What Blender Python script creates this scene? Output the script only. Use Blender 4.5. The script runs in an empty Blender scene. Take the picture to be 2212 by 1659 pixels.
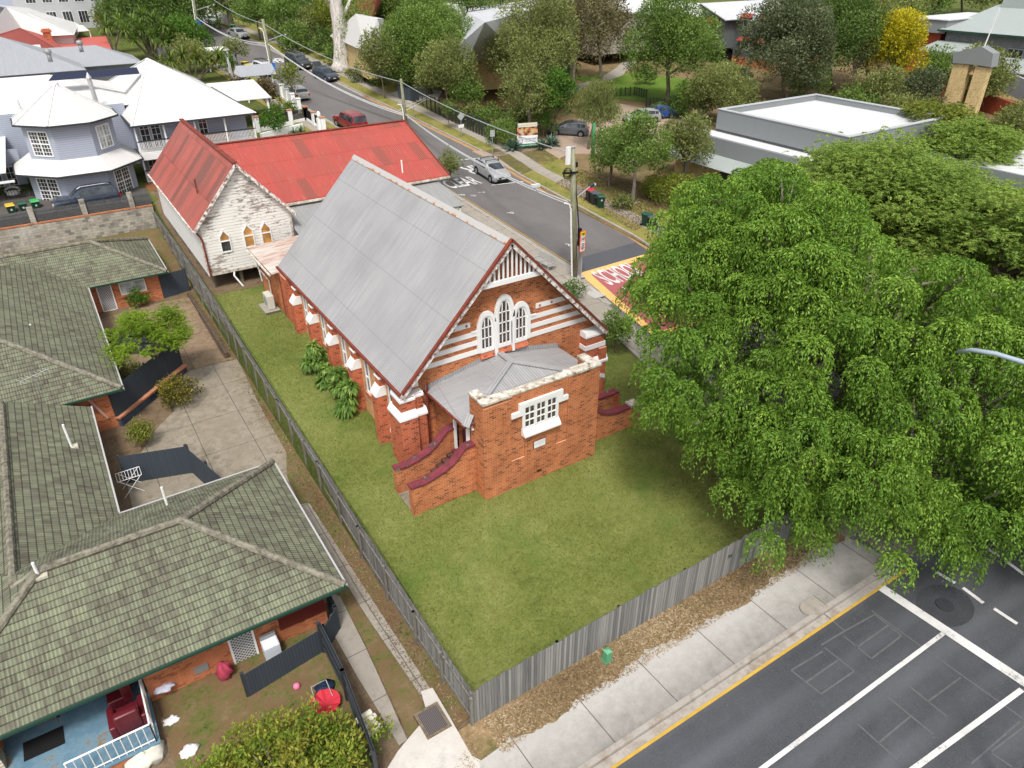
import bpy, bmesh, math, random
import numpy as np
from mathutils import Vector, Matrix
random.seed(7)
rng = np.random.default_rng(11)
S = bpy.context.scene
COL = S.collection
rad = math.radians

# ------------------------------------------------------------------ camera
CR = np.array([[0.8413092361802332, -0.2841903317708775, 0.4598202088270927],
               [-0.5405386039701241, -0.4358487611681676, 0.7196206465952758],
               [-0.004097161927708387, -0.8539740702832448, -0.5202994335457286]])
CF = 1555.975; CU, CV = 1106.0, 829.5
CP = np.array([-11.6537, -20.3787, 20.0])
cd = bpy.data.cameras.new('camera'); cam = bpy.data.objects.new('camera', cd); COL.objects.link(cam)
m = Matrix.Identity(4)
for i in range(3):
    m[i][0] = CR[i][0]; m[i][1] = -CR[i][1]; m[i][2] = -CR[i][2]; m[i][3] = CP[i]
cam.matrix_world = m
cd.sensor_width = 36.0; cd.lens = 36.0 * CF / 2212.0; cd.clip_end = 3000; cd.clip_start = 0.5
S.camera = cam

# ------------------------------------------------------------------ world + sun (bright overcast)
SUN_EL, SUN_AZ = 58.0, 215.0
w = bpy.data.worlds.new('World'); S.world = w; w.use_nodes = True
nt = w.node_tree; nt.nodes.clear()
sky = nt.nodes.new('ShaderNodeTexSky'); sky.sky_type = 'NISHITA'; sky.sun_disc = False
sky.sun_elevation = rad(SUN_EL); sky.sun_rotation = rad(SUN_AZ); sky.dust_density = 4.0; sky.air_density = 1.0
hs = nt.nodes.new('ShaderNodeHueSaturation'); hs.inputs['Saturation'].default_value = 0.28
bg = nt.nodes.new('ShaderNodeBackground'); bg.inputs['Strength'].default_value = 0.145
wo = nt.nodes.new('ShaderNodeOutputWorld')
nt.links.new(sky.outputs[0], hs.inputs['Color']); nt.links.new(hs.outputs[0], bg.inputs[0]); nt.links.new(bg.outputs[0], wo.inputs[0])
sd = bpy.data.lights.new('sun', 'SUN'); sd.energy = 2.0; sd.angle = rad(11); sd.color = (1.0, 0.955, 0.89)
sun = bpy.data.objects.new('sun', sd); COL.objects.link(sun)
_a = rad(SUN_AZ); _e = rad(SUN_EL)
sdir = Vector((math.sin(_a) * math.cos(_e), math.cos(_a) * math.cos(_e), math.sin(_e)))
sun.rotation_euler = sdir.to_track_quat('Z', 'Y').to_euler()
S.view_settings.view_transform = 'Standard'; S.view_settings.look = 'None'
S.view_settings.exposure = 0.5; S.view_settings.gamma = 1.0
S.cycles.max_bounces = 5; S.cycles.diffuse_bounces = 3; S.cycles.transparent_max_bounces = 4

# ------------------------------------------------------------------ terrain
def ss(a, b, x):
    t = min(1.0, max(0.0, (x - a) / (b - a))); return t * t * (3 - 2 * t)
def sp(x, s=3.0):
    if x / s > 30: return x
    return s * math.log1p(math.exp(x / s))
def mixf(a, b, t): return a + (b - a) * t
def street_h(y):
    v = 0.07 * sp(y - 9)
    if y > 135: v -= 0.055 * sp(y - 150, 10)
    return v
def h(x, y):
    road = 0.06 * (max(-40.0, min(60.0, x)) - 8)
    wr = ss(2, -8, y)
    lawn = mixf(0.9 * ss(3, 20, y) + 0.2 * ss(30, 42, y), street_h(y), max(ss(12, 17, x), ss(40, 46, y)))
    right = mixf(lawn, road, wr)
    if x > -5.0: return right
    lf = -1.45 + 0.018 * max(0, y) + 0.9 * ss(31, 43, y)
    if y > 44.0: lf = street_h(y) + 0.15 * ss(-5, -8, x)
    lf = mixf(lf, min(road, -0.9), ss(0, -8, y))
    return mixf(right, lf, ss(-5.0, -5.22, x)) if y < 44 else mixf(right, lf, ss(-5.0, -5.8, x))
def ray(u, v): return CR @ np.array([u - CU, v - CV, CF])
def G(u, v, z):
    r = ray(u, v); t = (z - CP[2]) / r[2]; p = CP + t * r; return (float(p[0]), float(p[1]), float(z))
def PY(u, v, y):
    r = ray(u, v); t = (y - CP[1]) / r[1]; return tuple(float(q) for q in CP + t * r)
def PX(u, v, x):
    r = ray(u, v); t = (x - CP[0]) / r[0]; return tuple(float(q) for q in CP + t * r)
def at(u, v, dz=0.0):
    r = ray(u, v); r = r / np.linalg.norm(r); t0 = 12.0; t = t0
    while t < 900:
        p = CP + t * r
        if p[2] <= h(p[0], p[1]) + dz: break
        t0 = t; t += max(0.4, t * 0.01)
    for _ in range(24):
        tm = (t0 + t) / 2; p = CP + tm * r
        if p[2] <= h(p[0], p[1]) + dz: t = tm
        else: t0 = tm
    p = CP + t * r; return (float(p[0]), float(p[1]), float(p[2]))
def dist(p): return float(np.linalg.norm(np.array(p) - CP))
def proj(p):
    q = CR.T @ (np.array(p, float) - CP); return (CU + CF * q[0] / q[2], CV + CF * q[1] / q[2])

# ------------------------------------------------------------------ materials
class NT:
    def __init__(s, name, rough=0.85, spec=0.25):
        s.m = bpy.data.materials.new(name); s.m.use_nodes = True; s.t = s.m.node_tree
        s.b = s.t.nodes['Principled BSDF']; s.b.inputs['Roughness'].default_value = rough
        s.b.inputs['Specular IOR Level'].default_value = spec
        s._g = None
    def n(s, ty, **k):
        nd = s.t.nodes.new('ShaderNode' + ty)
        for a, b in k.items(): setattr(nd, a, b)
        return nd
    def put(s, inp, v):
        if isinstance(v, bpy.types.NodeSocket): s.t.links.new(v, inp)
        elif isinstance(v, (tuple, list)) and inp.type == 'RGBA' and len(v) == 3: inp.default_value = (*v, 1)
        else: inp.default_value = v
    def mt(s, op, a, b=0.0, c=0.0):
        nd = s.n('Math', operation=op); s.put(nd.inputs[0], a); s.put(nd.inputs[1], b); s.put(nd.inputs[2], c); return nd.outputs[0]
    def vm(s, op, a, b=(0, 0, 0), out=0):
        nd = s.n('VectorMath', operation=op); s.put(nd.inputs[0], a); s.put(nd.inputs[1], b); return nd.outputs[out]
    def mix(s, f, a, b, mode='MIX'):
        nd = s.n('MixRGB', blend_type=mode); s.put(nd.inputs[0], f); s.put(nd.inputs[1], a); s.put(nd.inputs[2], b); return nd.outputs[0]
    def pos(s):
        if s._g is None: s._g = s.n('NewGeometry')
        return s._g.outputs['Position']
    def nrm(s): s.pos(); return s._g.outputs['True Normal']
    def noise(s, vec, scale, detail=3.0, rough=0.55, out=0):
        nd = s.n('TexNoise'); s.put(nd.inputs['Vector'], vec); s.put(nd.inputs['Scale'], scale); s.put(nd.inputs['Detail'], detail)
        s.put(nd.inputs['Roughness'], rough); return nd.outputs[out]
    def ramp(s, f, stops, interp='LINEAR'):
        nd = s.n('ValToRGB'); cr = nd.color_ramp; cr.interpolation = interp
        while len(cr.elements) < len(stops): cr.elements.new(0.5)
        for e, (p, c) in zip(cr.elements, stops):
            e.position = p; e.color = (*c, 1) if not isinstance(c, float) else (c, c, c, 1)
        s.put(nd.inputs[0], f); return nd.outputs[0]
    def comb(s, x, y, z=0.0):
        nd = s.n('CombineXYZ'); s.put(nd.inputs[0], x); s.put(nd.inputs[1], y); s.put(nd.inputs[2], z); return nd.outputs[0]
    def sep(s, v):
        nd = s.n('SeparateXYZ'); s.put(nd.inputs[0], v); return nd.outputs
    def sq(s):
        P = s.pos(); N = s.nrm()
        t = s.vm('NORMALIZE', s.vm('CROSS_PRODUCT', (0, 0, 1), N)); w_ = s.vm('CROSS_PRODUCT', N, t)
        return s.vm('DOT_PRODUCT', P, t, 1), s.vm('DOT_PRODUCT', P, w_, 1)
    def bump(s, hgt, dist=0.02, strength=0.5):
        nd = s.n('Bump'); s.put(nd.inputs['Height'], hgt); nd.inputs['Distance'].default_value = dist; nd.inputs['Strength'].default_value = strength
        s.t.links.new(nd.outputs[0], s.b.inputs['Normal'])
    def col(s, c): s.put(s.b.inputs['Base Color'], c); return s
    def rough(s, v): s.put(s.b.inputs['Roughness'], v); return s
MATS = {}
def plain(name, c, rough=0.7, spec=0.3, metal=0.0, var=0.12, sc=1.5):
    """even paint or material with slight uneven wear"""
    if name in MATS: return MATS[name]
    a = NT(name, rough, spec); a.b.inputs['Metallic'].default_value = metal
    f = a.noise(a.pos(), sc, 4); f2 = a.noise(a.pos(), sc * 9, 3)
    v = a.mt('ADD', a.mt('MULTIPLY', f, 0.6), a.mt('MULTIPLY', f2, 0.4))
    k = a.ramp(v, [(0.3, 1.0 - var), (0.7, 1.0 + 0.0)])
    a.col(a.mix(1.0, c, k, 'MULTIPLY')); MATS[name] = a.m; return a.m
def brick_mat(name, cols, mortar, dark=0.5, bw=0.24, bh=0.088, stain=0.35, rusty=None):
    a = NT(name, 0.9, 0.15); s_, q_ = a.sq(); v = a.comb(s_, q_)
    # brick cells: a random value for each brick
    row = a.mt('FLOOR', a.mt('DIVIDE', q_, bh)); off = a.mt('MULTIPLY', a.mt('MODULO', row, 2.0), bw * 0.5)
    xs = a.mt('DIVIDE', a.mt('ADD', s_, off), bw); cx = a.mt('FLOOR', xs); fx = a.mt('FRACT', xs); fy = a.mt('FRACT', a.mt('DIVIDE', q_, bh))
    wn = a.n('TexWhiteNoise', noise_dimensions='3D'); a.put(wn.inputs[0], a.comb(cx, row, 3.0))
    c = a.ramp(wn.outputs[0], [(0.0, cols[0]), (0.45, cols[1]), (0.8, cols[2]), (0.9, tuple(q * dark for q in cols[0])), (1.0, tuple(q * dark * .8 for q in cols[0]))])
    mx = a.mt('MAXIMUM', a.mt('LESS_THAN', fx, 0.055), a.mt('LESS_THAN', fy, 0.14))
    c = a.mix(mx, c, mortar)
    n1 = a.noise(a.pos(), 0.7, 5, 0.6); c = a.mix(a.ramp(n1, [(0.42, 0.0), (0.72, stain)]), c, tuple(q * 0.28 for q in cols[0]))
    n2 = a.noise(a.vm('MULTIPLY', a.pos(), (2.2, 2.2, 0.5)), 1.6, 4); c = a.mix(a.ramp(n2, [(0.5, 0.0), (0.75, 0.3)]), c, tuple(min(1, q * 1.5) for q in cols[1]))
    a.col(c); a.bump(a.mt('SUBTRACT', 1.0, mx), 0.008, 0.6); MATS[name] = a.m; return a.m
def corr_mat(name, base, light, rust=None, rust_amt=0.5, pitch=0.13, rough=0.5, metal=0.0, streak=0.25, sheet=None, sheet_len=2.4, hide_rust=None, lo=.48, dirt=(.35, .34, .33), lap=None):
    a = NT(name, rough, 0.35); a.b.inputs['Metallic'].default_value = metal
    s_, q_ = a.sq()
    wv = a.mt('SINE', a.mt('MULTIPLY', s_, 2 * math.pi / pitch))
    st = a.noise(a.comb(a.mt('MULTIPLY', s_, 3.0), a.mt('MULTIPLY', q_, 0.25)), 1.6, 5, 0.65)
    c = a.mix(a.ramp(st, [(0.3, 0.0), (0.7, 1.0)]), base, light)
    if rust:
        n1 = a.noise(a.comb(a.mt('MULTIPLY', s_, 1.3), a.mt('MULTIPLY', q_, 0.22)), 0.9, 6, 0.7)
        n2 = a.noise(a.comb(a.mt('MULTIPLY', s_, 8.0), a.mt('MULTIPLY', q_, 1.0)), 1.2, 4, 0.7)
        f = a.mt('ADD', a.mt('MULTIPLY', n1, 0.65), a.mt('MULTIPLY', n2, 0.35))
        c = a.mix(a.ramp(f, [(lo, 0.0), (lo + .1, rust_amt)]), c, rust)
        if hide_rust:
            f3 = a.noise(a.comb(a.mt('MULTIPLY', s_, 5.0), a.mt('MULTIPLY', q_, 0.6), 4.0), 1.3, 5, 0.75)
            c = a.mix(a.ramp(f3, [(0.56, 0.0), (0.68, 0.6)]), c, hide_rust)
    if sheet is not None:
        sx = a.mt('FLOOR', a.mt('DIVIDE', s_, 0.76)); sy = a.mt('FLOOR', a.mt('DIVIDE', q_, sheet_len))
        wn = a.n('TexWhiteNoise', noise_dimensions='3D'); a.put(wn.inputs[0], a.comb(sx, sy, 1.0))
        c = a.mix(a.ramp(wn.outputs[0], [(0.5, 0.0), (0.58, 0.22), (0.8, 0.42), (0.93, 0.85)], 'CONSTANT'), c, sheet)
        lap = a.mt('LESS_THAN', a.mt('FRACT', a.mt('DIVIDE', q_, sheet_len)), 0.03)
        c = a.mix(a.mt('MULTIPLY', lap, 0.45), c, (0.06, 0.03, 0.02))
    if lap:
        lp = a.mt('LESS_THAN', a.mt('FRACT', a.mt('DIVIDE', q_, lap)), 0.016); c = a.mix(a.mt('MULTIPLY', lp, .35), c, (.1, .1, .1)); fx_ = a.mt('LESS_THAN', a.mt('FRACT', a.mt('DIVIDE', s_, .76)), .03); c = a.mix(a.mt('MULTIPLY', fx_, .16), c, (.1, .1, .1))
    big = a.noise(a.pos(), 0.35, 4); c = a.mix(a.ramp(big, [(0.4, 0.0), (0.75, streak)]), c, dirt)
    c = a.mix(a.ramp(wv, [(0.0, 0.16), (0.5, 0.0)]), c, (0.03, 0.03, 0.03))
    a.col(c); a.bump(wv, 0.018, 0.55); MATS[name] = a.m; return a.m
def tile_mat(name, base, light, dark, course=0.31, wid=0.3):
    a = NT(name, 0.9, 0.15); s_, q_ = a.sq()
    qd = a.mt('DIVIDE', q_, course); fy = a.mt('FRACT', qd); ry = a.mt('FLOOR', qd)
    sx = a.mt('DIVIDE', a.mt('ADD', s_, a.mt('MULTIPLY', a.mt('MODULO', ry, 2.0), wid * 0.5)), wid); cx = a.mt('FLOOR', sx)
    wn = a.n('TexWhiteNoise', noise_dimensions='3D'); a.put(wn.inputs[0], a.comb(cx, ry, 7.0))
    wv = a.mt('SINE', a.mt('MULTIPLY', sx, 4 * math.pi))
    n1 = a.noise(a.comb(a.mt('MULTIPLY', s_, 9.0), a.mt('MULTIPLY', q_, 1.1)), 1.2, 4, 0.7)
    n2 = a.noise(a.pos(), 0.5, 4, 0.6)
    f = a.mt('ADD', a.mt('ADD', a.mt('MULTIPLY', wn.outputs[0], 0.2), a.mt('MULTIPLY', n1, 0.68)), a.mt('MULTIPLY', n2, 0.35))
    c = a.ramp(f, [(0.38, dark), (0.55, base), (0.78, light)])
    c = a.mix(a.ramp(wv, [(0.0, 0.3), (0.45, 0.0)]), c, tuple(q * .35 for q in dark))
    line = a.ramp(fy, [(0.0, 1.0), (0.10, 0.85), (0.2, 0.0), (1.0, 0.0)])
    c = a.mix(a.mt('MULTIPLY', line, 0.8), c, (0.018, 0.018, 0.014))
    hgt = a.mt('ADD', a.mt('MULTIPLY', a.mt('SUBTRACT', 1.0, fy), 1.0), a.mt('MULTIPLY', wv, 0.35))
    a.col(c); a.bump(hgt, 0.03, 0.7); MATS[name] = a.m; return a.m
def ground_mat(name, cols, sc=0.6, fine=14.0, bumpd=0.03, patches=None, patch_th=(0.5, 0.62), detail2=3.2, rough=0.95):
    a = NT(name, rough, 0.08); P = a.pos()
    n1 = a.noise(P, sc, 6, 0.65); n2 = a.noise(P, fine, 4, 0.75); n3 = a.noise(P, detail2, 5, 0.7)
    f = a.mt('ADD', a.mt('ADD', a.mt('MULTIPLY', n1, 0.4), a.mt('MULTIPLY', n2, 0.38)), a.mt('MULTIPLY', n3, 0.25))
    k = len(cols); c = a.ramp(f, [(0.36 + 0.3 * i / (k - 1), cols[i]) for i in range(k)])
    if patches:
        n4 = a.noise(a.vm('ADD', P, (31, 7, 0)), sc * 1.2, 5, 0.7)
        c = a.mix(a.ramp(a.mt('ADD', a.mt('MULTIPLY', n4, 0.75), a.mt('MULTIPLY', n2, 0.25)), [(patch_th[0], 0.0), (patch_th[1], 0.85)]), c, patches)
    a.col(c); a.bump(n2, bumpd, 0.8); MATS[name] = a.m; return a.m
def asphalt_mat(name, c0, c1, st=(1, .35, 1), wear=None):
    a = NT(name, 0.88, 0.2); P = a.pos()
    n1 = a.noise(a.vm('MULTIPLY', P, st), 0.4, 5, 0.6); n2 = a.noise(P, 30.0, 3, 0.8); n3 = a.noise(P, 2.2, 5, 0.7)
    f = a.mt('ADD', a.mt('ADD', a.mt('MULTIPLY', n1, 0.6), a.mt('MULTIPLY', n2, 0.2)), a.mt('MULTIPLY', n3, 0.2))
    c = a.ramp(f, [(0.36, c0), (0.62, c1)])
    n4 = a.noise(P, 0.55, 5, 0.7); c = a.mix(a.ramp(n4, [(0.56, 0.0), (0.72, 0.35)]), c, tuple(q * 0.5 for q in c0))
    n6 = a.noise(P, 55.0, 2, .5); c = a.mix(a.ramp(n6, [(.60, 0.), (.68, .45)]), c, (.22, .215, .205))
    n7 = a.noise(P, 38.0, 2, .5); c = a.mix(a.ramp(n7, [(.64, 0.), (.7, .6)]), c, (.02, .02, .022))
    if wear:
        x = a.sep(P); y = a.mt('ADD', x[1], a.mt('MULTIPLY', x[0], wear[0])); w_ = a.mt('SINE', a.mt('MULTIPLY', a.mt('ADD', y, wear[1]), 2 * math.pi / wear[2]))
        c = a.mix(a.mt('MULTIPLY', a.ramp(w_, [(.0, 0.), (1., .4)]), n1), c, tuple(q * 1.7 + .02 for q in c1))
    a.col(c); a.bump(n2, 0.01, 0.5); MATS[name] = a.m; return a.m
def conc_mat(name, c0, c1, stain=(0.1, 0.095, 0.085), joints=None, th=(0.5, 0.7), amt=.6, fine=22., jdir=None):
    a = NT(name, 0.9, 0.15); P = a.pos(); n1 = a.noise(P, 0.7, 6, 0.65); n2 = a.noise(P, fine, 4, 0.8); n3 = a.noise(P, 3.0, 6, 0.7)
    c = a.ramp(a.mt('ADD', a.mt('MULTIPLY', n1, 0.6), a.mt('MULTIPLY', n2, 0.4)), [(0.35, c0), (0.65, c1)])
    c = a.mix(a.ramp(a.mt('ADD', a.mt('MULTIPLY', n1, 0.5), a.mt('MULTIPLY', n3, 0.5)), [(th[0], 0.0), (th[1], amt)]), c, stain)
    if joints:
        x = a.sep(P)
        jw = 0.022
        j = a.mt('LESS_THAN', a.mt('FRACT', a.mt('DIVIDE', a.mt('ADD', x[0], 100.7), joints[0])), jw / joints[0] * 1.6)
        if joints[1]: j = a.mt('MAXIMUM', j, a.mt('LESS_THAN', a.mt('FRACT', a.mt('DIVIDE', a.mt('ADD', x[1], 100.2), joints[1])), jw / joints[1] * 1.6))
        c = a.mix(a.mt('MULTIPLY', j, 0.75), c, (0.05, 0.045, 0.04))
    a.col(c); a.bump(n2, 0.006, 0.5); MATS[name] = a.m; return a.m
def boards_mat(name, c, dark, pitch=0.15, horizontal=True, peel=None, peel_amt=0.0, grain=0.2, rough=0.75, thr=.5):
    a = NT(name, rough, 0.2); s_, q_ = a.sq(); k = q_ if horizontal else s_; o = s_ if horizontal else q_
    kd = a.mt('DIVIDE', k, pitch); fr = a.mt('FRACT', kd); ix = a.mt('FLOOR', kd)
    wn = a.n('TexWhiteNoise', noise_dimensions='1D'); a.put(wn.inputs['W'], ix)
    gr = a.noise(a.comb(a.mt('MULTIPLY', k, 22.0), a.mt('MULTIPLY', o, 1.2), a.mt('MULTIPLY', ix, 3.3)), 1.0, 4, 0.6)
    v = a.mt('ADD', a.mt('MULTIPLY', wn.outputs[0], grain), a.mt('MULTIPLY', gr, grain))
    cc = a.mix(a.mt('MINIMUM', v, 1.0), c, dark)
    if peel:
        pn = a.noise(a.comb(a.mt('MULTIPLY', o, 1.0), a.mt('MULTIPLY', k, 4.0), a.mt('MULTIPLY', ix, 0.9)), 1.7, 6, 0.75)
        pb = a.noise(a.pos(), 0.55, 3, 0.6)
        f = a.mt('ADD', a.mt('MULTIPLY', pn, 0.62), a.mt('MULTIPLY', pb, 0.38))
        cc = a.mix(a.ramp(f, [(thr, 0.0), (thr + .025, peel_amt)]), cc, peel)
    ln = a.mt('LESS_THAN', fr, 0.12)
    cc = a.mix(a.mt('MULTIPLY', ln, 0.6), cc, tuple(q * 0.3 for q in dark))
    a.col(cc); a.bump(a.ramp(fr, [(0.0, 0.0), (0.12, 1.0), (1.0, 0.55)]), 0.012, 0.6); MATS[name] = a.m; return a.m
def glass_mat(name, c=(0.02, 0.022, 0.025), rough=0.08):
    a = NT(name, rough, 0.6); f = a.noise(a.pos(), 1.3, 3)
    a.col(a.mix(a.ramp(f, [(0.4, 0.0), (0.65, 1.0)]), c, tuple(min(1, q * 2.4 + .01) for q in c))); MATS[name] = a.m; return a.m
def leaf_mat(name, dark, mid, light, transl=0.35, hue2=None, rough=0.55):
    a = NT(name, rough, 0.25)
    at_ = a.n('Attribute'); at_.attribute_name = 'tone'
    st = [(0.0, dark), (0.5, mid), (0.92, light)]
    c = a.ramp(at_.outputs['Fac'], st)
    if hue2:
        f = a.noise(a.pos(), 1.1, 3); c = a.mix(a.ramp(f, [(0.45, 0.0), (0.62, 0.8)]), c, hue2)
    a.col(c)
    tr = a.n('BsdfTranslucent'); a.put(tr.inputs[0], a.mix(1.0, c, (1.0, 1.0, 0.45), 'MULTIPLY'))
    ms = a.n('MixShader'); ms.inputs[0].default_value = transl
    out = a.t.nodes['Material Output']
    a.t.links.new(a.b.outputs[0], ms.inputs[1]); a.t.links.new(tr.outputs[0], ms.inputs[2]); a.t.links.new(ms.outputs[0], out.inputs[0])
    MATS[name] = a.m; return a.m
def bark_mat(name, c0, c1, sc=3.0):
    a = NT(name, 0.95, 0.1); f = a.noise(a.vm('MULTIPLY', a.pos(), (3, 3, 0.6)), sc, 5, 0.7)
    a.col(a.ramp(f, [(0.35, c0), (0.65, c1)])); a.bump(f, 0.05, 0.7); MATS[name] = a.m; return a.m

BRICK = brick_mat('red orange brick', [(0.44, 0.135, 0.05), (0.52, 0.18, 0.065), (0.38, 0.11, 0.042)], (0.60, 0.36, 0.23), dark=0.55, stain=0.4)
BRICKD = brick_mat('buttress red brick', [(0.44, 0.10, 0.045), (0.52, 0.135, 0.055), (0.38, 0.09, 0.04)], (0.52, 0.28, 0.2), dark=0.5, stain=0.25)
BRICKP = brick_mat('pale salmon brick', [(0.56, 0.29, 0.14), (0.62, 0.34, 0.17), (0.50, 0.25, 0.12)], (0.60, 0.42, 0.27), dark=0.75, stain=0.12)
BRICKU = brick_mat('orange unit brick', [(0.46, 0.15, 0.065), (0.52, 0.19, 0.085), (0.42, 0.125, 0.06)], (0.45, 0.22, 0.13), dark=0.7, stain=0.2)
BRICKC = brick_mat('cream brick', [(0.56, 0.42, 0.20), (0.62, 0.47, 0.24), (0.52, 0.38, 0.18)], (0.40, 0.32, 0.2), dark=0.8, stain=0.1)
BRICKG = brick_mat('grey painted brick', [(0.15, 0.16, 0.16), (0.17, 0.18, 0.18), (0.14, 0.15, 0.15)], (0.11, 0.115, 0.115), dark=0.9, stain=0.1, bw=.4, bh=.2)
BLOCK = brick_mat('grey concrete block', [(0.38, 0.36, 0.31), (0.44, 0.41, 0.35), (0.30, 0.28, 0.24)], (0.27, 0.25, 0.21), dark=0.6, bw=0.4, bh=0.2, stain=0.55)
BLOCKB = brick_mat('blue painted block', [(0.06, 0.085, 0.12), (0.07, 0.095, 0.13), (0.055, 0.078, 0.11)], (0.045, 0.06, 0.085), dark=0.85, bw=0.4, bh=0.2, stain=0.2)
PAVEB = brick_mat('brick path pavers', [(0.30, 0.13, 0.085), (0.34, 0.16, 0.1), (0.26, 0.12, 0.08)], (0.2, 0.12, 0.08), dark=0.6, stain=0.3)
WHITE = plain('white paint', (0.80, 0.80, 0.79), 0.55, 0.3, var=0.08)
WHITEW = None
def peeled():
    a = NT('weathered white render', 0.85, 0.15); f = a.noise(a.pos(), 3.5, 6, 0.75)
    a.col(a.ramp(f, [(0.34, (0.10, 0.085, 0.065)), (0.45, (0.42, 0.37, 0.29)), (0.60, (0.66, 0.64, 0.59))])); MATS['peeled'] = a.m; return a.m
WHITEW = peeled()
def bandm():
    a = NT('painted band render', 0.8, 0.2); f = a.noise(a.pos(), 1.5, 6, 0.75)
    a.col(a.ramp(f, [(0.30, (0.5, 0.47, 0.41)), (0.40, (0.76, 0.76, 0.75))])); MATS['band'] = a.m; return a.m
BAND = bandm()
MAROON = plain('maroon paint', (0.15, 0.028, 0.038), 0.6, 0.25, var=0.25)
def maroonw():
    a = NT('maroon coping with lichen', 0.85, 0.2); f = a.noise(a.pos(), 2.6, 6, 0.75)
    a.col(a.ramp(f, [(0.36, (0.21, 0.045, 0.058)), (0.54, (0.15, 0.03, 0.042)), (0.60, (0.06, 0.04, 0.04)), (0.72, (0.33, 0.27, 0.23))])); return a.m
MAROONW = maroonw()
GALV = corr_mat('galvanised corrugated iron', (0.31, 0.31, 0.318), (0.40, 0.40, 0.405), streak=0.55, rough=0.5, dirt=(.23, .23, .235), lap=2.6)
GALV2 = corr_mat('grey painted corrugated iron', (0.25, 0.26, 0.26), (0.33, 0.335, 0.33), rust=(0.30, 0.25, 0.2), rust_amt=0.25)
REDR = corr_mat('red painted corrugated iron', (0.56, 0.045, 0.028), (0.62, 0.07, 0.042), rust=(0.42, 0.075, 0.03), rust_amt=0.45, sheet=(0.33, 0.06, 0.03), hide_rust=(0.62, 0.25, 0.17), streak=0.1, dirt=(.30, .05, .025), pitch=.15, lo=.48)
RUSTR = corr_mat('red iron worn to rust', (0.55, 0.055, 0.03), (0.62, 0.12, 0.08), rust=(0.30, 0.065, 0.025), rust_amt=0.7, sheet=(0.22, 0.05, 0.025), hide_rust=(0.56, 0.34, 0.28), streak=0.15, dirt=(.30, .05, .02), lo=.47)
RUSTW = corr_mat('white iron streaked with rust', (0.62, 0.56, 0.50), (0.66, 0.62, 0.58), rust=(0.36, 0.12, 0.05), rust_amt=0.75, sheet=None, lo=.45)
WCORR = corr_mat('white corrugated roofing', (0.66, 0.65, 0.63), (0.71, 0.70, 0.68), streak=0.14, pitch=0.15, dirt=(.62, .58, .53))
WCORR2 = corr_mat('clean white deck roofing', (0.64, 0.65, 0.66), (0.70, 0.705, 0.71), streak=0.14, pitch=0.25, dirt=(.6, .6, .58))
GCORR = corr_mat('mid grey corrugated roofing', (0.30, 0.315, 0.34), (0.35, 0.365, 0.39), streak=0.1, pitch=0.12)
RCORR = corr_mat('coral red corrugated roofing', (0.56, 0.11, 0.085), (0.60, 0.13, 0.10), streak=0.05, pitch=0.12, dirt=(.5, .12, .1))
SAGER = corr_mat('sage grey roofing', (0.33, 0.37, 0.355), (0.37, 0.41, 0.395), streak=0.08, pitch=0.2)
LGREYR = corr_mat('pale grey roofing', (0.52, 0.53, 0.55), (0.6, 0.61, 0.63), streak=0.15, pitch=0.15)
TILE = tile_mat('mossy green grey roof tiles', (0.145, 0.143, 0.104), (0.225, 0.245, 0.16), (0.078, 0.068, 0.053), course=.265, wid=.23)
def capm():
    a = NT('grey brown ridge caps', 0.95, 0.1); f = a.noise(a.pos(), 5.0, 5, 0.7)
    a.col(a.ramp(f, [(0.35, (0.10, 0.09, 0.07)), (0.62, (0.25, 0.235, 0.185))])); a.bump(f, 0.02, 0.5); return a.m
CAPM = capm()
TILET = tile_mat('terracotta roof tiles', (0.3, 0.1, 0.05), (0.36, 0.13, 0.07), (0.2, 0.07, 0.04))
BLUEB = boards_mat('pale blue weatherboard', (0.36, 0.39, 0.47), (0.29, 0.32, 0.40), 0.16, peel=None, grain=0.1)
GREYB = boards_mat('grey weatherboard', (0.33, 0.345, 0.36), (0.25, 0.265, 0.28), 0.16, grain=0.1)
PEELB = boards_mat('peeling white weatherboard', (0.76, 0.74, 0.70), (0.62, 0.60, 0.56), 0.19, peel=(0.17, 0.12, 0.085), peel_amt=0.8, grain=0.18, thr=.548)
WBOARD = boards_mat('white weatherboard', (0.76, 0.75, 0.73), (0.66, 0.64, 0.61), 0.19, peel=(0.3, 0.24, 0.19), peel_amt=0.6, grain=0.2, thr=.6)
DARKB = boards_mat('charcoal painted palings', (0.055, 0.068, 0.085), (0.035, 0.045, 0.058), 0.11, horizontal=False, grain=0.25)
DARKC = boards_mat('dark grey cladding', (0.12, 0.13, 0.135), (0.10, 0.11, 0.115), 0.3, horizontal=False, grain=0.1)
TIMB = boards_mat('weathered grey palings', (0.36, 0.355, 0.33), (0.10, 0.10, 0.098), 0.105, horizontal=False, grain=0.6, rough=.95)
TIMBR = bark_mat('weathered timber rail', (0.12, 0.11, 0.095), (0.24, 0.225, 0.195))
DECK = boards_mat('orange brown decking', (0.42, 0.17, 0.075), (0.30, 0.11, 0.05), 0.12, grain=0.3)
LAWN = ground_mat('mown lawn', [(0.062, 0.078, 0.018), (0.115, 0.138, 0.032), (0.165, 0.185, 0.052), (0.23, 0.24, 0.09)], sc=0.28, fine=11.0, patches=(0.075, 0.135, 0.025), patch_th=(0.54, 0.68))
LAWND = ground_mat('thin grass and dirt', [(0.05, 0.06, 0.02), (0.10, 0.12, 0.03), (0.17, 0.12, 0.065), (0.22, 0.15, 0.085)], sc=0.8, fine=8.0, patches=(0.16, 0.10, 0.055), patch_th=(0.46, 0.56))
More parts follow.
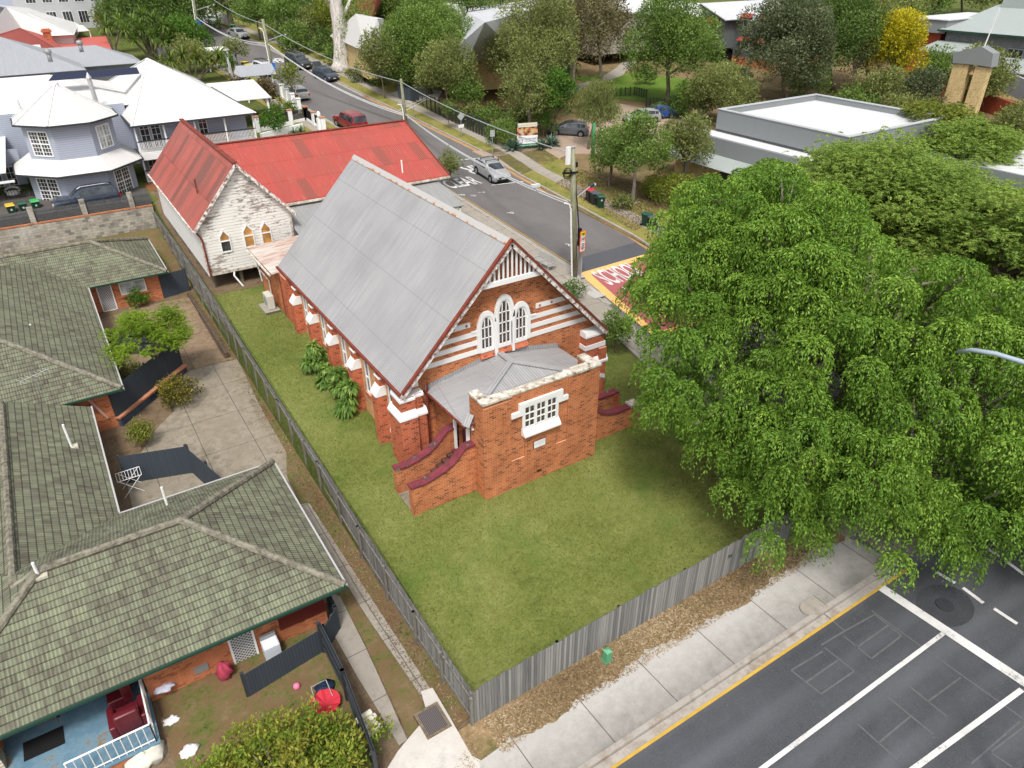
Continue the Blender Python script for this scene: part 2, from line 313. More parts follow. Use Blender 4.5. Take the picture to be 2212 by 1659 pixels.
VERGE = ground_mat('dry verge grass', [(0.07, 0.09, 0.02), (0.15, 0.16, 0.035), (0.24, 0.21, 0.07), (0.30, 0.22, 0.09)], sc=0.5, fine=8.0)
MULCH = ground_mat('dry leaves and mulch', [(0.085, 0.058, 0.03), (0.18, 0.125, 0.065), (0.27, 0.19, 0.105), (0.40, 0.30, 0.18)], sc=0.7, fine=5.5, bumpd=0.06, patches=(0.10, 0.10, 0.03), patch_th=(0.54, 0.62))
MULCHR = ground_mat('red brown leaf litter', [(0.09, 0.065, 0.035), (0.16, 0.115, 0.06), (0.22, 0.155, 0.085), (0.14, 0.14, 0.05)], sc=0.4, fine=5.0, bumpd=0.08, patches=(.06,.08,.02), patch_th=(.5,.62))
DIRT = ground_mat('bare brown dirt', [(0.07, 0.045, 0.025), (0.14, 0.095, 0.06), (0.19, 0.14, 0.09), (0.10, 0.10, 0.035)], sc=0.9, fine=9.0, bumpd=0.05)
SAND = ground_mat('tan playground soil', [(0.28, 0.16, 0.07), (0.36, 0.22, 0.11), (0.42, 0.27, 0.15)], sc=0.5, fine=9.0)
GREEN = ground_mat('bright school lawn', [(0.06, 0.11, 0.015), (0.10, 0.17, 0.025), (0.14, 0.21, 0.04)], sc=0.3, fine=9.0, patches=(0.22, 0.2, 0.06), patch_th=(0.58, 0.68))
COVER = ground_mat('dark undergrowth', [(0.04, 0.055, 0.016), (0.075, 0.10, 0.025), (0.12, 0.14, 0.04), (0.15, 0.12, 0.055)], sc=0.5, fine=5.0, bumpd=0.15)
ASPH = asphalt_mat('side street asphalt', (0.115, 0.108, 0.105), (0.155, 0.147, 0.145))
ASPHD = asphalt_mat('main road asphalt', (0.044, 0.047, 0.053), (0.082, 0.085, 0.095), st=(.22, 1, 1), wear=(.03, .4, 1.45))
ASPHM = asphalt_mat('fresh asphalt patch', (0.075, 0.078, 0.088), (0.09, 0.093, 0.105))
CONC = conc_mat('pale footpath concrete', (0.46, 0.44, 0.415), (0.62, 0.60, 0.57), joints=(2.5, None), stain=(0.13, 0.125, 0.115), th=(0.5, 0.66), amt=.75)
def footm():
    a = NT('pale footpath concrete', .9, .15); P = a.pos(); x = a.sep(P); n1 = a.noise(P, .8, 6, .65); n2 = a.noise(P, 24., 4, .8); n3 = a.noise(P, 2.6, 6, .75)
    c = a.ramp(a.mt('ADD', a.mt('MULTIPLY', n1, .6), a.mt('MULTIPLY', n2, .4)), [(.35, (.34, .325, .305)), (.65, (.45, .435, .41))])
    d = a.mt('ADD', a.mt('MULTIPLY', a.mt('ADD', x[1], a.mt('MULTIPLY', x[0], .03)), -.42), -4.15)   # dirtier towards the kerb, where water stands
    f = a.mt('ADD', a.mt('ADD', a.mt('MULTIPLY', n1, .9), a.mt('MULTIPLY', n3, .9)), a.mt('MULTIPLY', d, 1.0))
    c = a.mix(a.ramp(a.mt('MULTIPLY', f, .5), [(.44, 0.), (.86, .9)]), c, (.14, .13, .115))
    j = a.mt('LESS_THAN', a.mt('FRACT', a.mt('DIVIDE', a.mt('ADD', a.mt('ADD', x[0], a.mt('MULTIPLY', x[1], .02)), 100.4), 2.45)), .013); c = a.mix(a.mt('MULTIPLY', j, .8), c, (.06, .045, .035))
    a.col(c); a.bump(n2, .006, .5); return a.m
CONC = footm()
CONCK = conc_mat('kerb concrete', (0.28, 0.26, 0.235), (0.40, 0.37, 0.33), stain=(0.15, .1, .06), th=(.48, .62))
CONCW = conc_mat('worn path concrete', (0.25, 0.225, 0.19), (0.36, 0.33, 0.285), joints=(2.2, 2.2), stain=(0.12, 0.09, 0.06))
CONCD = conc_mat('stained driveway concrete', (0.19, 0.16, 0.12), (0.33, 0.295, 0.235), joints=(2.35, 3.1), stain=(0.10, 0.08, 0.055), th=(0.47, 0.66), amt=0.8)
CONCB = conc_mat('browned driveway concrete', (0.22, 0.155, 0.10), (0.29, 0.215, 0.145), joints=(3.0, 2.6), stain=(0.09, 0.06, 0.035), th=(.45, .62), amt=.7)
DRIVE = conc_mat('gravelly driveway', (0.30, 0.22, 0.165), (0.38, 0.30, 0.235), joints=(3.5, 3.5), stain=(0.2, 0.13, 0.08))
KERBG = ground_mat('gutter leaf litter', [(0.24, 0.16, 0.09), (0.36, 0.22, 0.11), (0.42, 0.25, 0.12)], sc=1.2, fine=8.0)
YELL = plain('yellow road paint', (0.55, 0.35, 0.06), 0.7, 0.2, var=0.3, sc=3)
YELB = plain('buff edge paint', (0.78, 0.45, 0.16), 0.75, 0.2, var=0.15, sc=3)
REDP = plain('red road surfacing', (0.40, 0.12, 0.125), 0.85, 0.15, var=0.2, sc=3)
def paintm():
    a = NT('white road paint', .75, .2); f = a.noise(a.pos(), 9., 6, .8); g = a.noise(a.pos(), 1.2, 4); a.col(a.mix(a.ramp(a.mt('ADD', a.mt('MULTIPLY', f, .7), a.mt('MULTIPLY', g, .3)), [(.36, 0.), (.44, 1.)]), (.16, .16, .165), a.ramp(g, [(.3, (.48, .475, .46)), (.65, (.64, .635, .62))]))); return a.m
WPAINT = paintm()
WPAINT2 = plain('worn grey sealant', (0.135, 0.137, 0.142), 0.8, 0.2, var=0.4, sc=5)
BLACK = plain('black', (0.012, 0.012, 0.013), 0.6, 0.3)
DARKG = plain('charcoal metal', (0.035, 0.04, 0.045), 0.5, 0.4)
GREY = plain('mid grey metal', (0.28, 0.29, 0.30), 0.45, 0.4, metal=0.2)
SILV = plain('aluminium', (0.5, 0.5, 0.5), 0.4, 0.5, metal=0.5, var=.1)
GREENG = plain('dark green gutter', (0.015, 0.055, 0.036), 0.5, 0.4)
GLASS = glass_mat('dark window glass')
GLASSC = glass_mat('curtained window glass', (0.28, 0.29, 0.29), 0.3)
GLASSB = glass_mat('amber boarded pane', (0.26, 0.13, 0.035), 0.6)
WOODP = bark_mat('green grey treated pole', (0.15, 0.16, 0.10), (0.30, 0.29, 0.20), 2.0)
BARK = bark_mat('grey brown bark', (0.10, 0.08, 0.055), (0.24, 0.20, 0.155))
BARKW = bark_mat('white gum bark', (0.36, 0.32, 0.29), (0.68, 0.64, 0.60), 1.6)
BARKP = bark_mat('pale twig bark', (0.26, 0.22, 0.18), (0.42, 0.37, 0.32))
# ------------------------------------------------------------------ mesh helpers
class MB:
    def __init__(s): s.v = []; s.f = []; s.mi = []; s.cur = 0; s.pc = []
    def add(s, vs, fs):
        s.pc.append((len(s.v), len(s.f))); n = len(s.v); s.v += [tuple(float(q) for q in p) for p in vs]; s.f += [tuple(n + i for i in f) for f in fs]; s.mi += [s.cur] * len(fs); return s
    def box(s, x0, x1, y0, y1, z0, z1):
        if x0 > x1: x0, x1 = x1, x0
        if y0 > y1: y0, y1 = y1, y0
        if z0 > z1: z0, z1 = z1, z0
        return s.add([(x0, y0, z0), (x1, y0, z0), (x1, y1, z0), (x0, y1, z0), (x0, y0, z1), (x1, y0, z1), (x1, y1, z1), (x0, y1, z1)],
                     [(0, 3, 2, 1), (4, 5, 6, 7), (0, 1, 5, 4), (1, 2, 6, 5), (2, 3, 7, 6), (3, 0, 4, 7)])
    def prism(s, pts, z0, z1):
        """pts: ccw list of (x,y); z1 may be a list of heights"""
        n = len(pts)
        if poly_area(pts) < 0: pts = pts[::-1]; z1 = z1[::-1] if isinstance(z1, (list, tuple)) else z1; z0 = z0[::-1] if isinstance(z0, (list, tuple)) else z0
        zt = z1 if isinstance(z1, (list, tuple)) else [z1] * n; zb = z0 if isinstance(z0, (list, tuple)) else [z0] * n
        v = [(p[0], p[1], zb[i]) for i, p in enumerate(pts)] + [(p[0], p[1], zt[i]) for i, p in enumerate(pts)]
        return s.add(v, [tuple(range(n))[::-1], tuple(range(n, 2 * n))] + [(i, (i + 1) % n, n + (i + 1) % n, n + i) for i in range(n)])
    def extr(s, prof, axis, a, b):
        """extrude a 2D profile along x or y: prof points are (other, z)"""
        n = len(prof)
        if axis == 'y': va = [(p[0], a, p[1]) for p in prof]; vb = [(p[0], b, p[1]) for p in prof]
        else: va = [(a, p[0], p[1]) for p in prof]; vb = [(b, p[0], p[1]) for p in prof]
        return s.add(va + vb, [tuple(range(n)), tuple(range(n, 2 * n))[::-1]] + [(i, n + i, n + (i + 1) % n, (i + 1) % n) for i in range(n)])
    def slab(s, pts, t):
        """3D polygon with thickness t below its face normal"""
        P = [Vector(p) for p in pts]; nn = Vector((0, 0, 0))
        for i in range(len(P)): nn += (P[i] - P[0]).cross(P[(i + 1) % len(P)] - P[0])
        nn.normalize()
        if nn.z < -1e-6: P = P[::-1]; nn = -nn
        n = len(P); v = list(P) + [p - nn * t for p in P]
        return s.add(v, [tuple(range(n)), tuple(range(n, 2 * n))[::-1]] + [(i, n + i, n + (i + 1) % n, (i + 1) % n) for i in range(n)])
    def tube(s, pts, r, k=8, cap=True):
        pts = [Vector(p) for p in pts]; n = len(pts); rs = r if isinstance(r, (list, tuple)) else [r] * n
        v = []; f = []; up = None
        for i, p in enumerate(pts):
            d = (pts[min(i + 1, n - 1)] - pts[max(i - 1, 0)]).normalized()
            if up is None: up = Vector((0, 0, 1)) if abs(d.z) < 0.9 else Vector((1, 0, 0))
            a = d.cross(up).normalized(); b = a.cross(d); up = b
            for j in range(k):
                t = 2 * math.pi * j / k; v.append(p + a * math.cos(t) * rs[i] + b * math.sin(t) * rs[i])
        for i in range(n - 1):
            for j in range(k): f.append((i * k + j, i * k + (j + 1) % k, (i + 1) * k + (j + 1) % k, (i + 1) * k + j))
        if cap: f.append(tuple(range(k))[::-1]); f.append(tuple((n - 1) * k + j for j in range(k)))
        return s.add(v, f)
    def cyl(s, x, y, z0, z1, r, k=12, r1=None): return s.tube([(x, y, z0), (x, y, z1)], [r, r if r1 is None else r1], k)
    def bar(s, p, q, w_, t_):
        """rectangular bar from p to q"""
        p = Vector(p); q = Vector(q); d = (q - p).normalized(); up = Vector((0, 0, 1)) if abs(d.z) < 0.95 else Vector((0, 1, 0))
        a = d.cross(up).normalized() * w_ / 2; b = a.cross(d).normalized() * t_ / 2
        v = [p - a - b, p + a - b, p + a + b, p - a + b, q - a - b, q + a - b, q + a + b, q - a + b]
        return s.add(v, [(0, 1, 2, 3), (7, 6, 5, 4), (0, 4, 5, 1), (1, 5, 6, 2), (2, 6, 7, 3), (3, 7, 4, 0)])
    def blob(s, c, r, k=10, seed=0, amp=0.12, flat=None):
        n0 = len(s.v); v = []; f = []; rr = random.Random(seed)
        R_ = r if isinstance(r, (list, tuple)) else (r, r, r); m_ = k // 2
        for i in range(m_ + 1):
            th = math.pi * i / m_
            for j in range(k):
                ph = 2 * math.pi * j / k; q = 1 + rr.uniform(-amp, amp)
                z = math.cos(th) * R_[2] * q
                if flat is not None: z = max(z, flat)
                v.append((c[0] + math.sin(th) * math.cos(ph) * R_[0] * q, c[1] + math.sin(th) * math.sin(ph) * R_[1] * q, c[2] + z))
        for i in range(m_):
            for j in range(k): f.append((i * k + j, (i + 1) * k + j, (i + 1) * k + (j + 1) % k, i * k + (j + 1) % k))
        return s.add(v, f)
def poly_area(p):
    return 0.5 * sum(p[i][0] * p[(i + 1) % len(p)][1] - p[(i + 1) % len(p)][0] * p[i][1] for i in range(len(p)))
ORG = {}
def base_of(o):
    v = Vector((0, 0, 0))
    while o is not None: v += Vector(ORG.get(o.name, (0, 0, 0))); o = o.parent
    return v
def thing(name, label, cat, loc=(0, 0, 0), group=None):
    o = bpy.data.objects.new(name, None); COL.objects.link(o); o.empty_display_size = 0.3
    o.location = loc; ORG[o.name] = tuple(loc); o['label'] = label; o['category'] = cat
    if group: o['group'] = group
    return o
def part(name, mb, mat, parent=None, label=None, smooth=False, kind=None, split=False):
    if split and len(mb.pc) > 1:
        pc = mb.pc + [(len(mb.v), len(mb.f))]; out = []
        for (v0, f0), (v1, f1) in zip(pc, pc[1:]):
            k = MB(); k.v = mb.v[v0:v1]; k.f = [tuple(i - v0 for i in f) for f in mb.f[f0:f1]]; k.mi = [0] * len(k.f); k.pc = [(0, 0)]
            out.append(part(name, k, mat, parent, label, smooth, kind))
        return out
    me = bpy.data.meshes.new(name); off = base_of(parent) if parent else Vector((0, 0, 0))
    vs = mb.v if off.length < 1e-9 else [(p[0] - off.x, p[1] - off.y, p[2] - off.z) for p in mb.v]
    me.from_pydata(vs, [], mb.f)
    for q in (mat if isinstance(mat, (list, tuple)) else [mat]): me.materials.append(q)
    if max(mb.mi, default=0) > 0: me.polygons.foreach_set('material_index', mb.mi)
    if smooth: me.polygons.foreach_set('use_smooth', [True] * len(mb.f))
    me.update()
    o = bpy.data.objects.new(name, me); COL.objects.link(o)
    if parent: o.parent = parent
    if label: o['label'] = label
    if kind: o['kind'] = kind
    return o
def sub(name, parent, org):
    o = bpy.data.objects.new(name, None); COL.objects.link(o); o.empty_display_size = 0.2; o.parent = parent
    ORG[o.name] = tuple(Vector(org) - base_of(parent)); o.location = ORG[o.name]; return o
def solo(name, mb, mat, label, cat, group=None, smooth=False):
    """a thing that is a single mesh, its origin at its base"""
    zs = min(p[2] for p in mb.v); xs = sum(p[0] for p in mb.v) / len(mb.v); ys = sum(p[1] for p in mb.v) / len(mb.v)
    mb.v = [(p[0] - xs, p[1] - ys, p[2] - zs) for p in mb.v]
    o = part(name, mb, mat, smooth=smooth); o.location = (xs, ys, zs); ORG[o.name] = (xs, ys, zs)
    o['label'] = label; o['category'] = cat
    if group: o['group'] = group
    return o
def copy_thing(o, loc, rz=0.0, label=None, sc=None):
    r = o.copy(); COL.objects.link(r); r.location = loc; r.rotation_euler = (o.rotation_euler[0], o.rotation_euler[1], rz)
    if sc: r.scale = (sc, sc, sc)
    if label: r['label'] = label
    def rec(src, dst):
        for ch in [c for c in bpy.data.objects if c.parent == src]:
            k = ch.copy(); COL.objects.link(k); k.parent = dst; rec(ch, k)
    kids = [c for c in KIDS.get(o.name, []) ]
    def rec2(src, dst):
        for ch in KIDS.get(src.name, []):
            k = ch.copy(); COL.objects.link(k); k.parent = dst; rec2(ch, k)
    rec2(o, r)
    return r
KIDS = {}
def reg(o):
    """remember the children of a source thing so that it can be copied"""
    for c in bpy.data.objects:
        if c.parent is not None: KIDS.setdefault(c.parent.name, [])
    KIDS.clear()
    for c in bpy.data.objects:
        if c.parent is not None: KIDS.setdefault(c.parent.name, []).append(c)
def text_mesh(txt, size, mat, name, parent=None, M=None, extrude=0.0, align='CENTER', sx=1.0, sy=1.0, bold=0.0):
    cu = bpy.data.curves.new(name, 'FONT'); cu.body = txt; cu.size = size; cu.align_x = align; cu.align_y = 'CENTER'; cu.extrude = extrude; cu.offset = bold
    cu.resolution_u = 3
    o = bpy.data.objects.new(name + '_tmp', cu); COL.objects.link(o)
    dg = bpy.context.evaluated_depsgraph_get(); me = bpy.data.meshes.new_from_object(o.evaluated_get(dg)); bpy.data.objects.remove(o)
    mb = MB(); off = base_of(parent) if parent else Vector((0, 0, 0))
    mb.v = [tuple((M @ Vector((p.co.x * sx, p.co.y * sy, p.co.z))) ) for p in me.vertices]
    mb.f = [tuple(f.vertices) for f in me.polygons]; mb.mi = [0] * len(mb.f)
    bpy.data.meshes.remove(me)
    return mb if mat is None else part(name, mb, mat, parent)
def frame_mat(o, x, y):
    """matrix with origin o, x axis and y axis given"""
    x = Vector(x).normalized(); y = Vector(y).normalized(); z = x.cross(y)
    return Matrix(((x.x, y.x, z.x, o[0]), (x.y, y.y, z.y, o[1]), (x.z, y.z, z.z, o[2]), (0, 0, 0, 1)))

# ------------------------------------------------------------------ ground sheets
def sheet(name, pts, mat, lift, kind='structure', skirt=0.3, step=1.5, label=None, cat=None, hf=None, group=None, mbout=False):
    hf = hf or h
    bm = bmesh.new(); vs = [bm.verts.new((p[0], p[1], 0)) for p in pts]; bm.faces.new(vs); bm.normal_update()
    bmesh.ops.triangulate(bm, faces=bm.faces[:])
    xs = [p[0] for p in pts]; ys = [p[1] for p in pts]
    def cuts(lo, hi, nrm, co):
        n = int((hi - lo) / step)
        for i in range(1, n + 1):
            c = [0, 0, 0]; c[co] = math.ceil(lo / step) * step + (i - 1) * step
            if c[co] >= hi: break
            bmesh.ops.bisect_plane(bm, geom=bm.verts[:] + bm.edges[:] + bm.faces[:], plane_co=c, plane_no=nrm)
    cuts(min(xs), max(xs), (1, 0, 0), 0); cuts(min(ys), max(ys), (0, 1, 0), 1)
    bmesh.ops.recalc_face_normals(bm, faces=bm.faces[:])
    if bm.faces and bm.faces[:][0].normal.z < 0: bmesh.ops.reverse_faces(bm, faces=bm.faces[:])
    for v in bm.verts: v.co.z = hf(v.co.x, v.co.y) + lift
    if skirt:
        be = [e for e in bm.edges if e.is_boundary]
        ret = bmesh.ops.extrude_edge_only(bm, edges=be)
        for g in ret['geom']:
            if isinstance(g, bmesh.types.BMVert): g.co.z -= skirt
        bmesh.ops.recalc_face_normals(bm, faces=bm.faces[:])
    me = bpy.data.meshes.new(name); bm.to_mesh(me); bm.free(); me.materials.append(mat)
    o = bpy.data.objects.new(name, me); COL.objects.link(o)
    if kind: o['kind'] = kind
    if label: o['label'] = label; o['category'] = cat
    if group: o['group'] = group
    return o
def W(*pp):
    """picture points to ground points (x, y)"""
    return [at(u, v)[:2] for u, v in pp]

# ------------------------------------------------------------------ foliage
def leaf_mesh(name, P, D, L, Wd, tone, mat, parent=None, fold=True, kind=None, mat2=None, sel2=None, side=None):
    """P base points (n,3), D unit directions, L lengths, Wd widths"""
    n = len(P); r_ = rng.normal(size=(n, 3)) if side is None else side
    Sd = np.cross(D, r_); Sd /= (np.linalg.norm(Sd, axis=1, keepdims=True) + 1e-9)
    a = P; b = P + D * (L * 0.45)[:, None] + Sd * (Wd * 0.5)[:, None]; c = P + D * L[:, None]; d = P + D * (L * 0.45)[:, None] - Sd * (Wd * 0.5)[:, None]
    V = np.stack([a, b, c, d], 1).reshape(-1, 3)
    if parent is not None: V = V - np.array(base_of(parent))
    me = bpy.data.meshes.new(name); me.vertices.add(4 * n); me.vertices.foreach_set('co', V.astype(np.float32).ravel())
    me.loops.add(4 * n); me.loops.foreach_set('vertex_index', np.arange(4 * n, dtype=np.int32))
    me.polygons.add(n); me.polygons.foreach_set('loop_start', np.arange(0, 4 * n, 4, dtype=np.int32)); me.polygons.foreach_set('loop_total', np.full(n, 4, np.int32))
    me.materials.append(mat)
    if mat2 is not None: me.materials.append(mat2); me.polygons.foreach_set('material_index', sel2.astype(np.int32))
    at_ = me.attributes.new('tone', 'FLOAT', 'FACE'); at_.data.foreach_set('value', np.clip(tone, 0, 1).astype(np.float32))
    me.update(calc_edges=True)
    o = bpy.data.objects.new(name, me); COL.objects.link(o)
    if parent: o.parent = parent
    if kind: o['kind'] = kind
    return o
def unit(a): return a / (np.linalg.norm(a, axis=-1, keepdims=True) + 1e-9)
def clumps(c, R, k, rel=0.3, low=-0.35, jit=0.18, fill=0.25):
    """clump centres over an ellipsoid's surface, a share of them inside"""
    out = []
    tries = 0
    while len(out) < k and tries < 6000:
        tries += 1
        d = unit(rng.normal(size=3))
        if d[2] < low: continue
        rr = (1 - rel * 0.6) * (1 + rng.uniform(-jit, jit * 0.6)) if rng.random() > fill else rng.uniform(0.25, 0.75)
        p = np.array(c) + d * np.array(R) * rr
        s_ = rel * rng.uniform(0.75, 1.3)
        if any(np.linalg.norm((p - q[0]) / np.array(R)) < 0.5 * s_ for q in out): continue
        out.append((p, s_ * float(np.mean(R))))
    return out
def crown_leaves(cl, per, lsize, aspect=0.45, droop=0.0, flat=1.0, up=0.25, tonevar=0.25):
    P = []; D = []; T = []; Sz = []
    for (c, r) in cl:
        n = int(per * math.pi * r * r / (0.5 * lsize * lsize * aspect) * rng.uniform(0.8, 1.2)) + 8; d = unit(rng.normal(size=(n, 3)))
        rr = r * np.cbrt(rng.uniform(0.25, 1.0, n)); p = c + d * rr[:, None] * np.array([1, 1, flat])
        p += rng.normal(size=(n, 3)) * lsize * 0.4
        dd = unit(d * 0.8 + rng.normal(size=(n, 3)) * 0.7 + np.array([0, 0, up - droop]))
        P.append(p); D.append(dd); ct = rng.uniform(-tonevar, tonevar) * 0.6
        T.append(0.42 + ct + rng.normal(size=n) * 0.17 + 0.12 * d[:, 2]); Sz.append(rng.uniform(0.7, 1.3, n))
    P = np.concatenate(P); D = np.concatenate(D); T = np.concatenate(T); Sz = np.concatenate(Sz)
    return P, D, T, Sz * lsize, Sz * lsize * aspect
def limbs(mb, base, top, r0, cl, nl=8, k=7, rr=None):
    """tapered trunk to top, then limbs reaching clumps"""
    rr = rr or random
    b = Vector(base); t = Vector(top); n = 5; pts = []; rs = []
    for i in range(n + 1):
        f = i / n; p = b.lerp(t, f) + Vector((rr.uniform(-1, 1), rr.uniform(-1, 1), 0)) * r0 * 0.5 * (0 < i < n)
        pts.append(p); rs.append(r0 * (1.25 - 0.25 * min(1, i * 1.0) if i < 2 else 1.0 - 0.35 * f) * (1.25 if i == 0 else 1))
    mb.tube(pts, rs, k)
    sel = list(cl); random.shuffle(sel)
    for (c, r) in sel[:nl]:
        s_ = b.lerp(t, rr.uniform(0.6, 1.0)); e = Vector(c); mid = s_.lerp(e, 0.5) + Vector((rr.uniform(-.3, .3), rr.uniform(-.3, .3), rr.uniform(0.0, .5))) * (e - s_).length * 0.3
        q1 = s_.lerp(mid, 0.5); q2 = mid.lerp(e, 0.5)
        mb.tube([s_, q1, mid, q2, e], [r0 * 0.5, r0 * 0.42, r0 * 0.32, r0 * 0.2, r0 * 0.09], 5)
    return mb
GROUPED = {}
def tree(name, label, cat, px, rpx, base=None, leaf=0.2, k=24, per=1.25, mat=None, bark=None, rel=0.33, droop=0.0, flat=1.0, trunk=None, cz=None, ry=None, aspect=0.45, group=None, nl=8, up=0.25, low=-0.35, tonevar=0.25, fill=0.3, hgt=None, lab2=None, dz=0.0):
    """px: crown centre in the picture, rpx: crown radii there, base: where the trunk meets the ground"""
    if base is None: base = (px[0] - (CU + 120 - px[0]) * 0.0, px[1] + rpx[1] * 1.05)
    b = Vector(at(*base)) + Vector((0, 0, dz)); c = Vector(PY(px[0], px[1], b.y if cz is None else b.y + cz))
    s_ = dist(c) / CF
    R = (rpx[0] * s_, (rpx[0] * s_ if ry is None else ry), rpx[1] * s_ * 1.06)
    t = thing(name, label, cat, tuple(b), group)
    cl = clumps(tuple(c), R, k, rel, low=low, fill=fill)
    mb = MB(); tr = trunk or max(0.06, min(0.4, R[0] * 0.09))
    top = Vector((c.x, c.y, c.z - R[2] * 0.15)); top = b.lerp(top, 1.0)
    if top.z < b.z + 0.3: top.z = b.z + 0.3
    limbs(mb, b - Vector((0, 0, 0.2)), top, tr, cl, nl); part('trunk', mb, bark or BARK, t, smooth=True)
    lsz = max(leaf, 2.0 * s_ * 2.16)   # never smaller than about a pixel
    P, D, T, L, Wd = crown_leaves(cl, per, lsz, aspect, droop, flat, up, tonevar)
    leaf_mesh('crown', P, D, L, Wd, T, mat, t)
    return t
# ================================================================== THE GROUND AND THE STREETS
def grid_ground():
    xs = list(np.arange(-70, 150, 1.25)); ys = list(np.arange(-60, 60, 1.0)) + list(np.arange(60, 260, 2.5))
    xs = sorted(set([float(x) for x in xs] + [-5.0, -5.22, -5.1])); ys = sorted(set([float(y) for y in ys] + [43.95, 44.05]))
    xs = [-600, -250] + xs + [250, 500, 900]; ys = [-400, -150] + ys + [400, 900]
    nx, ny = len(xs), len(ys); mb = MB()
    mb.v = [(x, y, h(x, y)) for y in ys for x in xs]
    mb.f = [(j * nx + i, j * nx + i + 1, (j + 1) * nx + i + 1, (j + 1) * nx + i) for j in range(ny - 1) for i in range(nx - 1)]
    mb.mi = [0] * len(mb.f); return mb
part('ground', grid_ground(), COVER, kind='structure')

# kerb lines of the side street (near side = church side)
KL = W((1310, 660), (1218, 574), (1094, 496), (990, 430), (870, 352), (733, 279), (617, 211), (560, 172), (504, 140), (475, 123), (425, 101), (396, 75), (384, 45), (372, 20), (355, 5))
KR = W((1440, 560), (1364, 510), (1121, 380), (1068, 342.6), (893, 257.5), (788, 207.5), (726, 176), (621, 125), (572, 99), (497, 66), (424, 42), (400, 33), (385, 18), (378, 5))
# the street mouth: the kerbs swing out to the main road
def kerb_y(x): return -11.42 - 0.03 * x
x1 = KL[0][0]; y1 = KL[0][1]
JL = [(x1 - 0.6, y1 - 4), (x1 - .7, -4.5), (x1 - 1.4, -8.0), (x1 - 3.0, -10.6), (x1 - 5.2, kerb_y(x1 - 5.2))]
xr_ = KR[0][0]
JR = [(xr_ + 0.3, KR[0][1] - 4), (xr_ + 0.8, -2), (xr_ + 2.6, -6.5), (xr_ + 6, -9.2), (xr_ + 12, kerb_y(xr_ + 12))]
road_h = lambda x, y: h(x, y)
street = JL[::-1] + KL + KR[::-1] + JR
sheet('side_street', street, ASPH, 0.03)
main = [(-45, kerb_y(-45)), (x1 - 5.2, kerb_y(x1 - 5.2)), (x1 + 16, kerb_y(x1 + 16) + 0.0), (xr_ + 12, kerb_y(xr_ + 12)), (110, kerb_y(110)), (110, -34), (-45, -34)]
sheet('main_road', main, ASPHD, 0.036)
# verges and footpaths either side of the side street
def offset(line, d):
    out = []
    for i, p in enumerate(line):
        a = line[max(0, i - 1)]; b = line[min(len(line) - 1, i + 1)]; dx, dy = b[0] - a[0], b[1] - a[1]; L = math.hypot(dx, dy)
        out.append((p[0] - dy / L * d, p[1] + dx / L * d))
    return out
LK = JL[::-1][1:] + KL; RK = JR[::-1][1:] + KR
def band(name, line, a, b, mat, lift, i0=0, i1=None, **k):
    l = line[i0:i1]; sheet(name, offset(l, a) + offset(l, b)[::-1], mat, lift, **k)
LKm = KL[1:]; RKm = KR
# church side: pavement right across from kerb to the church land, verge further up
pav = [KL[3]] + KL[2::-1] + JL + [(x1 - 5.2, kerb_y(x1 - 5.2)), (x1 - 5.7, -9.0), (x1 - 5.0, -8.4), (x1 - 4.4, -6.6), (x1 - 3.9, -3.0), (x1 - 3.4, 2.0), (KL[1][0] - 2.7, KL[1][1] - 6), (KL[1][0] - 2.4, KL[1][1]), (KL[3][0] - 2.2, KL[3][1])]
sheet('corner_pavement', pav, CONCW, 0.15)
band('near_verge', KL, 0.15, 3.6, VERGE, 0.14, 3, 14)
band('near_footpath', KL, 1.6, 2.9, CONCW, 0.155, 3, 13)
band('near_kerb', KL, -0.02, 0.16, CONCK, 0.17, 0, 14)
band('near_gutter', KL, -0.42, -0.02, CONCK, 0.045, 0, 14)
band('far_verge', KR, -0.15, -5.8, VERGE, 0.16, 0, 13)
band('far_footpath', KR, -1.75, -3.1, CONCW, 0.175, 0, 13)
band('far_kerb', KR, 0.02, -0.17, CONCK, 0.17, 0, 13)
band('far_gutter', KR, 0.42, 0.02, KERBG, 0.045, 0, 6)
band('upper_gutter', KR, 0.4, 0.02, CONCK, 0.046, 5, 13)
def stripe(name, line, a, b, mat, lift=0.055, i0=0, i1=None):
    l = line[i0:i1]; sheet(name, offset(l, a) + offset(l, b)[::-1], mat, lift, skirt=0)
stripe('yellow_line', [KL[3], KL[2], KL[1]] + W((1240, 589)), 0.50, 0.58, YELL)
stripe('yellow_line', [W((1108, 376))[0]] + [W((1121, 383))[0], KR[1], KR[0]], 0.52 - 0.0, 0.64, YELL)
# school crossing surface
zA = at(1249, 590)[1]
def poly_px(name, pts, mat, lift, **k): return sheet(name, W(*pts), mat, lift, skirt=0, **k)
kx = KL[1][0]
z0 = W((1249, 592))[0]; z1_ = W((1395, 533))[0]
yz = z0[1]
def lkx(y):   # near kerb x at y
    L = KL[::-1] + JL
    L = sorted(L, key=lambda p: p[1])
    for a, b in zip(L, L[1:]):
        if a[1] <= y <= b[1]: return a[0] + (b[0] - a[0]) * (y - a[1]) / (b[1] - a[1] + 1e-9)
    return L[0][0]
yA = yz; yB = yz - 9.5
sheet('school_zone_border', [(lkx(yA) + 0.42, yA), (lkx(yA) + 8.6, yA + 0.25), (lkx(yB) + 8.6, yB), (lkx(yB) + 0.42, yB)], YELB, 0.05, skirt=0)
sheet('school_zone_surface', [(lkx(yA) + 1.05, yA - 0.6), (lkx(yA) + 8.1, yA - 0.35), (lkx(yB) + 8.1, yB + .5), (lkx(yB) + 1.0, yB + .5)], REDP, 0.056, skirt=0)
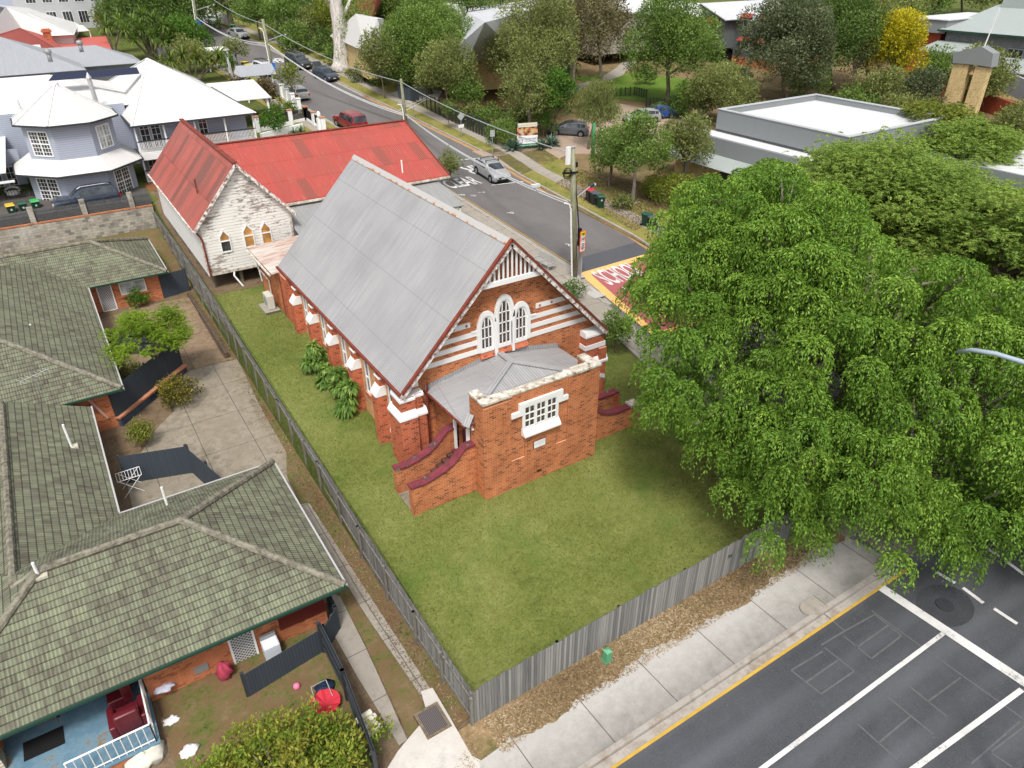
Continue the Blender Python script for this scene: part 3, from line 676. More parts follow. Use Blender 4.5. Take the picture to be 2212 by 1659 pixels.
sheet('asphalt_patch', [(lkx(yA) + 0.42, yA), (lkx(yA) + 8.6, yA + 0.25), (lkx(yA) + 8.6, yA + 2.2), (lkx(yA) + 0.45, yA + 2.0)], ASPHM, 0.04, skirt=0)
def road_text(txt, x, y, wid, hgt, rot=0, mat=WPAINT, name='road_lettering', lift=0.065, bold=0.0):
    mb = text_mesh(txt, 1.0, None, name, None, Matrix.Identity(4), bold=bold)
    xs = [p[0] for p in mb.v]; ys = [p[1] for p in mb.v]; cx, cy = (min(xs) + max(xs)) / 2, (min(ys) + max(ys)) / 2
    sx = wid / (max(xs) - min(xs)); sy = hgt / (max(ys) - min(ys)); v = []
    c, s_ = math.cos(rot), math.sin(rot)
    for p in mb.v:
        px, py = (p[0] - cx) * sx, (p[1] - cy) * sy; X = x + px * c - py * s_; Y = y + px * s_ + py * c; v.append((X, Y, h(X, Y) + lift))
    mb.v = v; return part(name, mb, mat, kind='structure')
def span_text(txt, tl, bl, tr, frac=1.0, **k):
    """picture points of the word's top left, bottom left and top right"""
    a, b, c = at(*tl), at(*bl), at(*tr); wid = abs(c[0] - a[0]) * frac; hg = abs(a[1] - b[1])
    sg = 1 if c[0] > a[0] else -1
    road_text(txt, (a[0] + sg * wid / 2), (a[1] + b[1]) / 2, wid, hg, **k)
span_text('SCHOOL', (1272, 589), (1318, 619), (1342, 566), 1.12, bold=.02)
span_text('ZONE', (1341, 623), (1390, 655), (1412, 600), 1.0, bold=.02)
span_text('CLEAR', (950, 393), (968, 411), (1019, 383), 1.0, bold=.02)
span_text('CLEAR', (990, 363), (1010, 381), (1112, 352), 1.0, rot=math.pi, bold=.02)
span_text('AHEAD', (570, 129), (582, 138), (628, 126), 1.0, rot=math.pi, bold=.03)
span_text('80', (604, 144), (612, 153), (636, 144), 1.0, rot=math.pi, bold=.03)
for a, b in (((1063, 402), (1131, 394)), ((962, 351), (1036, 343))):
    p = W(a)[0]; q = W(b)[0]; sheet('white_line', [p, q, (q[0], q[1] + .16), (p[0], p[1] + .16)], WPAINT, 0.058, skirt=0)
for u, v, t_ in ((997, 423, 'P'), (1022, 424, 'W'), (1103, 462, 'P'), (1228, 531, 'P'), (1243, 517, 'ONE'), (1040, 417, 'T')):
    x_, y_ = at(u, v)[:2]; road_text(t_, x_, y_, 0.4 * len(t_), .55, rot=random.uniform(-2.4, -1.2))
for u, v, w_ in ((975, 460, 2.6), (1025, 485, 2.2), (1110, 540, 2.6)):   # oil stains where cars stand
    x_, y_ = at(u, v)[:2]; mb = MB(); n = 18; rr = random.Random(int(u))
    pts = [(x_ + math.cos(i * 2 * math.pi / n) * w_ * .55 * rr.uniform(.6, 1), y_ + math.sin(i * 2 * math.pi / n) * w_ * .28 * rr.uniform(.6, 1)) for i in range(n)]
    sheet('oil_stain', pts, asphalt_mat('oil stain%d' % u, (0.085, 0.08, 0.078), (0.12, 0.113, 0.11)), 0.034, skirt=0)

# main road edge, footpath and dry verge along the front
fence_y = lambda x: -8.2 - 0.024 * (x + 5.3)
fp = [(-45, kerb_y(-45) + 2.35)] + [(x, kerb_y(x) + 1.95 + 0.13 * math.sin(x * .83 + 1) + 0.08 * math.sin(x * 2.3) + random.Random(int(x * 100)).uniform(-.09, .09)) for x in np.arange(-8, x1 - 5.2, 0.13)] + [(x1 - 5.2, kerb_y(x1 - 5.2) + 2.1), (x1 - 5.2, kerb_y(x1 - 5.2) + .15), (-45, kerb_y(-45) + .15)]
sheet('front_footpath', fp, CONC, 0.15)
sheet('front_verge', [(-45, -8.6), (-4.9, fence_y(-4.9) + .1), (x1 - 6, fence_y(x1 - 6)), (x1 - 5.0, -8.7), (x1 - 5.4, kerb_y(x1 - 5) + .5), (-45, kerb_y(-45) + .5)], MULCH, 0.135)
fk = [(x, kerb_y(x)) for x in (-45, x1 - 5.2)]
sheet('front_kerb', [(-45, kerb_y(-45) - .02), (x1 - 5.2, kerb_y(x1 - 5.2) - .02), (x1 - 5.2, kerb_y(x1 - 5.2) + .16), (-45, kerb_y(-45) + .16)], CONCK, 0.17)
sheet('front_gutter', [(-45, kerb_y(-45) - .30), (x1 - 5, kerb_y(x1 - 5) - .30), (x1 - 6.5, kerb_y(x1 - 6) - .02), (-45, kerb_y(-45) - .02)], CONCK, 0.05)
sheet('front_yellow_line', [(-45, kerb_y(-45) - .40), (x1 - 5, kerb_y(x1 - 5) - .40), (x1 - 5, kerb_y(x1 - 5) - .30), (-45, kerb_y(-45) - .30)], YELL, 0.055, skirt=0)
def line_px(a, b, w_, mat=WPAINT, lift=0.06, name='white_line', ext=0.0):
    p = Vector(W(a)[0]); q = Vector(W(b)[0]); d = (q - p).normalized(); n = Vector((-d.y, d.x)) * w_ / 2; p = p - d * ext
    sheet(name, [tuple(p - n), tuple(q - n), tuple(q + n), tuple(p + n)], mat, lift, skirt=0)
line_px((1650, 1659), (2040, 1368), 0.14, ext=4)
line_px((1978, 1659), (2206, 1492), 0.16, ext=4)
line_px((1903, 1272), (2300, 1535), 0.36, lift=0.066)
for a, b in (((2022, 1238), (2062, 1262)), ((2079, 1272), (2123, 1305)), ((2146, 1317), (2196, 1350)), ((2125, 1183), (2155, 1203)), ((2170, 1213), (2212, 1244)), ((2180, 1066), (2203, 1076)), ((2200, 1058), (2225, 1070))):
    line_px(a, b, 0.14, name='lane_dash')
def Z2(a, b): return ((2700 + a / 1.693) / 1.736, (1900 + b / 1.693) / 1.736)
for a, b in (((640, 885), (790, 795)), ((790, 795), (990, 685)), ((450, 1045), (650, 925)), ((545, 1120), (755, 975)), ((640, 1195), (850, 1050)), ((450, 1045), (640, 1195)), ((660, 900), (850, 1050)),
             ((780, 825), (960, 970)), ((865, 900), (1065, 760)), ((960, 970), (1150, 825)), ((980, 690), (1150, 825)), ((640, 670), (790, 795)), ((960, 665), (1270, 890)), ((1270, 890), (1390, 975)), ((1390, 975), (1930, 1360)),
             ((1190, 1140), (1440, 1340)), ((1315, 1245), (1525, 1090)), ((1050, 1205), (1350, 1450)), ((870, 1385), (1120, 1610)), ((1005, 1505), (1215, 1330)), ((1590, 1640), (1900, 1370)), ((1720, 1560), (1930, 1400)), ((1720, 1570), (1850, 1659))):
    line_px(Z2(*a), Z2(*b), 0.055, mat=WPAINT2, lift=0.05, name='sealed_saw_cut')
mx, my = at(*Z2(1425, 630))[:2]
sheet('manhole_patch', [(mx + 1.05 * math.cos(t), my + .85 * math.sin(t)) for t in np.linspace(0, 2 * math.pi, 24)[:-1]], asphalt_mat('round patch', (0.028, 0.03, 0.034), (0.05, 0.052, 0.058)), 0.045, skirt=0)
mb = MB(); mb.cyl(0, 0, 0, .02, .3, 20); o = solo('manhole_cover', mb, DARKG, 'dark round manhole cover in the middle of the main road lane', 'manhole'); o.location = (mx, my, h(mx, my) + .045)
mx, my = at(*Z2(597, 638))[:2]
pp_ = [(mx + .42 * math.cos(t) + .25 * (1 if math.cos(t) > 0 else -1), my + .3 * math.sin(t)) for t in np.linspace(0, 2 * math.pi, 24)[:-1]]
mb = MB(); mb.prism(pp_, h(mx, my) + .14, h(mx, my) + .17); solo('service_pit_lid', mb, CONCW, 'oval service pit lid set in the front footpath near the kerb', 'pit lid')
# concrete crossover at the left front
sheet('driveway_apron', W((860, 1630), (925, 1552), (910, 1500), (935, 1492), (1020, 1640), (1060, 1659), (1020, 1720), (780, 1760)), conc_mat('apron concrete', (0.45, 0.42, 0.38), (0.60, 0.57, 0.53), stain=(0.2, 0.19, 0.17), th=(.52, .7)), 0.16)
# church land
lawn_pts = [(-4.92, fence_y(-4.9) + .1), (x1 - 6.3, fence_y(10)), (x1 - 4.5, -6.0), (x1 - 4.0, -3.0), (x1 - 3.5, 2.0), (KL[1][0] - 2.8, KL[1][1] - 6), (KL[1][0] - 2.5, KL[1][1]), (KL[3][0] - 2.3, KL[3][1]), (KL[3][0] - 2.3, 27.5), (6, 26.4), (1.0, 26.2), (-4.8, 26.0), (-4.9, 22), (-4.9, 12), (-4.9, 4)]
sheet('lawn', lawn_pts, LAWN, 0.04)
sheet('bare_dirt', [(-4.9, 25.6), (1.5, 25.2), (13, 25.6), (14, 46), (-4.9, 46)], DIRT, 0.06)
sheet('brick_path', [(9.2, 1.05), (x1 - 3.8, 1.0), (x1 - 3.7, 2.45), (9.2, 2.45)], PAVEB, 0.07)
# units' yard, driveway and strips
sheet('yard_ground', [(-30, -8.6), (-5.24, -8.0), (-5.24, 43.7), (-30, 43.7)], DIRT, 0.02)
def Z1(a, b): return (a / 1.843 / 1.736, (800 + b / 1.843) / 1.736)
sheet('driveway_upper', W(*[Z1(*q) for q in ((640, 760), (850, 690), (1120, 620), (1315, 585), (1400, 680), (1480, 800), (1550, 910), (1615, 1012), (1400, 1065), (1210, 1120), (1000, 1180), (760, 960))]), CONCB, 0.065)
DL = W(*[Z1(*q) for q in ((1640, 1015), (1400, 1068), (1210, 1125), (1130, 1200), (1200, 1380), (1080, 1500), (980, 1660))]) + [(-12.6, 12), (-12.8, 6.0), (-7.4, 6.2), (-6.9, 2.5)] + W((650, 1095), (620, 1030), Z1(1980, 1659), Z1(1820, 1380), Z1(1700, 1130))
sheet('driveway_lower', DL, CONCD, 0.07)
sheet('wheel_strip', W((648, 1092), (668, 1088), (800, 1290), (931, 1492), (908, 1502), (790, 1330), (700, 1180)), CONCW, 0.06)
sheet('wheel_strip', W((705, 1280), (735, 1290), (790, 1400), (880, 1600), (862, 1612), (770, 1460), (720, 1370)), CONCW, 0.06)
sheet('strip_grass', W((668, 1120), (795, 1340), (906, 1506), (925, 1552), (885, 1600), (790, 1395), (730, 1280)), LAWND, 0.05)
sheet('strip_grass', [(-6.0, -8.0), (-5.25, -7.8), (-5.25, 30), (-6.3, 30), (-6.3, 4)], LAWND, 0.05)
sheet('front_garden', [(-13.5, -8.2), (-8.4, -8.2), (-8.1, -1.2), (-13.5, -1.2)], LAWND, 0.045)
sheet('back_lawn', [(-20, 38.6), (-6.7, 38.4), (-6.2, 30), (-5.26, 30), (-5.26, 43.7), (-20, 43.7)], LAWND, 0.04)
# beyond the wall and beyond the side street
sheet('terrace_paving', [(-30, 44.1), (-5.1, 44.1), (-5.1, 47), (-14, 50), (-30, 50)], conc_mat('dark terrace paving', (0.07, 0.065, 0.06), (0.12, 0.11, 0.1)), 0.05)
sheet('corner_ground', W((1364, 515), (1440, 560)) + [(xr_ + 1, -2), (xr_ + 2.6, -6.5), (xr_ + 6, -9.2), (xr_ + 12, kerb_y(xr_ + 12)), (110, kerb_y(110)), (110, 60), (60, 60), (36, 40)], MULCHR, 0.12)
sheet('school_ground', W((1450, 560), (1200, 430), (1060, 330), (900, 250), (780, 190), (760, 150), (900, 110), (1150, 90), (1450, 110), (1700, 190), (1560, 300), (1500, 420)), MULCHR, 0.10)
sheet('school_driveway', W((1020, 330), (1127, 381), (1190, 355), (1240, 330), (1330, 315), (1420, 290), (1450, 262), (1330, 250), (1230, 290), (1180, 318), (1100, 322)), DRIVE, 0.16)
sheet('school_carpark', W((1160, 320), (1240, 335), (1340, 335), (1430, 310), (1500, 270), (1440, 245), (1330, 225), (1250, 260)), DRIVE, 0.15)
sheet('school_lawn', W((1230, 170), (1300, 188), (1330, 215), (1450, 228), (1550, 200), (1500, 175), (1380, 160), (1290, 165)), GREEN, 0.16)
sheet('playground_ground', W((1010, 240), (1150, 235), (1260, 225), (1275, 190), (1180, 165), (1050, 180)), SAND, 0.14)
sheet('school_path', W((1150, 205), (1290, 175), (1330, 150), (1360, 120), (1380, 130), (1345, 165), (1240, 205), (1160, 215)), CONCW, 0.17)
sheet('entrance_paving', W((840, 205), (905, 188), (955, 200), (945, 218), (895, 222), (870, 232)), conc_mat('new entrance concrete', (0.42, 0.38, 0.33), (0.52, 0.48, 0.43)), 0.17)
# ================================================================== THE CHURCH
XL, XR, YF, YR = -1.6, 9.06, 4.3, 20.2
XC = 3.73; ZE, ZR = 3.88, 9.57; RX0, RX1 = -1.78, 9.24; RY0, RY1 = 3.68, 20.7
SLP = (ZR - ZE) / (XC - RX0)
def roofz(x): return ZR - abs(x - XC) * SLP
ch = thing('church', 'orange brick church with steep grey iron roof, white bands and a square brick porch', 'church', (XC, 12.0, 0))
# gable front wall and body
t_ = 0.22
gz = lambda x: roofz(x) - 0.18
mb = MB(); mb.extr([(XL, -0.4), (XR, -0.4), (XR, gz(XR)), (XC, gz(XC)), (XL, gz(XL))], 'y', YF, YF + 0.3); part('front_gable_wall', mb, BRICK, ch)
mb = MB(); mb.extr([(XL, 0), (XR, 0), (XR, gz(XR)), (XC, gz(XC)), (XL, gz(XL))], 'y', YR, YR - 0.3)
part('rear_gable_wall', mb, BRICK, ch)
mb = MB(); mb.box(XL, XL + .3, YF + .3, YR - .3, -1, gz(XL)); mb.box(XR - .3, XR, YF + .3, YR - .3, -1, gz(XR)); part('side_wall', mb, BRICKP, ch, split=True)
# roof
rf = MB()
rf.slab([(RX0, RY0, ZE), (XC, RY0, ZR), (XC, RY1, ZR), (RX0, RY1, ZE)], 0.06)
rf.slab([(XC, RY0, ZR), (RX1, RY0, ZE), (RX1, RY1, ZE), (XC, RY1, ZR)], 0.06)
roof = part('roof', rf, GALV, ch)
mb = MB()
for s_ in (-1, 1):
    mb.slab([(XC, RY0 - .02, ZR + .05), (XC + s_ * .22, RY0 - .02, ZR + .05 - .22 * SLP), (XC + s_ * .22, RY1, ZR + .05 - .22 * SLP), (XC, RY1, ZR + .05)], 0.03)
def rcap():
    a = NT('pale ridge cap with rust', 0.6, 0.3); P = a.pos(); f = a.noise(P, 2.2, 6, 0.75)
    x = a.sep(P)[2]; e = a.ramp(a.mt('SUBTRACT', ZR + .05, x), [(0.12, 0.0), (0.22, 0.16)])
    a.col(a.ramp(a.mt('ADD', f, e), [(0.5, (0.40, 0.395, 0.39)), (0.64, (0.42, 0.38, 0.34)), (0.68, (0.38, 0.14, 0.04))])); return a.m
RCAP = rcap()
part('ridge_cap', mb, RCAP, roof)
def barge_mat():
    a = NT('peeling barge board', 0.85, 0.15); f = a.noise(a.vm('MULTIPLY', a.pos(), (1, 1, 1)), 5.0, 6, 0.8)
    a.col(a.ramp(f, [(0.40, (0.12, 0.06, 0.045)), (0.48, (0.5, 0.42, 0.38)), (0.56, (0.76, 0.74, 0.71))])); return a.m
def rustb_mat():
    a = NT('rusty maroon roof edge', 0.85, 0.15); f = a.noise(a.pos(), 3.0, 6, 0.8)
    a.col(a.ramp(f, [(0.38, (0.13, 0.035, 0.03)), (0.6, (0.22, 0.05, 0.03)), (0.7, (0.42, 0.13, 0.05))])); return a.m
BARGE = barge_mat(); RUSTB = rustb_mat()
mbw = MB(); mbr = MB()
for s_ in (-1, 1):
    xe = RX0 if s_ < 0 else RX1
    mbr.bar((XC, RY0 - .02, ZR + .04), (xe - 0.0, RY0 - .02, ZE + .04), 0.16, 0.10)
    mbw.bar((XC, RY0 - .03, ZR - .14), (xe, RY0 - .03, ZE - .14), 0.05, 0.22)
part('roof_edge', mbr, RUSTB, roof, split=True); part('barge_board', mbw, BARGE, roof, split=True)
mb = MB()
mb.bar((RX0 - .06, RY0 + .05, ZE - .02), (RX0 - .06, RY1, ZE - .02), 0.12, 0.1); part('gutter', mb, RUSTB, roof)
mb = MB(); mb.bar((RX1 + .06, RY0 + .05, ZE - .02), (RX1 + .06, RY1, ZE - .02), 0.12, 0.1); part('gutter', mb, WHITEW, roof)
# batten screen in the gable peak
zb = 7.75; mb = MB(); yb = RY0 + .12
hw = (ZR - zb) / SLP - .1
mb.box(XC - hw, XC + hw, yb - .03, yb + .07, zb - .12, zb + .1)
n = 15
for i in range(1, n):
    x = XC - hw + 2 * hw * i / n; zt = roofz(x) - .22
    if zt > zb + .12: mb.box(x - .042, x + .042, yb, yb + .04, zb + .1, zt)
part('gable_battens', mb, WHITE, ch)
# white bands
def clip_band(za, zc, xa, xb, mbb):
    """band between heights, cut off under the sloping roof at one end"""
    if xa is None:
        e0 = XC - (ZR - .3 - za) / SLP; e1 = XC - (ZR - .3 - zc) / SLP
        e0 = max(e0, XL - .02); e1 = max(e1, XL - .02); pr = [(e0, za), (xb, za), (xb, zc), (e1, zc)]
    else:
        e0 = XC + (ZR - .3 - za) / SLP; e1 = XC + (ZR - .3 - zc) / SLP
        e0 = min(e0, XR + .02); e1 = min(e1, XR + .02); pr = [(xa, za), (e0, za), (e1, zc), (xa, zc)]
    mbb.extr(pr, 'y', YF - .035, YF + .01)
mb = MB()
for za, zc, xl, xr in ((4.37, 4.60, 2.36, 5.0), (4.82, 5.05, 2.36, 5.0), (5.27, 5.50, 2.36, 5.0), (5.78, 6.02, 1.95, 5.42)):
    clip_band(za, zc, None, xl, mb); clip_band(za, zc, xr, None, mb)
part('stone_band', mb, BAND, ch, split=True)
mb = MB()
for x in (1.15, 1.78, 5.62, 6.3): mb.cyl(x, 0, 0, 0.01, .055, 10); 
mb = MB()
for x in (1.12, 1.76, 5.62, 6.28): mb.tube([(x, YF - .02, 5.9), (x, YF - .06, 5.9)], .06, 10)
part('vent_plug', mb, BRICKD, ch, split=True)
# lancet windows
def arch_pts(cx, zs, hw_, rise, n=10):
    """right half outline from springing to apex and back down the left"""
    P = []
    for i in range(n + 1):
        t = i / n; P.append((cx + hw_ * math.cos(t * math.pi / 2) ** 0.85 * (1 - 0.06 * math.sin(math.pi * t)), zs + rise * (math.sin(t * math.pi / 2) ** 1.0)))
    L = [(2 * cx - x, z) for x, z in P[::-1]]
    return P + L[1:]
def ring(mb_, cx, z0, zs, h0, r0, h1, r1, ya, yb_):
    """band between two arch outlines"""
    A = [(cx + h0, z0)] + arch_pts(cx, zs, h0, r0) + [(cx - h0, z0)]
    B = [(cx + h1, z0)] + arch_pts(cx, zs, h1, r1) + [(cx - h1, z0)]
    n = len(A); v = [(p[0], ya, p[1]) for p in A] + [(p[0], ya, p[1]) for p in B] + [(p[0], yb_, p[1]) for p in A] + [(p[0], yb_, p[1]) for p in B]
    f = []
    for i in range(n - 1):
        f += [(i, i + 1, n + i + 1, n + i), (2 * n + i, 3 * n + i, 3 * n + i + 1, 2 * n + i + 1), (n + i, n + i + 1, 3 * n + i + 1, 3 * n + i), (i, 2 * n + i, 2 * n + i + 1, i + 1)]
    f += [(0, n, 3 * n, 2 * n), (n - 1, 3 * n - 1, 4 * n - 1, 2 * n - 1)]
    mb_.add(v, f)
def lead_mat():
    a = NT('leaded glass', 0.15, 0.6); s_, q_ = a.sq()
    g = a.mt('MAXIMUM', a.mt('LESS_THAN', a.mt('FRACT', a.mt('MULTIPLY', s_, 8.0)), 0.16), a.mt('LESS_THAN', a.mt('FRACT', a.mt('MULTIPLY', q_, 6.0)), 0.14))
    f = a.noise(a.pos(), 4.0, 2); c = a.ramp(f, [(0.4, (0.03, 0.018, 0.014)), (0.6, (0.07, 0.045, 0.04))])
    a.col(a.mix(a.mt('MULTIPLY', g, 0.5), c, (0.2, 0.19, 0.16))); return a.m
LEAD = lead_mat()
for cx, z0, zs, hw_, rise in ((2.77, 4.5, 5.55, 0.27, 0.5), (3.70, 4.5, 6.0, 0.29, 0.62), (4.58, 4.5, 5.55, 0.27, 0.5)):
    wd = sub('lancet_window', ch, (cx, YF, z0))
    mb = MB(); A = [(cx + hw_, z0)] + arch_pts(cx, zs, hw_, rise) + [(cx - hw_, z0)]
    mb.add([(p[0], YF - .012, p[1]) for p in A], [tuple(range(len(A)))]); part('glass', mb, LEAD, wd)
    mb = MB(); ring(mb, cx, z0 - .06, zs, hw_ - .02, rise - .02, hw_ + .08, rise + .1, YF - .05, YF)
    for dx in (-hw_ * .36, hw_ * .36):
        zt = zs + rise * .86; mb.box(cx + dx - .022, cx + dx + .022, YF - .045, YF - .01, z0, zt)
    for k in range(0, 4):
        z = z0 + .02 + k * .52
        if z < zs + rise * .4: mb.box(cx - hw_, cx + hw_, YF - .045, YF - .01, z - .022, z + .022)
    mb.box(cx - hw_ - .08, cx + hw_ + .08, YF - .06, YF, z0 - .16, z0)
    part('frame', mb, WHITE, wd)
    mb = MB(); ring(mb, cx, z0 - (.1 if cx != 3.7 else .5), zs - .02, hw_ + .085, rise + .10, hw_ + .235, rise + .32, YF - .10, YF); part('hood_mould', mb, BAND, wd)
    if True:
        mb = MB(); mb.add([(cx - .36, YF - .16, z0 - .42), (cx + .36, YF - .16, z0 - .42), (cx + .36, YF + .0, z0 - .17), (cx - .36, YF + .0, z0 - .17), (cx - .36, YF + .0, z0 - .45), (cx + .36, YF + .0, z0 - .45)],
                          [(0, 1, 2, 3), (0, 4, 5, 1), (0, 3, 4), (1, 5, 2)]); part('brick_sill', mb, BRICKD, wd)
mb = MB()
for cx in (3.23, 4.15): mb.box(cx - .07, cx + .07, YF - .105, YF, 4.0, 5.75)
part('pilaster', mb, BAND, ch, split=True)
mb = MB()
for a, b in ((1.98, 2.48), (4.88, 5.4)): mb.box(a, b, YF - .07, YF - .03, 5.46, 5.56)
part('label_stop', mb, BAND, ch, split=True)
# corner piers and buttresses (each one with its white caps)
def buttress(y, xo=-2.15, xi=None, side=-1, half=0.27):
    xw = XL if side < 0 else XR
    bt = sub('buttress', ch, (xw, y, 0))
    o1 = 0.50; o2 = 0.27
    X = lambda d: xw + side * d
    mb = MB(); mb.box(X(0), X(o1), y - half, y + half, -1.0, 2.78); mb.box(X(0), X(o2), y - half + .04, y + half - .04, 2.78, 3.72); part('brick_pier', mb, BRICKD, bt)
    mb = MB()
    pr = [(X(o1 + .04), 2.70), (X(o1 + .04), 2.80), (X(o2), 3.18), (X(0) - side * 0.0, 3.18), (X(0), 2.70)]
    mb.extr(pr, 'y', y - half - .03, y + half + .03)
    pr = [(X(o2 + .03), 3.55), (X(o2 + .03), 3.62), (X(.02), 3.83), (X(0), 3.83), (X(0), 3.55)]
    mb.extr(pr, 'y', y - half, y + half); part('white_cap', mb, WHITE, bt, split=True)
for y in (17.7, 14.9, 12.0, 9.05, 6.15): buttress(y)
for y in (17.7, 14.9, 12.0, 9.05, 6.15): buttress(y, side=1)
mb = MB(); mb.box(-1.95, XL, 18.9, 20.3, -1, 3.7); part('corner_pier', mb, BRICKD, ch)
mb = MB(); mb.box(-1.98, -1.15, 3.62, 4.85, -1, 2.66); mb.box(-1.15, -.62, 3.85, 4.3, -1, 2.5); mb.box(-1.84, -1.15, 3.78, 4.7, 2.66, 3.6); mb.box(-1.15, -.72, 3.95, 4.3, 2.5, 3.55)
part('corner_pier', mb, BRICKD, ch)
mb = MB()
def cap3(mb_, x0, x1, y0, y1, z, hgt, tx, ty):
    """block with a sloped top"""
    mb_.add([(x0, y0, z), (x1, y0, z), (x1, y1, z), (x0, y1, z), (x0, y0, z + .1), (x1, y0, z + .1), (x1, y1, z + .1), (x0, y1, z + .1), (x0 + tx, y0 + ty, z + hgt), (x1, y0 + ty, z + hgt), (x1, y1, z + hgt), (x0 + tx, y1, z + hgt)],
            [(0, 3, 2, 1), (0, 1, 5, 4), (1, 2, 6, 5), (2, 3, 7, 6), (3, 0, 4, 7), (4, 5, 9, 8), (5, 6, 10, 9), (6, 7, 11, 10), (7, 4, 8, 11), (8, 9, 10, 11)])
cap3(mb, -2.02, -1.15, 3.58, 4.87, 2.6, .34, .16, .2); cap3(mb, -1.15, -.58, 3.81, 4.3, 2.46, .3, 0, .14)
cap3(mb, -1.88, -1.15, 3.74, 4.72, 3.42, .2, .04, .08); cap3(mb, -1.15, -.68, 3.91, 4.3, 3.38, .2, 0, .08)
cap3(mb, -1.3, -.85, 3.98, 4.3, 3.88, .28, 0, .05)
part('white_cap', mb, WHITE, ch, split=True)
mb = MB(); mb.box(8.12, 9.3, 3.85, 4.3, -.3, 3.8); mb.box(8.9, 9.35, 3.7, 5.0, -.3, 2.9); part('corner_pier', mb, BRICKD, ch)
mb = MB(); cap3(mb, 8.08, 9.33, 3.81, 4.3, 3.62, .3, 0, .06); mb.box(8.08, 9.33, 3.81, 4.3, 2.95, 3.2); cap3(mb, 8.62, 9.45, 3.66, 4.6, 2.1, .35, 0, .15); part('white_cap', mb, WHITE, ch, split=True)
# side windows between buttresses
for y in (16.7, 13.85, 10.95, 8.0, 5.3):
    wd = sub('side_window', ch, (XL, y, 1.5))
    mb = MB(); mb.box(XL - .005, XL + .02, y - .17, y + .17, 1.75, 3.5); part('glass', mb, GLASS, wd)
    mb = MB()
    for a, b in ((-.24, -.16), (.16, .24)): mb.box(XL - .05, XL, y + a, y + b, 1.7, 3.55)
    for z in (1.7, 2.55, 3.5): mb.box(XL - .045, XL, y - .2, y + .2, z - .035, z + .035)
    part('frame', mb, WHITE, wd)
    mb = MB(); mb.box(XL - .12, XL, y - .3, y + .3, 1.5, 1.68); part('brick_sill', mb, BRICKD, wd)
mb = MB(); mb.box(XL - .06, XL, 4.95, 5.78, .72, .92); part('lintel', mb, WHITE, ch)
mb = MB(); mb.box(XL - .02, XL + .01, 5.05, 5.65, -.2, .7); part('cellar_door', mb, DARKG, ch)
# rear room with rusted roof, joining the hall
mb = MB(); mb.box(-1.9, 8.5, 20.2, 24.6, 0.2, 3.5); part('rear_room_wall', mb, BRICK, ch)
mb = MB(); mb.slab([(-2.35, 20.15, 3.72), (9, 20.15, 4.5), (9, 25.1, 4.5), (-2.35, 25.1, 3.72)], .06); part('rear_room_roof', mb, RUSTW, ch)
mb = MB(); mb.tube([(-2.45, 25.1, 3.66), (-2.45, 20.1, 3.66)], .07, 6); mb.tube([(-1.96, 25.0, 3.5), (-2.0, 24.9, 2.4), (-2.0, 22.6, 2.35), (-2.0, 22.6, .8)], .05, 6); part('downpipe', mb, WHITEW, ch, split=True)
mb = MB(); mb.tube([(-1.95, 20.0, 3.7), (-1.95, 20.0, 1.0)], .055, 6); mb.tube([(-.42, 3.98, 3.9), (-.42, 4.1, 3.3), (-.42, 4.1, .2)], .05, 6); part('downpipe', mb, RUSTB, ch, split=True)

# ---- porch
po = MB(); po.box(0, 5.8, 0, 0.35, -.3, 4.72); po.box(0, .36, .35, 1.05, -.3, 4.72); po.box(5.44, 5.8, .35, 1.05, -.3, 4.72)
po.box(0, 5.8, 2.3, 4.3, -.3, 3.1); po.box(.7, 5.1, .35, 2.3, -.3, 3.1)
po.box(1.28, 1.42, -.06, 0, 1.35, 4.30) if False else None
part('porch_wall', po, BRICK, ch)
# shallow raised panels on the porch face
mb = MB(); mb.box(0, 1.3, -.05, 0, -.3, 4.55); mb.box(4.15, 5.8, -.05, 0, -.3, 4.72); mb.box(1.3, 4.15, -.05, 0, -.3, 1.5); mb.box(1.95, 3.6, -.05, 0, 1.5, 2.62); part('porch_pier', mb, BRICK, ch)
mb = MB()
for x0, x1_, y0, y1_, z0_, z1__ in ((-.04, 1.32, -.09, .39, 4.72, 4.81), (1.32, 4.12, -.03, .37, 4.72, 4.78), (4.12, 5.84, -.09, .39, 4.74, 4.84), (-.04, .39, .39, 1.08, 4.72, 4.81), (5.41, 5.84, .39, 1.08, 4.72, 4.82)):
    mb.box(x0, x1_, y0, y1_, z0_, z1__)
part('parapet_cap', mb, WHITEW, ch)
mb = MB()
ex0, ex1, ey = -.42, 6.75, .72; ez = 3.5; wz = 4.02; ry_ = 3.3
mb.slab([(ex0, YF, ez - .12), (3.4, YF, wz + .05), (3.4, ry_, wz + .05), (ex0, ey, ez)], .05)
mb.slab([(ex1, YF, ez - .12), (3.4, YF, wz + .05), (3.4, ry_, wz + .05), (ex1, ey, ez)][::-1], .05)
mb.slab([(ex0, ey, ez), (ex1, ey, ez), (3.4, ry_, wz + .05)], .05); mb.box(.3, 5.5, .35, 1.2, 3.3, 3.55)
prf = part('porch_roof', mb, GALV, ch)
mb = MB(); mb.bar((ex0, ey, ez + .03), (3.4, ry_, wz + .1), .3, .04); mb.bar((ex1, ey, ez + .03), (3.4, ry_, wz + .1), .3, .04); mb.bar((3.4, ry_, wz + .1), (3.4, YF, wz + .12), .3, .04)
mb.bar((-.1, .75, ez + .45), (-.42, .62, ez + .02), .28, .04)
part('hip_flashing', mb, GALV, prf, split=True)
mb = MB()
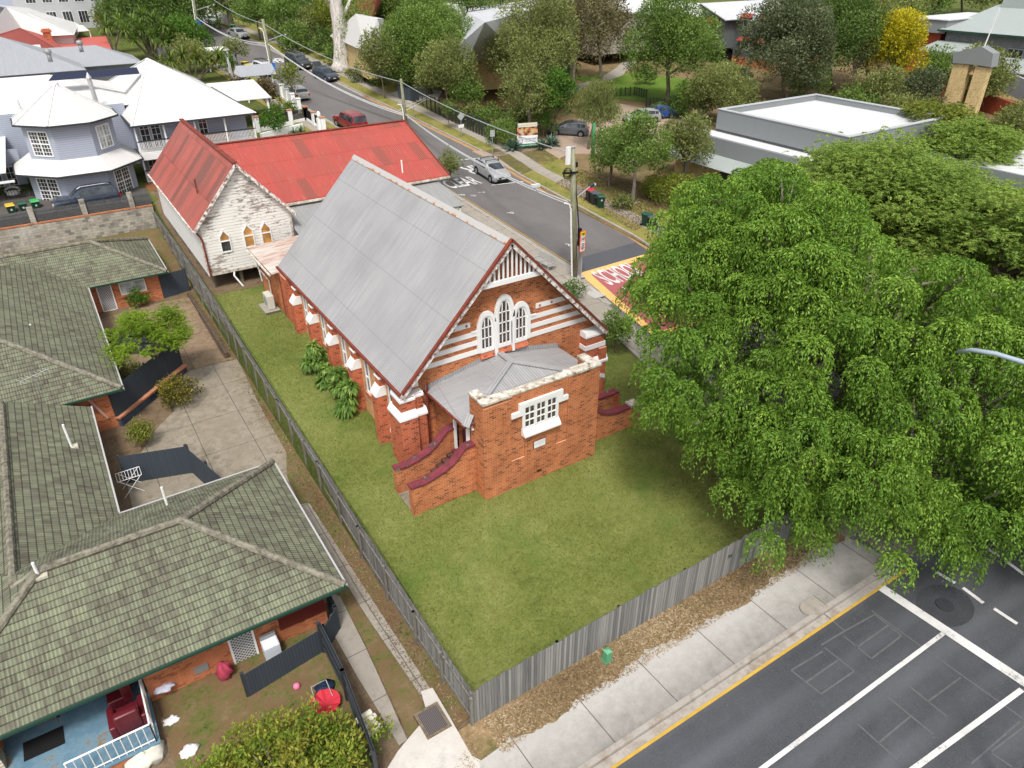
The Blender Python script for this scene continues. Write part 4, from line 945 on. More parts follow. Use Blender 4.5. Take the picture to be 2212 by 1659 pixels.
for i in range(16):
    f = i / 16; x = ex0 + (3.4 - ex0) * f; z = ez - .12 + (wz + .17 - ez) * f
    mb.box(x, x + (3.4 - ex0) / 16, YF - .03, YF, z, z + .22)
    x = 3.4 + (ex1 - 3.4) * f; z = wz + .05 - (wz + .17 - ez) * f
    mb.box(x, x + (ex1 - 3.4) / 16, YF - .03, YF, z - .02, z + .2)
part('step_flashing', mb, GALV, prf)
mb = MB(); mb.bar((ex0 - .03, YF, ez - .18), (ex0 - .03, ey, ez - .06), .06, .08); mb.bar((ex0, ey - .03, ez - .05), (.02, ey - .1, ez + .02), .05, .09); part('fascia', mb, RUSTB, prf)
mb = MB(); mb.box(-.16, -.03, 1.05, 1.17, 1.35, 3.42); mb.box(-.14, -.04, 2.2, 2.32, 1.35, 3.42); mb.bar((-.05, .74, 3.15), (-.05, 1.02, 3.42), .07, .09); part('porch_post', mb, WHITE, ch, split=True)
mb = MB(); mb.box(.28, .36, 1.02, 2.3, 1.3, 3.3); part('porch_door', mb, MAROON, ch)
mb = MB(); mb.box(5.44, 5.52, 1.02, 2.3, 1.3, 3.3); part('porch_door', mb, MAROON, ch)
mb = MB(); mb.box(-.3, .36, .95, 2.3, -.2, 1.3); mb.box(5.44, 6.1, .95, 2.3, -.2, 1.3); part('porch_landing', mb, MAROON, ch, split=True)
# porch window: three panels of six panes, white frame, stepped hood and deep sill
wd = sub('porch_window', ch, (2.72, 0, 3))
yg = -.055
mb = MB(); mb.box(1.9, 3.55, yg, .02, 2.98, 4.02); part('glass', mb, LEAD, wd)
mb = MB()
for x in (1.88, 2.46, 3.0, 3.55): mb.box(x - .065, x + .065, yg - .05, yg, 2.98, 4.02)
for x in (2.17, 2.73, 3.275): mb.box(x - .02, x + .02, yg - .035, yg, 3.0, 4.0)
for z in (3.0, 3.33, 3.66, 4.0): mb.box(1.88, 3.55, yg - .04, yg, z - .024, z + .024)
part('frame', mb, WHITE, wd)
mb = MB(); mb.extr([(1.28, 3.66), (1.86, 3.66), (1.86, 4.03), (3.6, 4.03), (3.6, 3.66), (4.12, 3.66), (4.12, 3.88), (3.84, 3.88), (3.84, 4.24), (1.66, 4.24), (1.66, 3.88), (1.28, 3.88)][::-1], 'y', -.11, .0); part('hood_mould', mb, WHITE, wd)
mb = MB(); mb.extr([(-.28, 2.62), (-.28, 2.70), (-.06, 2.97), (0, 2.97), (0, 2.62)], 'x', 1.82, 3.66); part('sill', mb, WHITE, wd)
mb = MB(); mb.box(2.38, 3.02, -.08, -.05, 1.72, 2.12); pl = part('plaque', mb, MAROON, ch)
mb = MB(); mb.box(2.41, 2.99, -.09, -.08, 1.75, 2.09); part('marble_face', mb, WHITE, pl)
text_mesh('TO THE GLORY OF GOD\nTHIS STONE WAS LAID\nBY THE BISHOP\n1913', .062, plain('faint grey lettering', (.45, .45, .46)), 'inscription', pl, frame_mat((2.7, -.093, 1.945), (1, 0, 0), (0, 0, 1)))
mb = MB(); mb.box(2.62, 2.86, -.055, -.048, .36, .46); part('vent', mb, BLACK, ch)
# ---- stairs with curved side walls
def ZB(a, b): return ((1480 + a / 4.608) / 1.736, (1600 + b / 4.608) / 1.736)
def wall_prof(prof, y0, y1_, zb_, name, flip=False, cop=.07):
    mb = MB(); mb.extr([(p[0], p[1]) for p in prof] + [(prof[-1][0], zb_), (prof[0][0], zb_)], 'y', y0, y1_); w_ = part(name, mb, BRICK, ch)
    mb = MB(); n = len(prof)
    for i in range(n - 1):
        (xa, za), (xb, zb2) = prof[i], prof[i + 1]
        mb.extr([(xa - (0.05 if i == 0 else 0), za - .02), (xb, zb2 - .02), (xb, zb2 + cop), (xa - (0.05 if i == 0 else 0), za + cop)], 'y', y0 - .06, y1_ + .06)
    part('coping', mb, MAROONW, w_)
near = [(-2.96, 1.42), (-2.4, 1.40), (-1.9, 1.50), (-1.4, 1.66), (-1.0, 1.86), (-.72, 2.12), (-.52, 2.36), (-.34, 2.40), (0.02, 2.42)]
wall_prof(near, .72, 1.0, -.4, 'stair_wall')
back = [(-2.92, 1.30), (-2.4, 1.28), (-1.9, 1.38), (-1.4, 1.54), (-1.05, 1.74), (-.75, 2.02), (-.5, 2.30), (-.3, 2.34), (0.1, 2.36)]
wall_prof(back, 2.3, 2.58, -.4, 'stair_wall')
mb = MB(); mb.box(-2.97, -2.55, .68, 1.04, -.4, 1.40); mb.box(-2.94, -2.6, 2.27, 2.62, -.4, 1.27); part('stair_pier', mb, BRICK, ch, split=True)
mb = MB(); n = 8
for i in range(n):
    x0 = -2.45 + i * .27; mb.box(x0, .0, 1.0, 2.3, -.3 if i == 0 else .0 + (i - 1) * .17, .02 + i * .17 + .0)
def stepm():
    a = NT('mossy dark steps', .95, .1); f = a.noise(a.pos(), 3.0, 5, .7); a.col(a.ramp(f, [(.38, (.035, .022, .018)), (.52, (.11, .055, .04)), (.66, (.17, .055, .05))])); return a.m
part('stair_step', mb, stepm(), ch, split=True)
mb = MB(); mb.box(-2.95, -2.4, 1.04, 2.27, -.3, .06); part('stair_apron', mb, CONCD, ch)
near2 = [(5.8, 2.30), (6.05, 2.2), (6.3, 1.86), (6.7, 1.5), (7.2, 1.28), (7.8, 1.18), (8.4, 1.18), (8.9, 1.20)]
wall_prof(near2, .75, 1.03, -.4, 'stair_wall')
back2 = [(6.1, 2.2), (6.4, 1.8), (6.8, 1.42), (7.3, 1.2), (7.9, 1.08), (8.5, 1.05), (9.1, 1.05)]
wall_prof(back2, 2.3, 2.58, -.3, 'stair_wall')
mb = MB(); mb.box(8.55, 8.96, .7, 1.08, -.3, 1.2); mb.box(8.8, 9.16, 2.26, 2.62, -.2, 1.05); part('stair_pier', mb, BRICKD, ch, split=True)
mb = MB(); mb.box(8.5, 9.0, .66, 1.12, 1.2, 1.34); part('pier_cap', mb, WHITEW, ch)
mb = MB()
for i in range(n):
    x1q = 8.2 - i * .27; mb.box(5.9, x1q, 1.03, 2.3, -.2, .02 + i * .17)
part('stair_step', mb, stepm(), ch, split=True)

# ================================================================== THE TIMBER HALL
HX0, HX1, HYF, HYR = -4.8, 1.0, 26.3, 41.3; HZE, HZR, HXC = 5.1, 8.75, -1.9; hz0 = 2.0
hl = thing('timber_hall', 'peeling white weatherboard hall on stumps with rusty red iron roof and a long red wing', 'hall', (HXC, 33, .9))
HS = (HZR - HZE) / (HXC - (-5.12))
hz = lambda x: HZR - abs(x - HXC) * HS - .12
mb = MB(); mb.extr([(HX0, hz0), (HX1, hz0), (HX1, hz(HX1)), (HXC, hz(HXC)), (HX0, hz(HX0))], 'y', HYF, HYF + .12); part('gable_wall', mb, PEELB, hl)
mb = MB(); mb.box(HX0, HX0 + .1, HYF + .12, HYR, hz0, hz(HX0)); mb.box(HX1 - .1, HX1, HYF + .12, HYR, hz0, hz(HX1)); mb.box(HX0 + .1, HX1 - .1, HYR - .1, HYR, hz0, hz(HX0)); part('side_wall', mb, WBOARD, hl, split=True)
mb = MB(); mb.slab([(-5.12, HYF - .3, HZE), (HXC, HYF - .3, HZR), (HXC, HYR + .3, HZR), (-5.12, HYR + .3, HZE)], .05)
mb.slab([(HXC, HYF - .3, HZR), (1.32, HYF - .3, HZE), (1.32, HYR + .3, HZE), (HXC, HYR + .3, HZR)], .05); hr = part('roof', mb, RUSTR, hl)
mb = MB(); mb.bar((HXC, HYF - .3, HZR + .04), (HXC, HYR + .3, HZR + .04), .3, .06); part('ridge_cap', mb, RUSTB, hr)
mb = MB()
for xe in (-5.12, 1.32): mb.bar((HXC, HYF - .32, HZR - .1), (xe, HYF - .32, HZE - .1), .05, .18)
mb.bar((-5.16, HYF - .3, HZE - .06), (-5.16, HYR + .3, HZE - .06), .1, .1)
part('barge_board', mb, BARGE, hr, split=True)
mb = MB(); mb.tube([(-3.9, HYF + 2.8, 6.2), (-3.9, HYF + 2.8, 7.4)], .05, 8); part('vent_pipe', mb, RUSTB, hr)
mb = MB(); mb.box(HX0 - .03, HX0 + .12, HYF - .03, HYF, hz0, HZE); mb.box(HX1 - .12, HX1 + .03, HYF - .03, HYF, hz0, HZE); mb.box(HX0, HX1, HYF - .035, HYF, hz0 - .05, hz0 + .1); part('corner_board', mb, WHITEW, hl, split=True)
mb = MB(); mb.tube([(-4.95, HYF - .1, 4.9), (-4.72, HYF - .12, 4.4), (-4.7, HYF - .12, 2.0)], .06, 6); part('downpipe', mb, RUSTB, hl)
def H1(a, b): return (a / 1.843 / 1.736, (800 + b / 1.843) / 1.736)
for (bx, bz, tz) in ((1577, 262, 112), (1738, 228, 72), (1858, 205, 55)):
    p = PY(*H1(bx, bz), HYF); q = PY(*H1(bx - 22, tz), HYF); cx = p[0] - .06; z0_ = p[2]; zt = q[2]; hw_ = .3; zm = z0_ + (zt - z0_) * .5; zs = zt - .42
    wd = sub('pointed_window', hl, (cx, HYF, z0_))
    mb = MB(); mb.extr([(cx - hw_, zm), (cx + hw_, zm), (cx + hw_, zs), (cx, zt), (cx - hw_, zs)], 'y', HYF - .03, HYF - .01); part('amber_pane', mb, GLASSB, wd)
    mb = MB(); mb.box(cx - hw_, cx + hw_, HYF - .03, HYF - .01, z0_, zm); part('lower_pane', mb, GLASSB if bx > 1600 else GLASS, wd)
    mb = MB(); o = [(cx - hw_, z0_), (cx + hw_, z0_), (cx + hw_, zs), (cx, zt), (cx - hw_, zs)]
    for i in range(5):
        a_, b_ = o[i], o[(i + 1) % 5]; mb.bar((a_[0], HYF - .04, a_[1]), (b_[0], HYF - .04, b_[1]), .06, .09)
    mb.bar((cx - hw_, HYF - .04, zm), (cx + hw_, HYF - .04, zm), .06, .08); part('frame', mb, WHITE, wd)
mb = MB()
for x in np.linspace(HX0 + .3, HX1 - .2, 4):
    for y in np.arange(HYF + .5, HYR, 2.4): mb.cyl(x, y, .2, hz0, .13, 8)
part('stump', mb, BARK, hl, split=True)
mb = MB(); mb.tube([(-1.7, HYF - .05, 2.1), (-1.62, HYF - .2, .7)], .05, 6); mb.tube([(-3.2, HYF + .1, 2.0), (-3.3, HYF - .1, 1.7), (-2.9, HYF - .3, .9)], .06, 6); part('waste_pipe', mb, WHITE, hl, split=True)
# wing
WX0, WX1, WYF, WYM, WZE, WZR = 0.6, 14.2, 28.9, 36.3, 5.0, 7.75
mb = MB(); mb.slab([(HXC + .5, WYF - .1, WZE - .02), (WX1, WYF - .1, WZE - .02), (WX1, WYM, WZR), (HXC + .5, WYM, WZR)], .05)
mb.slab([(HXC + .5, WYM, WZR), (WX1, WYM, WZR), (WX1, WYM + 7.3, WZE), (HXC + .5, WYM + 7.3, WZE)], .05); wr_ = part('wing_roof', mb, REDR, hl)
mb = MB(); mb.bar((HXC + .8, WYM, WZR + .04), (WX1, WYM, WZR + .04), .3, .06); mb.bar((WX1, WYF - .1, WZE + .03), (WX1, WYM, WZR + .03), .1, .06); part('ridge_cap', mb, RUSTB, wr_)
mb = MB(); mb.bar((1.3, WYF - .15, WZE - .12), (WX1, WYF - .15, WZE - .12), .1, .14); part('gutter', mb, WHITEW, wr_)
mb = MB(); mb.box(1.0, 13.7, WYF + .5, WYM + 6.9, 1.2, WZE + .1); mb.extr([(WYF + .5, WZE + .1), (WYM + 6.9, WZE + .1), (WYM, WZR - .1)], 'x', 13.55, 13.7); part('wing_wall', mb, WBOARD, hl)
mb = MB(); mb.tube([PY(870, 375, WYF + 1.1), (PY(870, 375, WYF + 1.1)[0] - .02, WYF + 1.1, PY(866, 355, WYF + 1.1)[2] + .3)], .06, 8); part('vent_pipe', mb, WHITE, hl)
mb = MB(); mb.slab([(1.1, WYF + .1, 4.7), (13.2, WYF + .1, 4.7), (13.4, 25.2, 3.75), (1.1, 25.2, 3.75)], .06); part('verandah_roof', mb, GALV2, hl)
mb = MB()
for x in (4, 7, 10, 13.1): mb.box(x - .06, x + .06, 25.3, 25.42, 1.0, 3.72)
mb.box(1.1, 13.3, 25.3, 25.4, 3.55, 3.7); part('verandah_post', mb, WHITE, hl, split=True)
mb = MB(); mb.box(1.0, 13.0, 26.2, 26.35, 1.0, 3.9); part('verandah_wall', mb, DARKC, hl)
# ================================================================== THE BRICK UNITS
def hip_roof(mb, x0, x1, y0, y1, ze, pitch, axis='x', t=.06, gable=(False, False)):
    """hip roof; returns the ridge ends. gable flags: start/end of the ridge"""
    if axis == 'x':
        hd = (y1 - y0) / 2; ym = (y0 + y1) / 2; zr = ze + hd * pitch; ra = x0 + (0 if gable[0] else hd); rb = x1 - (0 if gable[1] else hd)
        A, B = (ra, ym, zr), (rb, ym, zr)
        mb.slab([(x0, y0, ze), (x1, y0, ze), B, A], t); mb.slab([(x1, y1, ze), (x0, y1, ze), A, B], t)
        if not gable[1]: mb.slab([(x1, y0, ze), (x1, y1, ze), B], t)
        if not gable[0]: mb.slab([(x0, y1, ze), (x0, y0, ze), A], t)
    else:
        hd = (x1 - x0) / 2; xm = (x0 + x1) / 2; zr = ze + hd * pitch; ra = y0 + (0 if gable[0] else hd); rb = y1 - (0 if gable[1] else hd)
        A, B = (xm, ra, zr), (xm, rb, zr)
        mb.slab([(x0, y1, ze), (x0, y0, ze), A, B], t); mb.slab([(x1, y0, ze), (x1, y1, ze), B, A], t)
        if not gable[0]: mb.slab([(x0, y0, ze), (x1, y0, ze), A], t)
        if not gable[1]: mb.slab([(x1, y1, ze), (x0, y1, ze), B], t)
    return A, B
def cap_line(mb, p, q, r=.13, seg=.42):
    """a run of overlapping half round ridge tiles"""
    p = Vector(p); q = Vector(q); L = (q - p).length; n = max(1, int(L / seg)); d = (q - p) / n
    for i in range(n):
        a = p + d * i; b = p + d * (i + 1.06); mb.tube([a, b], [r * 1.12, r * .95], 8)
un = thing('brick_units', 'row of orange brick units with mossy green grey tiled hip roofs left of the church', 'units', (-14, 12, -1.2))
PT = .45
rf = MB()
A3_, B3_ = hip_roof(rf, -20.0, -6.95, -2.08, 6.35, .8, PT)
r3 = part('roof', rf, TILE, un, label='tiled roof nearest the street')
zr3 = A3_[2]
mb = MB(); cap_line(mb, (-15.55, 2.13, zr3 + .03), B3_[:2] + (zr3 + .03,)); cap_line(mb, B3_[:2] + (zr3 + .03,), (-6.98, -2.05, .86)); cap_line(mb, B3_[:2] + (zr3 + .03,), (-6.98, 6.32, .86))
cap_line(mb, (-15.55, 2.13, zr3 + .03), (-19.6, -1.9, .9)); part('ridge_tiles', mb, CAPM, r3, smooth=False)
rf = MB(); A2_, B2_ = hip_roof(rf, -19.65, -13.12, 2.2, 15.6, .82, PT, 'y', gable=(True, True)); r2 = part('roof', rf, TILE, un, label='middle tiled roof running away from the street')
mb = MB(); cap_line(mb, (A2_[0], 2.3, A2_[2] + .03), (A2_[0], 15.4, A2_[2] + .03)); cap_line(mb, (A2_[0], 2.2, A2_[2] + .04), (-15.5, 2.15, zr3 + .03)); part('ridge_tiles', mb, CAPM, r2, kind='stuff')
rf = MB(); A1_, B1_ = hip_roof(rf, -24.5, -11.55, 15.85, 36.5, 1.2, PT, 'y'); A4_, B4_ = hip_roof(rf, -20, -6.7, 30.65, 38.25, 1.2, PT); r1 = part('roof', rf, TILE, un, label='far tiled roof beside the block wall')
mb = MB(); cap_line(mb, A1_[:2] + (A1_[2] + .03,), (-11.58, 15.9, 1.27)); cap_line(mb, B4_[:2] + (B4_[2] + .03,), (-6.73, 30.7, 1.27)); cap_line(mb, B4_[:2] + (B4_[2] + .03,), (-6.73, 38.2, 1.27)); cap_line(mb, (-16, 34.45, B4_[2] + .03), B4_[:2] + (B4_[2] + .03,)); part('ridge_tiles', mb, CAPM, r1)
def gutter(pts, mat, parent, z=0): 
    mb = MB()
    for a, b in zip(pts, pts[1:]): mb.bar(a, b, .07, .10)
    part('gutter', mb, mat, parent)
gutter([(-20, -2.13, .76), (-6.9, -2.13, .76)], GREENG, r3); GW = plain('dull white gutter', (.42, .42, .41), .6)
gutter([(-6.9, -2.1, .76), (-6.9, 6.4, .76)], GW, r3); gutter([(-6.9, 6.4, .76), (-13.1, 6.4, .76)], GW, r3)
gutter([(-13.07, 6.4, .8), (-13.07, 15.6, .8)], GW, r2)
gutter([(-24.5, 15.8, 1.17), (-11.5, 15.8, 1.17)], GREENG, r1); gutter([(-11.5, 15.8, 1.17), (-11.5, 30.6, 1.17)], GW, r1); gutter([(-11.5, 30.6, 1.17), (-6.65, 30.6, 1.17)], GREENG, r1); gutter([(-6.65, 30.6, 1.17), (-6.65, 38.3, 1.17)], GW, r1)
# walls
mb = MB(); mb.box(-13.7, -7.6, -1.3, 5.8, -2.2, .8); mb.box(-20, -17.8, -1.3, 5.8, -2.2, .8); mb.box(-17.8, -13.7, .6, 5.8, -2.2, .8); part('wall', mb, BRICKU, un)
mb = MB(); mb.box(-19, -13.75, 5.8, 16, -2.4, .82); part('wall', mb, BLOCK, un)
mb = MB(); mb.box(-24, -12.15, 16.4, 36, -1.15, 1.2); mb.box(-20, -7.3, 31.25, 37.7, -1.6, 1.2); part('wall', mb, BRICKU, un)
mb = MB(); mb.box(-24, -12.12, 16.37, 30, -2.6, -1.15); part('block_base', mb, BLOCK, un)
mb = MB(); mb.tube([(-13.15, 16.1, 1.1), (-13.15, 16.33, .9), (-12.6, 16.33, -.45)], .07, 6); part('downpipe', mb, plain('pink downpipe', (.55, .33, .27), .5), un)
def screen_mat():
    a = NT('white security mesh', .6, .3); s_, q_ = a.sq(); d1 = a.mt('FRACT', a.mt('MULTIPLY', a.mt('ADD', s_, q_), 7.0)); d2 = a.mt('FRACT', a.mt('MULTIPLY', a.mt('SUBTRACT', s_, q_), 7.0))
    g = a.mt('MAXIMUM', a.mt('LESS_THAN', d1, .24), a.mt('LESS_THAN', d2, .24)); a.col(a.mix(g, (.10, .10, .10), (.6, .6, .6))); return a.m
SCREEN = screen_mat()
def screen_door(x0, x1, y, z0, z1, parent=un):
    d = sub('screen_door', parent, ((x0 + x1) / 2, y, z0)); mb = MB(); mb.box(x0 + .06, x1 - .06, y - .03, y - .01, z0 + .05, z1 - .05); part('mesh', mb, SCREEN, d)
    mb = MB()
    for a, b, c, e in ((x0, x0 + .07, z0, z1), (x1 - .07, x1, z0, z1), (x0, x1, z0, z0 + .12), (x0, x1, z1 - .07, z1)): mb.box(a, b, y - .06, y, c, e)
    part('frame', mb, WHITE, d)
screen_door(-11.02, -10.16, -1.3, -1.5, .62); screen_door(-17.1, -16.2, .6, -1.4, .6); screen_door(-11.12, -10.22, 31.25, -.95, 1.1)
def window_y(x0, x1, y, z0, z1, parent, glass=GLASSC, frame=WHITE, nx=2, nz=1, fw=.06, name='window', sgn=-1, sill=None):
    d = sub(name, parent, ((x0 + x1) / 2, y, z0)); mb = MB(); mb.box(x0, x1, y, y + sgn * .02, z0, z1); part('pane', mb, glass, d); mb = MB()
    for i in range(nx + 1):
        x = x0 + (x1 - x0) * i / nx; w_ = fw if i in (0, nx) else fw * .6; mb.box(x - w_ / 2, x + w_ / 2, y, y + sgn * .05, z0, z1)
    for i in range(nz + 1):
        z = z0 + (z1 - z0) * i / nz; w_ = fw if i in (0, nz) else fw * .6; mb.box(x0, x1, y, y + sgn * .048, z - w_ / 2, z + w_ / 2)
    part('frame', mb, frame, d)
    if sill: mb = MB(); mb.box(x0 - .1, x1 + .1, y, y + sgn * .12, z0 - .18, z0 - .04); part('sill', mb, sill, d)
    return d
window_y(-9.75, -8.2, 31.25, .05, .85, un, sill=BRICKU); window_y(-12.0, -11.5, 31.25, .1, .8, un)
window_y(-13.5, -11.4, -1.3, -.0, .7, un, glass=glass_mat('green curtained glass', (.10, .14, .12), .3), sill=BRICKU)
mb = MB(); mb.box(-12.25, -11.8, -1.34, -1.3, -1.05, -.75); part('meter_box', mb, GREY, un)
p0 = at(*((0) / 1, 1600)) if False else None
# left end: garage door and recessed patio
mb = MB(); mb.box(-19.9, -18.0, -1.36, -1.30, -1.6, .55)
part('garage_door', mb, boards_mat('white garage door flaking', (.70, .70, .68), (.6, .6, .58), .09, peel=(.08, .09, .1), peel_amt=.8, grain=.1, thr=.66), un)
mb = MB(); mb.box(-18.0, -17.75, -1.7, -1.2, -1.6, .75); part('stone_pillar', mb, brick_mat('cream stacked stone', [(.55, .48, .36), (.62, .56, .44), (.45, .38, .28)], (.2, .17, .13), bw=.3, bh=.14), un)
PZ = -1.05
mb = MB(); mb.box(-17.8, -13.75, -3.2, .6, -2.0, PZ - .06); part('patio_base', mb, BRICKU, un)
def bluem():
    a = NT('worn blue patio paint', .7, .3); f = a.noise(a.pos(), 1.4, 6, .75); a.col(a.ramp(f, [(.42, (.10, .19, .26)), (.56, (.14, .24, .31)), (.62, (.2, .16, .11)), (.8, (.17, .13, .09))])); return a.m
mb = MB(); mb.box(-17.85, -13.7, -3.25, .6, PZ - .06, PZ); part('patio_floor', mb, bluem(), un)
mb = MB(); mb.box(-15.9, -13.8, .5, .62, PZ, .7); part('timber_lining', mb, boards_mat('brown vertical boards', (.14, .075, .035), (.09, .05, .02), .15, horizontal=False), un)
def railing(pts, z, hgt, parent, mat=WHITE, step=.2, name='railing', r=.022):
    mb = MB()
    for a, b in zip(pts, pts[1:]):
        a = Vector(a); b = Vector(b); L = (b - a).length; n = max(2, int(L / step))
        mb.tube([(a.x, a.y, z + hgt), (b.x, b.y, z + hgt)], r * 1.4, 6); mb.tube([(a.x, a.y, z + .1), (b.x, b.y, z + .1)], r, 5)
        for i in range(n + 1):
            p = a.lerp(b, i / n); mb.tube([(p.x, p.y, z), (p.x, p.y, z + hgt)], r * (1.3 if i in (0, n) else .7), 5)
    return part(name, mb, mat, parent)
railing([(-16.1, -3.15, 0), (-13.8, -3.15, 0)], PZ, .85, un); railing([(-13.8, -3.15, 0), (-13.8, -.9, 0)], PZ, .85, un); railing([(-16.1, -3.15, 0), (-16.3, -4.4, 0)], PZ - .3, .85, un); railing([(-17.7, -3.1, 0), (-17.2, -4.4, 0)], PZ - .3, .85, un)
mb = MB()
for i in range(3): mb.box(-17.6, -16.2, -3.3 - i * .3, -3.25 + .02, -2.0, PZ - .2 - i * .18)
part('patio_steps', mb, BRICKU, un)
# washing verandah with timber screens by the right end
mb = MB(); mb.box(-9.3, -7.62, -1.36, -1.3, -.75, .2); part('maroon_blind', mb, plain('dark maroon vinyl', (.13, .02, .018), .35, .5), un)
mb = MB(); mb.box(-10.9, -7.6, -3.0, -1.3, -1.62, -1.5); part('laundry_slab', mb, CONCW, un)
# ---- front retaining panels and dark fences
def panel_fence(name, label, pts, hgt, mat, cat='fence', group=None, post=DARKG, zf=None, base=None, ph=.06, cap=True, rails=True, side=1, thick=.02):
    c = pts[0]; z0 = (zf or h)(c[0], c[1]); t = thing(name, label, cat, (c[0], c[1], z0), group); mb = MB(); mr = MB(); mp = MB()
    for a, b in zip(pts, pts[1:]):
        a = Vector(a); b = Vector(b); L = (b - a).length; n = max(1, int(round(L / 2.3)))
        d = (b - a).normalized(); nn = Vector((-d.y, d.x)) * side
        for i in range(n):
            p = a.lerp(b, i / n); q = a.lerp(b, (i + 1) / n); zp = (zf or h)(p.x, p.y); zq = (zf or h)(q.x, q.y)
            v = []
            for (w_, z) in ((p, zp), (q, zq)):
                for s_ in (-thick / 2, thick / 2):
                    v += [(w_.x + nn.x * s_, w_.y + nn.y * s_, z - .1), (w_.x + nn.x * s_, w_.y + nn.y * s_, z + hgt)]
            mb.add(v, [(0, 1, 3, 2), (4, 6, 7, 5), (0, 4, 5, 1), (2, 3, 7, 6), (1, 5, 7, 3), (0, 2, 6, 4)])
            if rails:
                for f in (.15, .5, .88):
                    mr.bar((p.x + nn.x * .05, p.y + nn.y * .05, zp + hgt * f), (q.x + nn.x * .05, q.y + nn.y * .05, zq + hgt * f), .05, .08)
            for w_, z in ([(p, zp)] if i < n - 1 else [(p, zp), (q, zq)]):
                mp.box(w_.x + nn.x * .07 - ph, w_.x + nn.x * .07 + ph, w_.y + nn.y * .07 - ph, w_.y + nn.y * .07 + ph, z - .2, z + hgt + .05)
    part('panels', mb, mat, t)
    if rails: part('rails', mr, post, t)
    part('post', mp, post, t, split=True); return t
panel_fence('screen_fence', 'low charcoal board fence round the small porch, below the brick unit wall', [(-10.95, -2.95), (-8.05, -2.55), (-7.35, -1.9), (-7.3, -1.0)], 1.15, DARKB, post=DARKG)
panel_fence('screen_fence', 'long narrow charcoal fence running from the porch towards the street', [(-8.15, -2.6), (-8.2, -5.0), (-8.5, -8.2)], 1.5, DARKB, side=-1)
panel_fence('drying_yard_fence', 'tall dark fence panel around the small drying yard between the units', [(-13.3, 11.6), (-12.9, 7.9)][::-1] if False else [(-12.6, 11.2), (-9.9, 10.4), (-9.0, 7.0)], 1.6, DARKB, side=1)
panel_fence('side_gate', 'charcoal double gate closing the gap between far unit and paling fence', [(-7.25, 31.3), (-5.5, 31.6)], 1.7, DARKB, cat='gate', rails=False)
panel_fence('courtyard_fence', 'dark fence on a blue block wall around the unit courtyard below the small tree', [(-12.15, 16.4), (-8.2, 20.3), (-8.6, 21.6)], 1.55, DARKB, zf=lambda x, y: -.55, side=1)
panel_fence('courtyard_fence', 'short dark fence at the back of the unit courtyard behind the small tree', [(-11.9, 24.6), (-9.0, 23.4), (-8.6, 21.6)], 1.4, DARKB, zf=lambda x, y: -.9, side=-1)
bw = thing('block_wall', 'blue painted block wall with a brick capping under the courtyard fence', 'wall', (-10.2, 18.3, -1.3))
mb = MB(); mb.bar((-12.15, 16.35, -1.35), (-8.15, 20.25, -1.35), .22, 1.5); part('wall', mb, BLOCKB, bw); mb = MB(); mb.bar((-12.2, 16.3, -.6), (-8.1, 20.2, -.6), .34, .1); part('capping', mb, BRICKU, bw)
# yard objects ------------------------------------------------------
UL = MB()
t = thing('lounge_chair', 'dark red leather recliner chair on the blue patio', 'armchair', at(195, 1525)); p = Vector((-14.35, -2.1, PZ)); t.location = p; ORG[t.name] = tuple(p)
RL = plain('dark red leather', (.12, .012, .018), .35, .5, var=.3)
def soft(mb, x0, x1, y0, y1, z0, z1, b=.06):
    bm = bmesh.new(); bmesh.ops.create_cube(bm, size=1.0)
    for v in bm.verts: v.co = Vector(((x0 + x1) / 2 + v.co.x * (x1 - x0), (y0 + y1) / 2 + v.co.y * (y1 - y0), (z0 + z1) / 2 + v.co.z * (z1 - z0)))
    bmesh.ops.bevel(bm, geom=bm.edges[:], offset=b, segments=3, affect='EDGES', profile=.6)
    bm.verts.ensure_lookup_table(); mb.add([tuple(v.co) for v in bm.verts], [tuple(q.index for q in f.verts) for f in bm.faces]); bm.free()
mb = MB(); soft(mb, p.x - .35, p.x + .35, p.y - .45, p.y + .4, PZ + .12, PZ + .5); part('seat', mb, RL, t, smooth=True)
mb = MB(); soft(mb, p.x - .35, p.x + .35, p.y - .5, p.y - .2, PZ + .3, PZ + 1.05, .09); part('backrest', mb, RL, t, smooth=True)
mb = MB(); soft(mb, p.x - .55, p.x - .34, p.y - .45, p.y + .45, PZ + .05, PZ + .65); soft(mb, p.x + .34, p.x + .55, p.y - .45, p.y + .45, PZ + .05, PZ + .65); part('armrest', mb, RL, t, smooth=True, split=True)
t = thing('lounge_chair', 'second red leather recliner pushed back against the black table on the patio', 'armchair', (-14.5, -1.0, PZ)); p = Vector((-14.5, -.95, PZ))
mb = MB(); soft(mb, p.x - .35, p.x + .35, p.y - .45, p.y + .4, PZ + .12, PZ + .5); part('seat', mb, RL, t, smooth=True)
mb = MB(); soft(mb, p.x + .1, p.x + .4, p.y - .5, p.y + .4, PZ + .3, PZ + 1.05, .09); part('backrest', mb, RL, t, smooth=True)
t = thing('outdoor_table', 'black rectangular table under the edge of the tiled roof', 'table', (-15.3, -.1, PZ)); mb = MB(); mb.box(-16.4, -14.5, -.65, .35, PZ + .68, PZ + .74); part('table_top', mb, BLACK, t); mb = MB()
for x in (-16.3, -14.6):
    for y in (-.55, .25): mb.box(x - .04, x + .04, y - .04, y + .04, PZ, PZ + .68)
part('leg', mb, BLACK, t, split=True)
mb = MB(); mb.box(-17.3, -16.2, -1.7, -1.0, PZ + .001, PZ + .02); solo('doormat', mb, BLACK, 'black rubber doormat lying on the blue patio floor', 'mat')
